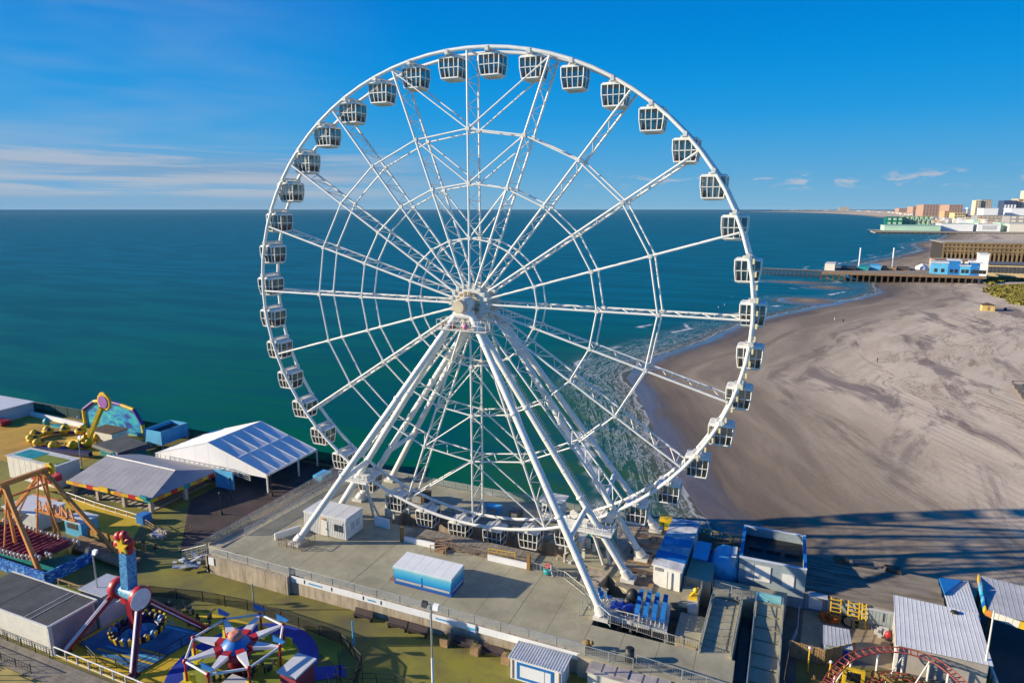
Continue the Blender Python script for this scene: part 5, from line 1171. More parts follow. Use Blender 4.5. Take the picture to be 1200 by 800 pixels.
fence('railing', [(-33.2, -37.2, PL + .2), (-28, -38.6, PL + .2), (-22.8, -37.8, PL + .2), (-21.3, -30.4, PL + .2)], 'thin dark railing round the blue floor of the pendulum ride', m=BLACK, infill='mid', sp=2.6)

# ------------------------------------------------------------------ small hanging seat ride
t = thing('flying_seat_ride', 'low round ride with red and white star arms and hanging yellow seats', 'amusement ride', (-12.7, -33.2, PL))
C0 = Vector((-12.7, -33.4, 6.4)); R0 = 5.0
MB().lathe((C0.x, C0.y, PL), [(1.0, 0), (.9, 1.9), (2.3, 3.1), (1.6, 3.4)], 14).build('centre_column', DKRED, t)
MB().lathe(C0, [(.9, -.9), (1.75, -.25), (1.6, .15), (.7, .75)], 18).build('blue_dome', BLUE, t)
MB().lathe(C0 + Vector((0, 0, .75)), [(.6, 0), (.75, .2), (.72, .6), (.3, .7)], 16).build('top_cap', mat('salmon_cap', (.58, .22, .15), .6), t)
REDW = mat('white_arm_paint', (.74, .72, .74), .4)
ends = [C0 + Vector((R0 * math.cos(k * PI / 4 + .25), R0 * math.sin(k * PI / 4 + .25), .25)) for k in range(8)]
for k, e_ in enumerate(ends):
    d = e_ - C0; a_ = MB().beam(C0 + d * .28, C0 + d * .44, .85, .42).build('arm', RED, t)
    q = MB(); dn = d.normalized(); sd_ = dn.cross(Vector((0, 0, 1))); a0 = C0 + d * .44; q.hexa([a0 - sd_ * .48 - Vector((0, 0, .2)), a0 + sd_ * .48 - Vector((0, 0, .2)), e_ + sd_ * .12 - Vector((0, 0, .12)), e_ - sd_ * .12 - Vector((0, 0, .12))], [a0 - sd_ * .48 + Vector((0, 0, .2)), a0 + sd_ * .48 + Vector((0, 0, .2)), e_ + sd_ * .12 + Vector((0, 0, .12)), e_ - sd_ * .12 + Vector((0, 0, .12))]); q.build('arm_tip', REDW, a_)
    MB().tube(e_, ends[(k + 1) % 8], .13, 6).build('outer_rail', REDW, t)
    MB().ball(e_, .28, 6).build('joint', RED, t); MB().tube(e_, e_ - Vector((0, 0, 2.3)), .13, 6).build('hanger', RED, t)
    s_ = e_ - Vector((0, 0, 2.6)); q = MB(); q.box((s_.x - .75, s_.y - .45, s_.z - .1), (s_.x + .75, s_.y + .45, s_.z + .1)); q.box((s_.x - .75, s_.y + .2, s_.z), (s_.x - .15, s_.y + .45, s_.z + .9)); q.box((s_.x + .15, s_.y + .2, s_.z), (s_.x + .75, s_.y + .45, s_.z + .9)); q.build('twin_seat', mat('lime_yellow_paint', (.62, .58, .02), .5), t)
    if k in (0, 1, 2, 3, 6): q = MB(); q.hexa([e_ + Vector((-.8, -.05, .5)), e_ + Vector((.5, -.05, .5)), e_ + Vector((.5, .05, .5)), e_ + Vector((-.8, .05, .5))], [e_ + Vector((-.8, -.05, 1.2)), e_ + Vector((.9, -.05, .9)), e_ + Vector((.9, .05, .9)), e_ + Vector((-.8, .05, 1.2))]); q.build('tail_fin', BLUE, t)
solo(MB().box((-11.6, -38.2, PL), (-7.6, -35.2, PL + 1.6)), 'grey_ramp_box', GREYW, 'pale grey box ramp under the flying seat ride', 'ramp')
t = thing('pay_booth', 'white topped booth with red trim just right of the flying seat ride', 'booth', (-5, -32.4, PL))
MB().box((-6.3, -34.0, PL), (-4.2, -31.2, PL + 2.5)).build('wall', mat('red_trim_wall', (.35, .06, .08), .5), t); MB().box((-6.5, -34.2, PL + 2.5), (-4.0, -31.0, PL + 2.7)).build('roof', ROOFW, t)
fence('ride_fence', [(-34.2, -27.0, PL), (-27, -25.2, PL), (-20.3, -24.4, PL), (-12.1, -24.6, PL), (-5.4, -25.2, PL), (-1.0, -27.4, PL), (.8, -31.5, PL)], 'long black mesh fence curving behind the two flat rides', 'fence', h=1.5, sp=3.0, m=BLACK, infill='panel', fm=MESHK, pr=.06)
fence('ride_fence', [(.2, -29.8, PL), (4.0, -28.4, PL), (8.2, -29.2, PL), (11.6, -31.8, PL), (12.6, -36, PL)], 'curved black fence around the lamp post at the bottom edge', 'fence', h=1.4, sp=2.2, m=BLACK, infill='mid', pr=.05)
q = MB(); rr = random.Random(21)
for i in range(14):
    x, y = rr.uniform(-2.4, 1.0), rr.uniform(-34.5, -29.0); q.tube((x, y, PL), (x, y, PL + 2.2), .05, 4); q.beam((x, y, PL + 2.1 - .4 * (i % 2)), (x + rr.uniform(-2, 2), y + rr.uniform(-2, 2), PL + 2.0), .1)
solo(q, 'queue_frames', BLACK, 'tangle of dark queue frames right of the flying seat ride', 'barriers')
def bits0(name, label, cat, m, n, x0, x1, y0, y1, h, seed):
    q = MB(); r_ = random.Random(seed)
    for i in range(n):
        x, y = r_.uniform(x0, x1), r_.uniform(y0, y1); hh = r_.uniform(.15, h); q.box((x, y, PL), (x + r_.uniform(.1, .6), y + r_.uniform(.1, .5), PL + hh))
        if i % 2 == 0: q.beam((x, y, PL + hh), (x + r_.uniform(-1.6, 1.6), y + r_.uniform(-1.2, 1.2), PL + hh * 1.4), .06)
    tag(q.build(name, m), label, cat)
bits0('drive_unit', 'dark drive units and struts under the red and white star arms', 'machinery', DKSTEEL, 26, -15.6, -10.0, -35.8, -31.0, 1.3, 81)
bits0('yellow_trim', 'lime yellow fittings scattered beneath the hanging seats', 'fittings', MATS['lime_yellow_paint'], 18, -17.5, -8.4, -37.4, -29.4, .7, 82)
bits0('ride_gear', 'dark gear beside the blue floor behind the pendulum ride', 'gear', DKSTEEL, 22, -32.5, -22.5, -29.6, -27.6, 1.0, 83)
bits0('stage_clutter', 'brown timber clutter round the loading stage of the ship ride', 'clutter', BROWNW, 24, -57, -44, -21.0, -18.2, 1.1, 84)
# boardwalk edge at the bottom left
t = thing('boardwalk', 'dark plank boardwalk along the bottom left edge of the pier', 'boardwalk', (-40, -41.5, PL))
for i in range(7): MB().box((-75, -42.6 + i * .40, PL + .02), (-14, -42.6 + i * .40 + .36, PL + .06 + .012 * (i % 2))).build('plank', GREYWOOD, t)
sheet('yellow_path', [(-75, -44.4), (-14, -44.4), (-14, -42.7), (-75, -42.7)], PL + .02, mat('tan_yellow_path', (.40, .32, .10), .8, 0, .2, .4))
sheet('turf_strip', [(-75, -47.5), (-14, -47.5), (-14, -44.5), (-75, -44.5)], PL + .025, TURF)
fence('ride_fence', [(-75, -39.7, PL), (-34, -39.8, PL)], 'dark railing in front of the pale flat roofed building', 'fence', h=1.1, sp=2.6, m=BLACK, infill='mesh', fm=BLACK)
fence('ride_fence', [(-75, -42.2, PL), (-33.4, -42.2, PL)], 'lower dark railing with grey posts along the boardwalk', 'fence', h=1.2, sp=2.6, m=DKSTEEL, infill='mesh', fm=BLACK)
fence('ride_fence', [(-33.4, -39.6, PL + .4), (-14, -39.8, PL + .4)], 'dark railing with a thick white top rail below the pendulum ride', 'fence', h=1.1, sp=2.0, m=WHITE2, infill='mesh', fm=BLACK, pr=.1)
for i, x in enumerate((-41.5, -37.3, -35.4)):
    q = MB(); q.tube((x, -44.2, PL), (x, -44.2, PL + 1.4), .06, 5)
    for k in range(5): q.beam((x, -44.2, PL + 1.0), (x + .7 * math.cos(k * 1.3), -44.2 + .7 * math.sin(k * 1.3), PL + 1.5), .06)
    solo(q, 'thin_shrub', BROWNW, ['bare dark shrub nearest the left edge beside the turf', 'bare dark shrub in the middle of the yellow path', 'bare dark shrub farthest right on the yellow path'][i], 'shrub')

# ------------------------------------------------------------------ right side: sunken yard behind the landing
sheet('yard_floor', [(21.5, -13.6), (60, -14), (60, 8), (31, 8)], PL + .01, mat('dark_damp_concrete', (.13, .12, .10), .85, 0, .3, .3))
sheet('tan_yard_floor', [(43.5, -4.5), (53.0, -5.4), (53.2, 3.0), (44.0, 3.0)], PL + .03, mat('tan_concrete', (.36, .28, .17), .85, 0, .2, .5))
sheet('grey_green_strip', [(38.8, -16), (46, -14), (44, 1), (42.0, 1)], PL + .025, mat('grey_green_concrete', (.11, .115, .09), .85, 0, .3, .3))
MB().prism([(24.5, -6.0), (31.8, -5.0), (31.8, 4.0), (26, 9), (23, 13), (21, 13), (19.8, -2.2)], 1.0, DK - .4).build('lower_terrace', CONC, kind='structure')
t = thing('terrace_boards', 'weathered board walk with sleepers between the right hand leg feet and the blue roofed cabin', 'walkway', (24.5, 3, DK))
for i in range(14): MB().box((21.6, -4.6 + i * 1.22, DK - .38), (26.2, -4.6 + i * 1.22 + 1.1, DK - .2 + .03 * (i % 2))).build('board', (GREYWOOD, WOOD, GREYWOOD, BROWNW)[i % 4], t)
def ramp(label, P, Z, wallz):
    """P: four corners (near-left, near-right, far-right, far-left); Z their heights"""
    t = thing('ramp', label, 'ramp', (P[0][0], P[0][1], PL)); n = 9
    nl, nr, fr, fl = [Vector((*p, z)) for p, z in zip(P, Z)]
    for i in range(n):
        f0, f1 = i / n, (i + 1) / n; a, b_, c, d = nl.lerp(fl, f0), nr.lerp(fr, f0), nr.lerp(fr, f1 - .012), nl.lerp(fl, f1 - .012)
        q = MB(); q.hexa([v - Vector((0, 0, .35)) for v in (a, b_, c, d)], [a, b_, c, d]); q.build('slab', CONC, t)
    for a, b_ in ((nl, fl), (nr, fr)):
        q = MB(); w = Vector((.14, 0, 0)); lo = [Vector((v.x, v.y, PL)) for v in (a - w, a + w, b_ + w, b_ - w)]; hi = [a - w + Vector((0, 0, .45)), a + w + Vector((0, 0, .45)), b_ + w + Vector((0, 0, .45)), b_ - w + Vector((0, 0, .45))]
        q.hexa(lo, hi); q.build('side_wall', CONC, t)
        rails = MB(); k = 8
        for i in range(k + 1): p = a.lerp(b_, i / k) + Vector((0, 0, .4)); rails.tube(p, p + Vector((0, 0, .9)), .035, 4)
        for h in (.9, 1.3): rails.tube(a + Vector((0, 0, h)), b_ + Vector((0, 0, h)), .035, 4)
        rails.build('handrail', GALV, t)
ramp('left concrete ramp descending from the grey building to the landing', [(33.2, -14.0), (36.4, -14.0), (36.8, -2.8), (33.5, -2.8)], (DK, DK, DK, DK), 1)
ramp('right concrete ramp beside the dark yard', [(38.2, -21.0), (41.0, -21.0), (41.4, -1.6), (38.4, -1.6)], (PL + .5, PL + .5, DK - .2, DK - .2), 1)
q = MB().prism([(33.4, -2.7), (41.6, -1.5), (41.9, 1.6), (33.2, 1.4)], PL, DK - .02).build('upper_landing', CONC, kind='structure')
fence('railing', [(33.2, -1.0, DK), (37.8, -1.6, DK)], 'grey barred railing at the head of the left concrete ramp', infill='bars', sp=2.2, gap=.22)
solo(MB().box((38.2, -1.5, DK + .02), (41.2, -1.2, DK + 1.0)), 'light_blue_board', mat('pale_aqua_board', (.22, .55, .62), .5), 'pale aqua board leaning before the grey building doors', 'board')
solo(MB().box((36.95, -14.5, PL), (38.0, -2.6, PL + .6)), 'channel_shadow', DKSTEEL, 'dark channel between the two concrete ramps', 'channel')  # dark block drawn where shadow fills the gap between the ramps
# chair platform with folded blue chairs
t = thing('chair_terrace', 'raised steel framed terrace holding the blue chairs', 'platform', (25, -9, DK))
MB().prism([(21.0, -11.7), (29.4, -11.7), (29.0, -6.4), (20.6, -8.0)], DK - .25, DK).build('deck', GALV, t)
for x, y in ((21.2, -11.5), (25.2, -11.5), (29.2, -11.5), (28.8, -6.8)): MB().beam((x, y, PL), (x, y, DK - .25), .22).build('leg', GALV, t)
MB().box((21.0, -11.78, DK - .45), (29.4, -11.7, DK + .02)).build('fascia', WHITE2, t)
fence('railing', [(20.9, -11.6, DK), (26.2, -11.7, DK)], 'pale lattice railing along the left front of the chair terrace', m=WHITE2, infill='mesh', sp=1.3, h=1.0)
ch = None; cn = 0
def chair(lab):
    c = thing('folding_chair', lab, 'chair', (0, 0, 0), 'blue chairs stacked in rows on the terrace')
    MB().box((-.27, -.30, .72), (.27, .28, .80)).build('seat', BLUE, c)
    q = MB(); q.hexa([(-.27, .26, .8), (.27, .26, .8), (.27, .32, .8), (-.27, .32, .8)], [(-.27, .40, 1.32), (.27, .40, 1.32), (.27, .46, 1.32), (-.27, .46, 1.32)]); q.build('backrest', BLUE, c)
    for x in (-.25, .25): q = MB(); q.beam((x, -.32, 0), (x, .25, .75), .06); q.beam((x, .32, 0), (x, -.25, .75), .06); q.build('leg_frame', WHITE, c)
    return c
names = ['first', 'second', 'third', 'fourth', 'fifth', 'sixth', 'seventh']
for col in range(4):
    for r in range(6):
        x = 25.75 + col * .98 - .06 * r; y = -11.2 + r * .78
        lab = f'blue chair {names[r]} from the front in the {names[col]} column from the left on the terrace'
        if ch is None: ch = chair(lab); c = ch
        else: c = dup(ch, (0, 0, 0), lab)
        c.location = (x, y, DK + .02 * r)
for k, (x, y, rz, l) in enumerate(((21.2, -9.4, .6, 'left tilted blue chair beside the front right leg foot'), (20.9, -8.6, 1.1, 'blue chair behind the tilted one beside the leg foot'), (22.0, -9.0, 2.2, 'blue chair lying turned next to the blue tarpaulin'))):
    c = dup(ch, (x, y, DK), l, rotz=rz)
q = MB(); rr = random.Random(4); gx = 7
vs = [(22.4 + i * .45, -10.6 + j * .5, DK + .25 + rr.random() * .5) for i in range(gx) for j in range(4)]
q.add(vs, [(i * 4 + j, (i + 1) * 4 + j, (i + 1) * 4 + j + 1, i * 4 + j + 1) for i in range(gx - 1) for j in range(3)]); solo(q, 'tarpaulin', ROYAL, 'crumpled blue tarpaulin left of the rows of blue chairs', 'tarpaulin')
q = MB(); q.ball((24.6, -8.0, DK + .9), .9, 10, (.9, .8, 1.1)).ball((24.2, -8.5, DK + .4), .6, 8); solo(q, 'covered_heap', BLACK, 'black covered heap behind the blue chairs', 'heap')
# blue roofed white cabin
t = thing('blue_roof_cabin', 'long white cabin with a blue and white weathered roof right of the wheel', 'cabin', (27.5, 4, PL))
q = MB(); q.hexa([(26.0, -2.4, PL), (29.4, -2.8, PL), (29.8, 11.4, PL), (26.4, 10.9, PL)], [(26.0, -2.4, 7.9), (29.4, -2.8, 7.9), (29.8, 11.4, 7.9), (26.4, 10.9, 7.9)]); q.build('wall', WHITE, t)
for i in range(7):
    f0, f1 = i / 7, (i + 1) / 7 - .006; A_, B_ = Vector((25.8, -2.7, 7.9)), Vector((26.2, 11.1, 7.9)); D_, E_ = Vector((29.65, -3.1, 7.9)), Vector((30.05, 11.7, 7.9))
    a, b_, c, d = A_.lerp(B_, f0), D_.lerp(E_, f0), D_.lerp(E_, f1), A_.lerp(B_, f1); q = MB(); q.hexa([a, b_, c, d], [v + Vector((0, 0, .22)) for v in (a, b_, c, d)])
    q.build('roof_panel', [mat('pale_worn_roof', (.62, .62, .60), .7, 0, .3, .8), BLUE, mat('blue_white_worn_shadowed_roof', (.03, .20, .46), .6, 0, .2, .5, alt=(.55, .60, .64)), BLUE, MATS['blue_white_worn_shadowed_roof'], MATS['pale_worn_roof'], MATS['blue_white_worn_shadowed_roof']][i], t)  # blue and white tones mix wear with the wheel's shadow and light
MB().box((26.2, -2.62, 7.3), (27.2, -2.5, 7.7)).build('vent', GALV, t)
q = MB(); q.beam((27.9, -2.95, PL), (27.9, -2.95, 7.6), .12, .12); q.build('downpipe', GALV, t)
# side cabin steps with yellow gear
t = thing('side_terrace', 'small railed terrace with yellow equipment right of the white cabin', 'terrace', (30.6, -4, DK))
MB().box((29.8, -6.2, DK - .2), (32.0, -1.6, DK)).build('deck', CONC, t); MB().box((30.9, -6.3, DK - 1.4), (32.05, -4.6, DK + .1)).build('fascia', GREYW, t)
fence('railing', [(29.8, -1.5, DK), (32.0, -1.5, DK), (32.0, -6.2, DK)], 'pale railing round the small terrace with yellow equipment', infill='bars', sp=1.6, gap=.25)
q = MB(); q.box((30.8, -4.8, DK), (31.8, -3.6, DK + .5)); q.beam((30.9, -4.6, DK + .4), (31.8, -3.8, DK + 1.3), .2); q.ball((31.5, -4.1, DK + 1.1), .35, 6); solo(q, 'yellow_machine', YEL, 'small bright yellow machine on the railed terrace', 'machine')
t = thing('grey_wall_block', 'smooth grey concrete block between terrace and ramps', 'wall', (31, -9, PL))
MB().box((30.2, -11.2, PL), (33.0, -6.6, DK - .6)).build('block', CONC, t); MB().box((29.9, -1.2, PL), (33.0, 3.6, DK + .9)).build('block', CONC, t)
MB().box((30.6, -11.9, PL), (32.6, -11.3, PL + 1.0)).build('tan_block', mat('tan_block', (.42, .33, .20), .85), t)
# blue tanks and gangway
t = thing('blue_tank', 'light blue box tank between the white cabin and the grey building', 'tank', (34, 5, PL))
q = MB(); q.lathe((34.1, 3.2, 5.2), [(.6, 0), (1.8, .15), (1.9, .6), (1.9, 4.6), (1.8, 5.0)], 20, 'Y'); q.build('tank_body', SKYB, t); MB().box((32.5, 3.6, PL), (35.6, 7.8, 4.2)).build('plinth', BLUE, t)
MB().box((34.9, 5.0, 7.05), (35.5, 7.9, 7.12)).build('top_plate', BANNER, t)
t = thing('blue_cabinet', 'darker blue box next to the white cabin wall', 'cabinet', (31, 5, PL)); MB().box((30.1, 3.6, PL), (32.0, 8.2, 6.6)).build('body', BLUE, t); MB().box((30.05, 3.5, 6.6), (32.05, 8.3, 6.75)).build('lid', SKYB, t)
t = thing('yellow_barrier_rack', 'row of yellow green frames on the pier edge by the beach', 'frame rack', (32, 16.5, PL))
MB().box((29.4, 13.4, PL - .6), (36.2, 17.6, PL)).build('deck', BROWNW, t)
for i in range(4): q = MB(); x = 29.9 + i * 1.5; y = 17.3 - i * .2; q.beam((x, y, PL), (x, y, PL + 1.3), .16); q.beam((x, y, PL + 1.3), (x + 1.1, y - .15, PL + 1.3), .16); q.beam((x + 1.1, y - .15, PL), (x + 1.1, y - .15, PL + 1.3), .16); q.beam((x, y, PL + .65), (x + 1.1, y - .15, PL + .65), .12); q.build('frame', mat('ochre_frame_paint', (.32, .27, .03), .6), t)
for k, (x, y, l) in enumerate(((24.6, 15.6, 'yellow box standing on the sea edge right of the wheel'), (27.2, 15.2, 'smaller yellow box near the blue roofed cabin'))):
    t = thing('yellow_box', l, 'box', (x, y, DK)); MB().box((x - .9, y - .7, DK - 1.6), (x + .9, y + .7, DK + .4 - .6 * k)).build('body', YEL, t); MB().box((x - .8, y - .72, DK - .9), (x + .8, y - .7, DK - .2 - .6 * k)).build('panel', GFLOOR, t)
sheet('rear_deck', [(19.8, 8.5), (29.0, 12.8), (29.0, 17.0), (20.5, 17.0)], DK - 1.6, GREYWOOD, .4)
# grey building with an open dark roof
t = thing('grey_roof_pit_building', 'blue grey building with a sunken dark roof inside a pale parapet', 'building', (40, 7, PL))
bx0, bx1, by0, by1, zt = 36.0, 43.9, 3.0, 12.4, 8.3
MB().box((bx0, by0, PL), (bx1, by1, zt - 1.3)).build('wall', BLUEGREY, t)
PALEP = mat('pale_parapet', (.62, .66, .72), .6, 0, .1, .8)
q = MB(); q.box((bx0, by0, zt - 1.3), (bx1, by0 + .28, zt)); q.box((bx0, by1 - .28, zt - 1.3), (bx1, by1, zt)); q.box((bx0, by0 + .28, zt - 1.3), (bx0 + .28, by1 - .28, zt)); q.box((bx1 - .28, by0 + .28, zt - 1.3), (bx1, by1 - .28, zt)); q.build('parapet', BLUEGREY, t)
q = MB(); e = .05; q.box((bx0 - e, by0 - e, zt), (bx1 + e, by0 + .34, zt + .1)); q.build('coping', PALEP, t); MB().box((bx0 - e, by1 - .34, zt), (bx1 + e, by1 + e, zt + .1)).build('coping', PALEP, t)
MB().box((bx0 - e, by0 + .34, zt), (bx0 + .34, by1 - .34, zt + .1)).build('coping', BLUE, t); q = MB(); q.box((bx1 - .34, by0 + .34, zt), (bx1 + e, by1 - .34, zt + .1)); q.build('coping', BLUE, t)
MB().box((bx0 + .3, by0 + .3, zt - 1.3), (bx1 - .3, by1 - .3, zt - 1.2)).build('roof', BLACK, t)
for i in range(3): MB().box((bx0 + .8 + i * 2.3, by0 + 5.2, zt - 1.2), (bx0 + 2.6 + i * 2.3, by0 + 5.5, zt - .9)).build('roof_duct', DKSTEEL, t)
for x0, x1, z0, z1, m in ((37.9, 39.8, DK + .1, DK + 2.2, WHITE), (41.2, 42.6, DK - .1, DK + 1.7, WHITE)): MB().box((x0, by0 - .1, z0), (x1, by0 - .003, z1)).build('door', m, t)
MB().box((36.9, by0 - .06, DK + .0), (37.8, by0 - .003, DK + 2.3)).build('panel', GREYW, t)
# long brown roof
t = thing('brown_roof_building', 'long building with a brown strip felt roof on the beach side', 'building', (51, 6, PL))
fx0, fx1 = 44.0, 58.9
MB().box((fx0, 3.2, PL), (fx1, 10.0, 5.2)).build('wall', BLUEGREY, t)
ns = 11
for i in range(ns):
    y0 = 3.0 + 7.4 * i / ns; y1 = 3.0 + 7.4 * (i + 1) / ns - .15; z0 = 5.25 + 1.35 * i / ns; z1 = 5.25 + 1.35 * (i + 1) / ns
    q = MB(); x1 = 59.2 + .05 * (i % 3); z0 += .05 * (i % 2); z1 += .05 * (i % 2) + .04; q.hexa([(fx0 - .1, y0, z0 - .12), (x1, y0, z0 - .12), (x1, y1, z1 - .12), (fx0 - .1, y1, z1 - .12)], [(fx0 - .1, y0, z0 + .05), (x1, y0, z0 + .05), (x1, y1, z1 + .01), (fx0 - .1, y1, z1 + .01)]); q.build('roof_strip', BRROOF, t)
for i, (a, b_) in enumerate(((47.4, 49.4), (53.2, 55.4))): MB().hexa([(a, 9.6, 6.3), (b_, 9.6, 6.3), (b_, 11.2, 6.3), (a, 11.2, 6.3)], [(a + .3, 9.8, 7.0), (b_ - .3, 9.8, 7.0), (b_ - .3, 11.0, 7.0), (a + .3, 11.0, 7.0)]).build('roof_hatch', BROWNW, t)
MB().box((49.8, 9.8, 6.3), (52.2, 11.3, 6.8)).build('roof_hatch', DKSTEEL, t)
for x in (44.5,): d = MB().box((x, 3.08, PL + .3), (x + 1.5, 3.2, PL + 2.3)).build('door', WHITE, t); MB().box((x - .1, 2.3, PL + 2.35), (x + 2.0, 3.2, PL + 2.5)).build('door_canopy', GREYW, t)
for x in (46.6, 49.4): MB().box((x, 3.05, PL + .6), (x + .3, 3.2, PL + 2.2)).build('pilaster', GREYW, t)
MB().box((51.0, 2.6, PL), (54.2, 3.2, 5.1)).build('shed_front', GREYW, t)
for i in range(8): MB().box((51.05 + i * .39, 2.52, PL + .05), (51.4 + i * .39, 2.6, 5.0)).build('cladding_board', BLUEGREY, t)
MB().box((52.6, 2.46, PL + .9), (52.68, 2.52, PL + 2.0)).build('door_bar', BLACK, t)
# yellow stacks and clutter by the wall
for k, (x, l) in enumerate(((46.9, 'left yellow ladder rack leaning on the blue grey wall'), (48.8, 'middle yellow slatted rack beside dark gear'), (50.3, 'narrow yellow frame at the corner of the clad shed'))):
    t2 = thing('yellow_rack', l, 'rack', (x, 2.2, PL)); w_ = (1.1, 1.2, .45)[k]
    for sx in (0, w_): MB().beam((x + sx, 1.6, PL), (x + sx, 2.8, PL + 2.6), .12).build('upright', YEL, t2)
    for i in range(6): MB().beam((x, 1.65 + i * .2, PL + .3 + i * .42), (x + w_, 1.65 + i * .2, PL + .3 + i * .42), .16, .08).build('rung', YEL, t2)
q = MB(); rr = random.Random(8)
for i in range(16): x, y = rr.uniform(45.6, 47.4), rr.uniform(.9, 2.4); q.box((x, y, PL), (x + .5, y + .4, PL + rr.uniform(.3, .9)))
solo(q, 'orange_gear', mat('orange_gear_paint', (.55, .12, .02), .6, 0, .4, 1.5), 'heap of orange and black gear left of the yellow racks', 'gear')
q = MB()
for i in range(14): x, y = rr.uniform(48.0, 50.0), rr.uniform(1.0, 2.2); q.box((x, y, PL), (x + .5, y + .4, PL + rr.uniform(.4, 1.3)))
solo(q, 'dark_gear', DKSTEEL, 'dark stacked gear between the yellow racks', 'gear')
t = thing('red_sphere_buoy', 'orange red round buoy beside the white corrugated building', 'buoy', (53.0, .3, PL)); MB().ball((52.9, .2, PL + .75), .32, 12, (1, 1, 1.5)).build('float', RED, t); MB().tube((52.9, .2, PL), (52.9, .2, PL + .3), .3, 8).build('base', DKSTEEL, t)
# white corrugated roof building
t = thing('white_roof_building', 'building with a broad white corrugated metal roof', 'building', (57, -2, PL))
A_, B_, C_, D_ = Vector((52.7, -5.5, 6.1)), Vector((61.5, -5.4, 6.1)), Vector((61.6, 2.2, 7.4)), Vector((53.4, 2.7, 7.4))
q = MB(); q.hexa([(53.0, -5.2, PL), (61.2, -5.1, PL), (61.3, 2.0, PL), (53.6, 2.4, PL)], [(53.0, -5.2, 6.0), (61.2, -5.1, 6.0), (61.3, 2.0, 7.25), (53.6, 2.4, 7.25)]); q.build('wall', mat('tan_grey_render', (.42, .38, .34), .8), t)
MB().box((52.72, -5.6, PL), (53.05, -5.1, 6.0)).build('corner_post', WHITE, t)
def seamed(A_, B_, C_, D_, n, m, parent, nm='roof_sheet'):
    up = (B_ - A_).cross(D_ - A_).normalized()
    for i in range(n):
        f0, f1 = i / n, (i + 1) / n; a, b2, c, d = A_.lerp(B_, f0), A_.lerp(B_, f1), D_.lerp(C_, f1), D_.lerp(C_, f0); s_ = (b2 - a) * .12
        q = MB(); q.hexa([a, b2, c, d], [v + up * .06 for v in (a, b2, c, d)]); q.hexa([a, a + s_, d + s_, d], [v + up * .085 for v in (a + s_ * .2, a + s_ * .8, d + s_ * .8, d + s_ * .2)]); q.build(nm, m, parent)
seamed(A_, B_, C_, D_, 19, ROOFW, t)
MB().ball((59.3, 1.5, 7.45), .42, 8, (1.1, .8, .5)).build('roof_vent', BLACK, t)
t = thing('blue_patch_roof_building', 'narrow white ribbed roof with a bright blue triangular patch', 'building', (61, 7, PL))
A_, B_, C_, D_ = Vector((59.3, 2.9, 6.5)), Vector((62.1, 2.6, 6.5)), Vector((62.6, 10.9, 6.7)), Vector((59.4, 10.0, 6.7))
q = MB(); q.hexa([(59.5, 3.0, PL), (62.0, 2.8, PL), (62.4, 10.6, PL), (59.6, 9.8, PL)], [(59.5, 3.0, 6.45), (62.0, 2.8, 6.45), (62.4, 10.6, 6.6), (59.6, 9.8, 6.6)]); q.build('wall', BLUEGREY, t); seamed(A_, B_, C_, D_, 9, ROOFW, t)
q = MB(); q.prism([(59.3, 10.0), (59.25, 6.3), (61.9, 10.5)], 6.7, 6.98); q.build('blue_tarp', BLUE, t)
# right hand pavilion with yellow edging
t = thing('ribbed_pavilion', 'pavilion with a grey ribbed roof and yellow and blue painted edging at the right border', 'pavilion', (66, 7, PL))
A_, B_, C_, D_ = Vector((63.2, 4.2, 6.9)), Vector((76, 1.5, 6.9)), Vector((77, 7.5, 8.2)), Vector((63.5, 10.0, 8.2))
seamed(A_, B_, C_, D_, 26, mat('grey_ribbed_roofing', (.44, .45, .48), .5, .1, .12, .5), t)
P_ = [Vector((63.4, 10.4, 7.8)), Vector((62.9, 7.2, 8.0)), Vector((62.9, 4.3, 6.6)), Vector((66.0, 3.5, 6.4)), Vector((76, 1.2, 6.4))]
for i, (a, b_) in enumerate(zip(P_, P_[1:])):
    for k in range(5): q = MB(); q.beam(a.lerp(b_, k / 5), a.lerp(b_, (k + 1) / 5 - .01), .14, .85); q.build('edge_panel', [[YEL, YEL, ORANGE, SKYB, SKYB], [SKYB, WAVE, SKYB, WAVE, YEL], [ORANGE, CREAM, CREAM, CREAM, CREAM], [YEL, YEL, ORANGE, YEL, YEL]][i][k], t)
for x, y in ((63.3, 4.6), (63.4, 9.6), (70, 3.1)): MB().box((x, y, PL), (x + .35, y + .35, 6.6)).build('post', BROWNW, t)
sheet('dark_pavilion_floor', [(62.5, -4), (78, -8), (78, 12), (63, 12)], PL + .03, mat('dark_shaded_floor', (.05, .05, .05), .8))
t = thing('curved_white_barrier', 'curved white barrier rail at the right border below the pavilion', 'barrier', (62.5, -5, PL))
q = MB(); q.path([(62.4, -.5, PL + 1.2), (62.2, -2.6, PL + 1.3), (62.2, -5.4, PL + 1.2), (62.4, -8.4, PL + 1.1)], .14, 6); q.build('top_rail', WHITE, t)
for i in range(8): MB().beam((62.25, -.6 - i * 1.05, PL), (62.25, -.6 - i * 1.05, PL + 1.2), .09).build('post', WHITE, t)
MB().box((62.3, -8.4, PL + .1), (62.36, -.5, PL + 1.0)).build('panel', SKYB, t)
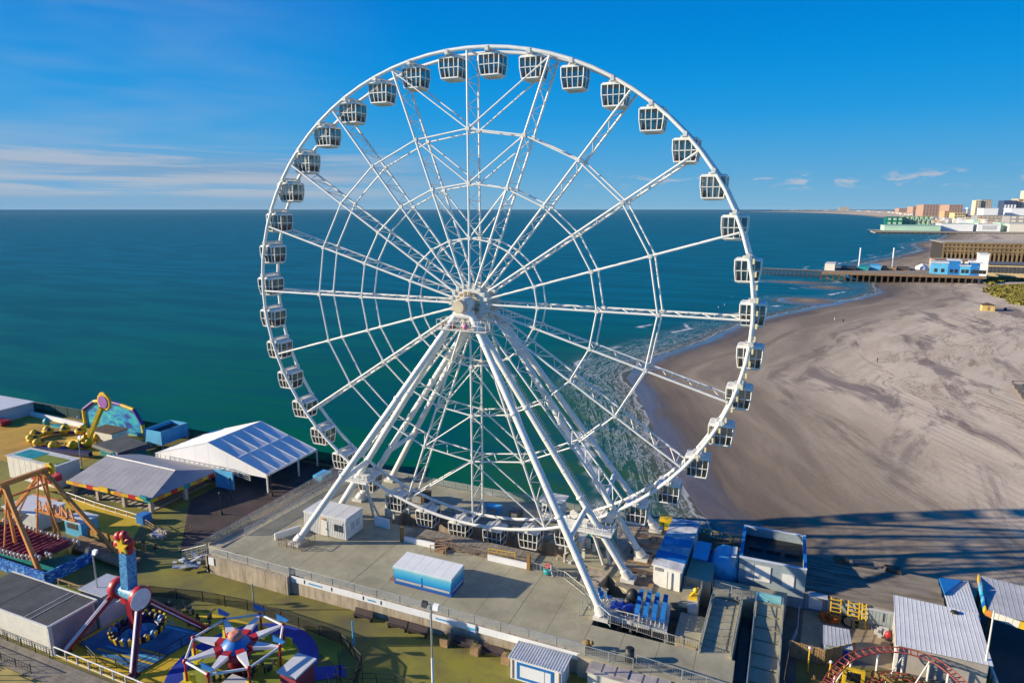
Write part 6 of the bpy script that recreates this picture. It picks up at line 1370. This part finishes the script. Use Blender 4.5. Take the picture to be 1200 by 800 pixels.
# shed and timber fence
t = thing('blue_shed', 'small pale shed with a ribbed grey roof and blue front', 'shed', (47.2, -4, PL))
MB().box((45.9, -5.8, PL), (48.4, -3.2, PL + 1.7)).build('wall', mat('pale_blue_board', (.36, .45, .52), .7), t); MB().box((47.0, -5.88, PL + .2), (48.3, -5.8, PL + 1.4)).build('blue_front', ROYAL, t)
A_, B_, C_, D_ = Vector((45.7, -6.1, PL + 1.7)), Vector((48.7, -5.9, PL + 1.7)), Vector((48.5, -2.9, PL + 2.2)), Vector((45.8, -3.1, PL + 2.2)); seamed(A_, B_, C_, D_, 7, mat('grey_white_sheet', (.50, .51, .52), .5), t)
t = thing('timber_fence', 'tall upright board fence between the shed and the small coaster', 'fence', (44.5, -7.4, PL))
pts = [(42.3, -7.2), (45.9, -7.4), (49.2, -4.6)]; k = 0
for a, b_ in zip(pts, pts[1:]):
    L = math.dist(a, b_); n = int(L / .24)
    for i in range(n):
        x, y = a[0] + (b_[0] - a[0]) * i / n, a[1] + (b_[1] - a[1]) * i / n; d = ((b_[0] - a[0]) / L * .1, (b_[1] - a[1]) / L * .1)
        q = MB(); q.beam((x - d[0], y - d[1], PL + 1.0), (x + d[0], y + d[1], PL + 1.0), .05, 2.0 + .08 * math.sin(k * 1.7)); q.build('board', (WOOD, mat('golden_timber', (.42, .26, .08), .8, 0, .25, 1))[k % 3 == 0], t); k += 1
sheet('coaster_ground', [(43, -14), (60.5, -14), (60.5, -7), (53, -5.4), (43, -7.6)], PL + .05, mat('ochre_ground', (.32, .22, .04), .8, 0, .45, .8, alt=(.16, .18, .04)))
t = thing('timber_palisade', 'golden timber boards standing behind the coaster track', 'fence', (54, -8, PL))
for i in range(22): x = 50.2 + i * .36; q = MB(); q.box((x, -8.6 - .05 * i, PL), (x + .30, -8.5 - .05 * i, PL + 1.5 + .15 * math.sin(i * 2.1))); q.build('board', MATS['golden_timber'], t)
# red coaster track
t = thing('roller_coaster', 'small roller coaster with curved red track on pale posts', 'roller coaster', (53, -8, PL))
ctr = [tuple(at(x_, y_, z_)) for x_, y_, z_ in ((970, 800, 5.4), (979, 786, 5.8), (998, 769, 6.2), (1030, 761, 6.4), (1060, 762, 6.5), (1090, 771, 6.4), (1112, 785, 6.3), (1130, 803, 6.1), (1140, 830, 5.9))]
def smooth(P, n=4):
    P = [Vector(p) for p in P]; out = []
    for i in range(len(P) - 1):
        a, b, c, d = P[max(i - 1, 0)], P[i], P[i + 1], P[min(i + 2, len(P) - 1)]
        for k in range(n):
            u = k / n; out.append(.5 * ((2 * b) + (c - a) * u + (2 * a - 5 * b + 4 * c - d) * u * u + (3 * b - a - 3 * c + d) * u ** 3))
    return out + [P[-1]]
TRK = mat('dull_red_track_paint', (.36, .075, .055), .55, 0, .3, 2, grime=.4)
def track(pts, nm):
    S = smooth(pts, 4); l, r = [], []
    for i, p in enumerate(S):
        d = (S[min(i + 1, len(S) - 1)] - S[max(i - 1, 0)]).normalized(); s_ = d.cross(Vector((0, 0, 1))).normalized() * .45; l.append(p - s_); r.append(p + s_)
    for q_ in (l, r): MB().path(q_, .065, 6).build('rail', TRK, t)
    MB().path([p - Vector((0, 0, .3)) for p in S], .07, 6).build('spine', TRK, t)
    for a, b_, p in zip(l, r, S): MB().beam(a, b_, .07).tube(a, p - Vector((0, 0, .3)), .03, 4).tube(b_, p - Vector((0, 0, .3)), .03, 4).build('sleeper', TRK, t)
track(ctr, 'rail'); track([tuple(at(x_, y_, 3.9)) for x_, y_ in ((1018, 812), (1026, 796), (1046, 790), (1070, 796), (1080, 812))], 'rail')
for x, y, z in [ctr[k] for k in (1, 2, 3, 4, 5, 6)]: MB().tube((x, y, PL), (x, y, z - .3), .12, 8).build('post', CREAM, t)
for a, b_ in ((ctr[k], (ctr[k][0] - 2.2, ctr[k][1] - 2.6, PL)) for k in (2, 4, 5)): MB().beam(Vector(a) - Vector((0, 0, .3)), b_, .1).build('brace', CREAM, t)
q = MB(); rr = random.Random(31)
for i in range(60):
    x, y = rr.uniform(46.5, 57.5), rr.uniform(-13.5, -8.2); h = rr.uniform(.2, 1.2); q.box((x, y, PL), (x + rr.uniform(.1, .5), y + rr.uniform(.1, .5), PL + h)); 
    if i % 3 == 0: q.beam((x, y, PL + h), (x + rr.uniform(-2, 2), y + rr.uniform(-2, 2), PL + .3), .09)
solo(q, 'ride_machinery', mat('dark_mixed_machinery', (.07, .08, .05), .7, .2, .6, 1.2, alt=(.30, .24, .12)), 'mixed dark machinery and fittings under the small coaster', 'machinery')
for k, (x, y, l) in enumerate(((44.2, -9.2, 'yellow pole with a white ball lamp left of the coaster'), (46.2, -9.6, 'leaning yellow bracket beside the yellow pole'))):
    q = MB(); q.tube((x, y, PL), (x + .1 * k, y, PL + (2.8 - .8 * k)), .08, 8)
    t3 = thing('yellow_pole', l, 'pole', (x, y, PL)); q.build('pole', YEL, t3); MB().ball((x + .1 * k, y, PL + 2.95 - .8 * k), .17, 8).build('ball_lamp', BANNER, t3)
t3 = thing('yellow_gate', 'yellow gantry frame with a dark panel by the coaster entrance', 'gate', (48, -12, PL))
q = MB(); q.box((47.3, -11.4, PL), (47.6, -11.1, PL + 2.8)); q.box((49.0, -11.4, PL), (49.3, -11.1, PL + 2.8)); q.box((47.3, -11.4, PL + 2.8), (49.3, -11.1, PL + 3.1)); q.box((47.6, -11.4, PL + 1.2), (49.0, -11.1, PL + 1.5)); q.build('frame', YEL, t3); MB().box((47.7, -11.3, PL + 1.7), (48.9, -11.2, PL + 2.6)).build('panel', BLACK, t3)
fence('railing', [(42.3, -8.0, PL), (41.8, -13.5, PL), (41.9, -19, PL)], 'thin brown fence between the right ramp and the coaster', m=BROWNW, infill='mid', sp=1.8, h=1.8)
fence('railing', [(43.4, 1.8, PL), (43.2, -2.6, PL), (42.4, -6.2, PL)], 'light kerb railing at the left side of the tan yard', m=GREYW, infill='mid', sp=1.8, h=1.0)

def bits(name, label, cat, m, n, x0, x1, y0, y1, z, h, seed, poles=True):
    q = MB(); r_ = random.Random(seed)
    for i in range(n):
        x, y = r_.uniform(x0, x1), r_.uniform(y0, y1); hh = r_.uniform(.15, h); q.box((x, y, z), (x + r_.uniform(.1, .7), y + r_.uniform(.1, .5), z + hh))
        if poles and i % 3 == 0: q.beam((x, y, z + hh), (x + r_.uniform(-1, 1), y + r_.uniform(-1, 1), z + hh * 1.6), .07)
    o = q.build(name, m); tag(o, label, cat); return o
bits('drive_gear', 'pale drive gear and rods crowded under the right end of the rim', 'machinery', WHITE2, 26, 11.5, 18.5, -2.6, 4.6, DK, 1.6, 71)
bits('drive_gear', 'pale drive gear under the left end of the rim beside the container', 'machinery', WHITE2, 16, -17.5, -13.0, -1.5, 4.0, DK, 1.5, 72)
bits('pit_clutter', 'dark pipes and struts lying in the pit below the chair terrace', 'clutter', DKSTEEL, 26, 22.5, 32.5, -12.4, -7.5, PL + .05, .5, 73)
bits('terrace_clutter', 'timber offcuts and gear on the boards beside the right leg feet', 'clutter', GREYWOOD, 24, 20.5, 25.2, -3.0, 10.5, DK - .15, .5, 74)
bits('timber_stack', 'golden timber posts and boards around the small coaster', 'timber', MATS['golden_timber'], 44, 44.5, 58.0, -12.5, -7.2, PL + .02, 1.3, 75)
bits('yard_clutter', 'assorted grey boxes along the back of the tan yard', 'clutter', GREYW, 9, 51.2, 52.8, .2, 2.2, PL, .8, 76, False)

# ------------------------------------------------------------------ beach furniture and people
def hut(px, py):
    p = at(px, py, 1.9); t = thing('beach_hut', 'small yellow gabled hut standing alone on the sand', 'hut', tuple(p))
    MB().box((p.x - 2.7, p.y - 2, p.z - .3), (p.x + 2.7, p.y + 2, p.z + 2.5)).build('wall', mat('pale_yellow_boards', (.62, .46, .16), .7), t)
    q = MB(); q.hexa([(p.x - 3.0, p.y - 2.2, p.z + 2.5), (p.x + 3.0, p.y - 2.2, p.z + 2.5), (p.x + 3.0, p.y + 2.2, p.z + 2.5), (p.x - 3.0, p.y + 2.2, p.z + 2.5)], [(p.x - .2, p.y - 2.2, p.z + 3.6), (p.x + .2, p.y - 2.2, p.z + 3.6), (p.x + .2, p.y + 2.2, p.z + 3.6), (p.x - .2, p.y + 2.2, p.z + 3.6)]); q.build('roof', BROWNW, t)
    MB().box((p.x - .5, p.y - 2.08, p.z), (p.x + .5, p.y - 2.0, p.z + 1.9)).build('door', WOOD, t)
hut(1157, 363)
p = at(1178, 363, 1.9); solo(MB().ball((p.x, p.y, 2.5), .8, 8, (1, 1, 1.1)), 'dark_bin', DKSTEEL, 'dark round bin near the yellow hut on the sand', 'bin')
p = tuple(at(1028, 425, 1.4)); person(p, 'lone person in dark clothes walking on the middle of the beach', 1.0)
person(tuple(at(988, 378, 1.2)), 'person standing on the far sand near the wet shore', .2)
person(tuple(at(978, 376, .8)), 'distant person in white near the tide line', 2., GREYW)
person(tuple(at(842, 362, -.6)), 'left bather standing in the shallow surf', .5, BANNER); person(tuple(at(849, 359, -.6)), 'right bather standing in the shallow surf', 1.5, BANNER)
for k, (x, y, l) in enumerate(((712, 404, 'dark marker post in the surf beyond the wheel'), (697, 411, 'second dark marker post left in the surf'))):
    p = at(x, y, 0); solo(MB().tube((p.x, p.y, -1), (p.x, p.y, 2.4), .14, 6), 'marker_post', BLACK, l, 'post')
bw = thing('beach_walkway', 'fenced dark boardwalk ramp reaching onto the sand at the right border', 'walkway', tuple(at(1190, 460, 2)))
a, b_ = at(1186, 450, 2.2), at(1222, 500, 2.2)
for i in range(26): c = a.lerp(b_, i / 26) ; MB().beam((c.x, c.y, 2.15), (c.x + 9, c.y + 1.5, 2.15), .9, .14).build('board', GREYWOOD, bw)
q = MB(); q.beam(a + Vector((0, 0, 1)), b_ + Vector((0, 0, 1)), .16); [q.beam(a.lerp(b_, i / 8), a.lerp(b_, i / 8) + Vector((0, 0, 1.1)), .16) for i in range(9)]; q.beam(a + Vector((0, 0, 1)), a + Vector((9, 1.5, 1)), .14); q.build('handrail', BROWNW, bw)

# ------------------------------------------------------------------ far piers and town
def line_at(x0, y0, x1, y1, z): return at(x0, y0, z), at(x1, y1, z)
# broken pier and the deck with rides
t = thing('fishing_pier', 'bare timber pier trestles running out into the sea', 'pier', tuple(at(900, 318, 0)))
a, b_ = at(895, 315, 4.6), at(964, 318, 4.6)
n = 15
for i in range(n):
    p = a.lerp(b_, i / (n - 1)); q = MB(); [q.beam((p.x + d, p.y + e_, -2), (p.x + d, p.y + e_, 5), .5) for d in (-1, 1) for e_ in (-1.5, 1.5)]; q.beam((p.x - 1.6, p.y, 5), (p.x + 1.6, p.y, 5), .6, .6); q.build('trestle', BROWNW, t)
MB().beam(a + Vector((0, 0, .6)), b_ + Vector((0, 0, .6)), 2.2, .35).build('deck', GREYWOOD, t)
t = thing('amusement_deck', 'middle pier deck on dark piles with low rides and a blue stall', 'pier', tuple(at(1025, 325, 0)))
a, b_ = at(963, 319.5, 6), at(1156, 325.0, 6); wdv = Vector((CN[0], CN[1], 0)) ; away = Vector((-.25, 1, 0)).normalized() * 62
away = Vector((float(-math.sin(TH)) * 0 + .10, 1, 0)).normalized() * 66
MB().hexa([a - Vector((0, 0, .8)), b_ - Vector((0, 0, .8)), b_ + away - Vector((0, 0, .8)), a + away - Vector((0, 0, .8))], [a, b_, b_ + away, a + away]).build('deck', mat('tan_deck', (.30, .23, .15), .85, 0, .25, .05), t)
pl0 = MB().beam((a.x, a.y, -2), (a.x, a.y, 5.2), .9).build('pile', BROWNW, t)
for i in range(1, 26): d = (b_ - a) * (i / 26); pcopy(pl0, (d.x, d.y, 0))
MB().beam(a + Vector((0, -.3, -.3)), b_ + Vector((0, -.3, -.3)), .5, 1.4).build('edge_beam', WOOD, t)
for i, (x0, x1, h, m) in enumerate(((985, 1003, 2.2, DKSTEEL), (1005, 1018, 3, TEAL), (1019, 1032, 3.5, SKYB), (1034, 1050, 2, WOOD), (1052, 1066, 1.5, BROWNW), (966, 978, 5, CREAM))):
    p, q_ = at(x0, 316.5, 6), at(x1, 317, 6); MB().hexa([p, q_, q_ + away * .35, p + away * .35], [v + Vector((0, 0, h)) for v in (p, q_, q_ + away * .35, p + away * .35)]).build('stall', m, t)
for x in (1006, 1045): p = at(x, 316, 6); MB().tube(p, p + Vector((0, 0, 17)), .5, 6).build('mast', BANNER, t)
p = at(1080, 315.5, 6); MB().lathe(p, [(4.5, 0), (4.2, 2.2), (.2, 4.5)], 10).build('white_canopy', BANNER, t)
t = thing('blue_arcade', 'bright blue and white low arcade building on the middle pier', 'building', tuple(at(1120, 322, 6)))
for x0, x1, y, h, m in ((1090, 1110, 321.5, 8, SKYB), (1110, 1124, 321.8, 10, BLUE), (1124, 1136, 322, 6.5, SKYB), (1136, 1147, 322.2, 9, BLUE), (1145, 1156, 322.3, 15, BANNER)):
    y = 320.6 + (x0 - 1090) * .045; p, q_ = at(x0, y, 6), at(x1, y + (x1 - x0) * .045, 6); dv = Vector((2, 16, 0)); w_ = MB().hexa([p, q_, q_ + dv, p + dv], [v + Vector((0, 0, h)) for v in (p, q_, q_ + dv, p + dv)]).build('wall', m, t)
    MB().hexa([p + Vector((-.5, -.5, h)), q_ + Vector((.5, -.5, h)), q_ + dv + Vector((.5, .5, h)), p + dv + Vector((-.5, .5, h))], [v + Vector((0, 0, h + .6)) for v in (p + Vector((-.5, -.5, 0)), q_ + Vector((.5, -.5, 0)), q_ + dv + Vector((.5, .5, 0)), p + dv + Vector((-.5, .5, 0)))]).build('roof', ROOFW, t)
    for k in (.3, .7): c = p.lerp(q_, k); MB().box((c.x - 1, c.y - .3, 7.5), (c.x + 1, c.y + .0, 10)).build('window', GLASS, w_)
def block(name, label, cat, x0, x1, ybase, z0, ytop, depth, wm, rows=0, cols=0, wmn=None, roof=None, cyc=0.):
    """a far building standing on z0; its height comes from the sight line to its roof"""
    p = at(x0, ybase, z0); r_ = at(x1, ybase, z0) - Vector(CAMP); q_ = Vector(CAMP) + r_ * ((p.y - CAMP[1]) / r_.y); q_.z = z0; D_ = (Vector((p.x, p.y, 0)) - Vector((CAMP[0], CAMP[1], 0))).length
    f = Vector((-math.sin(TH), math.cos(TH), 0)); dep = (Vector((p.x, p.y, 0)) - Vector((CAMP[0], CAMP[1], 0))).dot(f)
    c, s = math.cos(PIT), math.sin(PIT); v = -(ytop - 400) / FL; zt = CAMP[2] + dep * (v * c - s) / (c + v * s)
    t = thing(name, label, cat, tuple(p)); f = Vector((0, 1, 0)); dv = f * depth; H = zt - z0
    MB().hexa([p - Vector((0, 0, 2)), q_ - Vector((0, 0, 2)), q_ + dv - Vector((0, 0, 2)), p + dv - Vector((0, 0, 2))], [v_ + Vector((0, 0, H)) for v_ in (p, q_, q_ + dv, p + dv)]).build('wall', wm, t)
    r = MB(); e_ = (q_ - p) * .02; r.hexa([p - e_ - f + Vector((0, 0, H)), q_ + e_ - f + Vector((0, 0, H)), q_ + e_ + dv + Vector((0, 0, H)), p - e_ + dv + Vector((0, 0, H))], [v_ + Vector((0, 0, H * 1.03)) for v_ in (p - e_ - f, q_ + e_ - f, q_ + e_ + dv, p - e_ + dv)]); r.build('roof', roof or wm, t)
    if rows:
        for i in range(rows):
            for j in range(cols):
                a_, b2 = p.lerp(q_, (j + .2) / cols), p.lerp(q_, (j + .8) / cols); z_0 = z0 + H * (i + .25) / rows; z_1 = z0 + H * (i + .8) / rows
                w_ = MB(); w_.hexa([Vector((v_.x, v_.y, z_0)) for v_ in (a_ - f * .5, b2 - f * .5, b2 + f * .1, a_ + f * .1)], [Vector((v_.x, v_.y, z_1)) for v_ in (a_ - f * .5, b2 - f * .5, b2 + f * .1, a_ + f * .1)]); w_.build('window', wmn or GLASS, t)
    return t, p, q_, zt, f
FW = mat('far_dark_window', (.10, .10, .11), .4)
# seating stand: big dark lattice structure, and the tan building before it
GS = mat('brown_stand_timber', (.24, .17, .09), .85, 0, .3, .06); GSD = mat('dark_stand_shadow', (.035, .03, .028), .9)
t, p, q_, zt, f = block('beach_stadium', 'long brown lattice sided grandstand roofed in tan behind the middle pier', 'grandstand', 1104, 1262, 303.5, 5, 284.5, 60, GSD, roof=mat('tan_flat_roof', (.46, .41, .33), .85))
H = zt - 5; n = 30
for i in range(n + 1):
    c = p.lerp(q_, i / n); MB().beam(Vector((c.x, c.y, 3)) - f * 1.2, Vector((c.x, c.y, zt)) - f * 1.2, 1.3, 1.3).build('column', GS, t)
    if i < n:
        d = p.lerp(q_, (i + 1) / n)
        for k in range(3):
            z_0, z_1 = 5 + H * (.28 + .24 * k), 5 + H * (.28 + .24 * (k + 1)); MB().beam(Vector((c.x, c.y, z_0)) - f * .9, Vector((d.x, d.y, z_1)) - f * .9, 1.0).beam(Vector((d.x, d.y, z_0)) - f * .9, Vector((c.x, c.y, z_1)) - f * .9, .8).build('lattice_brace', GS, t)
for k in (.52, .76, 1.0): MB().beam(Vector((p.x, p.y, 5 + H * k)) - f * 1.6, Vector((q_.x, q_.y, 5 + H * k)) - f * 1.6, 1.2, 1.6).build('girder', GS, t)
t, *_ = block('tan_colonnade', 'tan building with two rows of dark windows beside the dune grass', 'building', 1156, 1262, 322, 4, 309.5, 30, mat('tan_render', (.72, .54, .30), .8), 1, 22, FW, mat('grey_upper_roof', (.14, .14, .15), .7))
block('roof_row', 'low tan roofs between the grandstand and the blue arcade', 'building', 1094, 1156, 311, 5, 304, 20, mat('mixed_tan_roofs', (.40, .28, .20), .8, 0, .4, .06), 1, 7, BANNER)
# far shopping pier
t, p, q_, zt, f = block('far_pier', 'long far pier deck on dark piles reaching into the sea', 'pier', 1025, 1290, 273.2, 0, 270.2, 90, mat('far_pier_deck', (.34, .32, .28), .8))
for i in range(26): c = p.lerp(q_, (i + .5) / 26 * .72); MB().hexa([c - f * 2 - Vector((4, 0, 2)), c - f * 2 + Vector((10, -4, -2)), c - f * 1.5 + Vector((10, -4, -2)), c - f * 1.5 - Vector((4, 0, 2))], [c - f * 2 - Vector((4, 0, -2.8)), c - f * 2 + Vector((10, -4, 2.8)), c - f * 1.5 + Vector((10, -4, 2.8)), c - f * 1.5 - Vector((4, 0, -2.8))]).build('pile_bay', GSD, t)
MINT = mat('pale_mint_wall', (.45, .66, .52), .6, 0, .08, .02); GRN = mat('deep_green_glass', (.0, .16, .09), .3)
block('green_pavilion', 'deep green glazed pavilion at the seaward end of the far pier', 'building', 1038, 1057, 268.5, 6, 254.5, 60, GRN, 3, 3, MINT)
block('mint_hall', 'mint green hall with yellowish lattice facade on the far pier', 'building', 1036, 1102, 270, 6, 264, 70, MINT)
t, p, q_, zt, f = block('lattice_hall', 'yellow green lattice fronted hall on the far pier', 'building', 1057, 1090, 268.5, 6, 253.8, 60, mat('lime_lattice', (.46, .50, .26), .6, 0, .2, .04))
for i in range(6):
    c, d = p.lerp(q_, i / 6), p.lerp(q_, (i + 1) / 6); MB().beam(Vector((c.x, c.y, 10)) - f, Vector((d.x, d.y, zt)) - f, 1.8).beam(Vector((d.x, d.y, 10)) - f, Vector((c.x, c.y, zt)) - f, 1.8).build('lattice', MINT, t)
block('white_hall', 'long white hall in the middle of the far pier', 'building', 1102, 1140, 270.5, 6, 262, 60, BANNER, roof=MINT)
block('mint_link', 'narrow mint green link block on the far pier', 'building', 1139, 1146, 270.5, 6, 258, 60, MINT)
block('grey_white_hall', 'white and grey banded hall on the far pier', 'building', 1145, 1172, 271, 6, 262.5, 60, BANNER, 1, 1, GREYW)
block('mint_link', 'mint green block farther right on the far pier', 'building', 1171, 1183, 271, 6, 261.5, 60, MINT)
block('end_hall', 'white hall at the right border of the far pier', 'building', 1182, 1262, 271.5, 6, 262.5, 60, CREAM, roof=BANNER)
# shoreline land strip and the towers
def land_strip():
    pts = [(905, 246.35), (960, 246.9), (1010, 248.0), (1045, 250), (1062, 252.5), (1080, 257), (1100, 262), (1300, 262)]
    near = [at(x, y, 0) for x, y in pts]; q = MB(); q.prism([(v.x, v.y) for v in near] + [(30000, 20000), (near[0].x + 3000, near[0].y + 14000)], -1, 4)
    q.build('far_land', mat('hazy_far_land', (.30, .30, .29), .9, 0, .25, .003), kind='structure')
land_strip()
BRK = mat('brick_pink_tower', (.40, .26, .20), .8); TAN = mat('tan_tower', (.52, .42, .30), .8); GRYT = mat('grey_tower', (.30, .30, .31), .7)
block('brick_tower', 'pinkish brick tower block farthest left of the town group', 'tower block', 1069, 1080, 252, 6, 242.2, 300, BRK, 6, 3, FW)
block('brick_tower', 'broad brick tower block second in the town group', 'tower block', 1081, 1102, 253, 6, 240, 300, BRK, 8, 6, FW)
block('brick_tower', 'tan and brick stepped tower block in the middle of the town', 'tower block', 1103, 1113, 253, 6, 241.2, 300, TAN, 7, 3, FW)
block('brick_tower', 'brown tower block with a raised centre right of the stepped one', 'tower block', 1111, 1127, 254, 6, 240.2, 300, BRK, 8, 5, FW)
block('low_tan_building', 'low tan building in front of the brown tower block', 'building', 1106, 1118, 256, 6, 247.5, 120, mat('orange_tan', (.55, .34, .18), .8), 3, 4, FW)
block('low_cream_building', 'low cream building right of the brown towers', 'building', 1118, 1131, 256.5, 6, 249.5, 120, mat('sand_cream', (.60, .48, .26), .8), 2, 4, FW)
block('domed_building', 'dark low building beside the cream one', 'building', 1127, 1134, 256, 6, 250.2, 100, GRYT, 2, 2, FW)
block('slab_tower', 'tall pale slab tower with a dark window band', 'tower block', 1141, 1147, 256, 6, 235.4, 80, mat('pale_cream_tower', (.66, .58, .42), .7), 10, 2, FW)
block('slab_tower', 'grey brown face of the tall slab tower', 'tower block', 1147, 1160, 256, 6, 234.6, 120, GRYT, 10, 5, TAN)
block('dark_glass_tower', 'dark blue glass tower with white end fins', 'tower block', 1174, 1189, 257, 6, 235.6, 100, mat('navy_glass_tower', (.04, .06, .13), .3), 1, 4, BANNER)
block('cream_tower', 'cream tower cut by the right border of the picture', 'tower block', 1190, 1250, 257, 6, 233.6, 100, mat('pale_gold_tower', (.62, .53, .38), .7), 9, 9, FW)
block('corner_tower', 'tall cream corner tower rising highest at the right border', 'tower block', 1196, 1212, 256.8, 6, 224.5, 60, MATS['pale_cream_tower'], 12, 3, FW)
block('white_box_hall', 'white windowless box hall below the slab tower', 'building', 1151, 1168, 259, 6, 244.4, 100, BANNER)
block('white_box_hall', 'white windowless box hall at the right border', 'building', 1183, 1240, 259, 6, 244.4, 100, BANNER)
block('grey_block', 'grey low block between the two white box halls', 'building', 1145, 1183, 260, 6, 252.5, 100, GRYT, 2, 8, TAN)
block('grey_block', 'grey low block at the right border above the pier halls', 'building', 1183, 1255, 261, 6, 253, 100, GRYT, 2, 8, CREAM)
block('far_hotel', 'isolated dark hotel block on the distant shore', 'building', 983, 995, 246.8, 6, 242.6, 400, GRYT, 2, 4, TAN)
block('far_hotel', 'pinkish block on the distant shore left of the town towers', 'building', 1053, 1063, 250.5, 6, 244.2, 300, BRK, 3, 4, FW)
t = thing('water_tower', 'small white water tower on the skyline right of the brown towers', 'water tower', tuple(at(1133, 250, 6))); p = at(1133, 250, 6)
MB().tube(p, p + Vector((0, 0, 50)), 5, 8).build('stem', BANNER, t); MB().ball(p + Vector((0, 0, 56)), 20, 10, (1, 1, .6)).build('tank', BANNER, t)
rr = random.Random(44); q = MB()
for i in range(170):
    x = rr.uniform(905, 1068); y = float(np.interp(x, [905, 960, 1010, 1045, 1068], [246.3, 246.8, 247.8, 249.6, 252.5])) - .1; p = at(x, y, 4); h = rr.uniform(8, 20); w_ = rr.uniform(14, 40) * (1.6 if x < 1000 else .9)
    q.cm = i % 4; q.box((p.x - w_, p.y, 3), (p.x + w_, p.y + 30, 4 + h))
o = q.build('distant_houses', [BANNER, TAN, BRK, GRYT]); tag(o, 'countless tiny houses strung along the distant hazy shore', 'houses', kind='stuff')
q = MB()
for i in range(140):
    x = rr.uniform(1064, 1260); y = rr.uniform(255.5, 262); p = at(x, y, 5); h = rr.uniform(6, 14); w_ = rr.uniform(6, 16); q.cm = i % 4; q.box((p.x - w_, p.y, 3), (p.x + w_, p.y + 22, 5 + h))
o = q.build('town_houses', [BANNER, TAN, CREAM, GRYT]); tag(o, 'dense low town roofs between the far pier and the towers', 'houses', kind='stuff')

# ------------------------------------------------------------------ thin air between here and the far shore
hz = MB().box((-9000, -9000, -6), (9000, 12000, 82)).build('haze', bpy.data.materials.new('sea_haze'), kind='stuff')
_m = hz.data.materials[0]; _m.use_nodes = True; _n = _m.node_tree; _n.nodes.clear()
_o = _n.nodes.new('ShaderNodeOutputMaterial'); _v = _n.nodes.new('ShaderNodeVolumePrincipled'); _v.inputs['Color'].default_value = (.80, .90, 1.0, 1); _v.inputs['Density'].default_value = .000009
_n.links.new(_v.outputs[0], _o.inputs['Volume'])
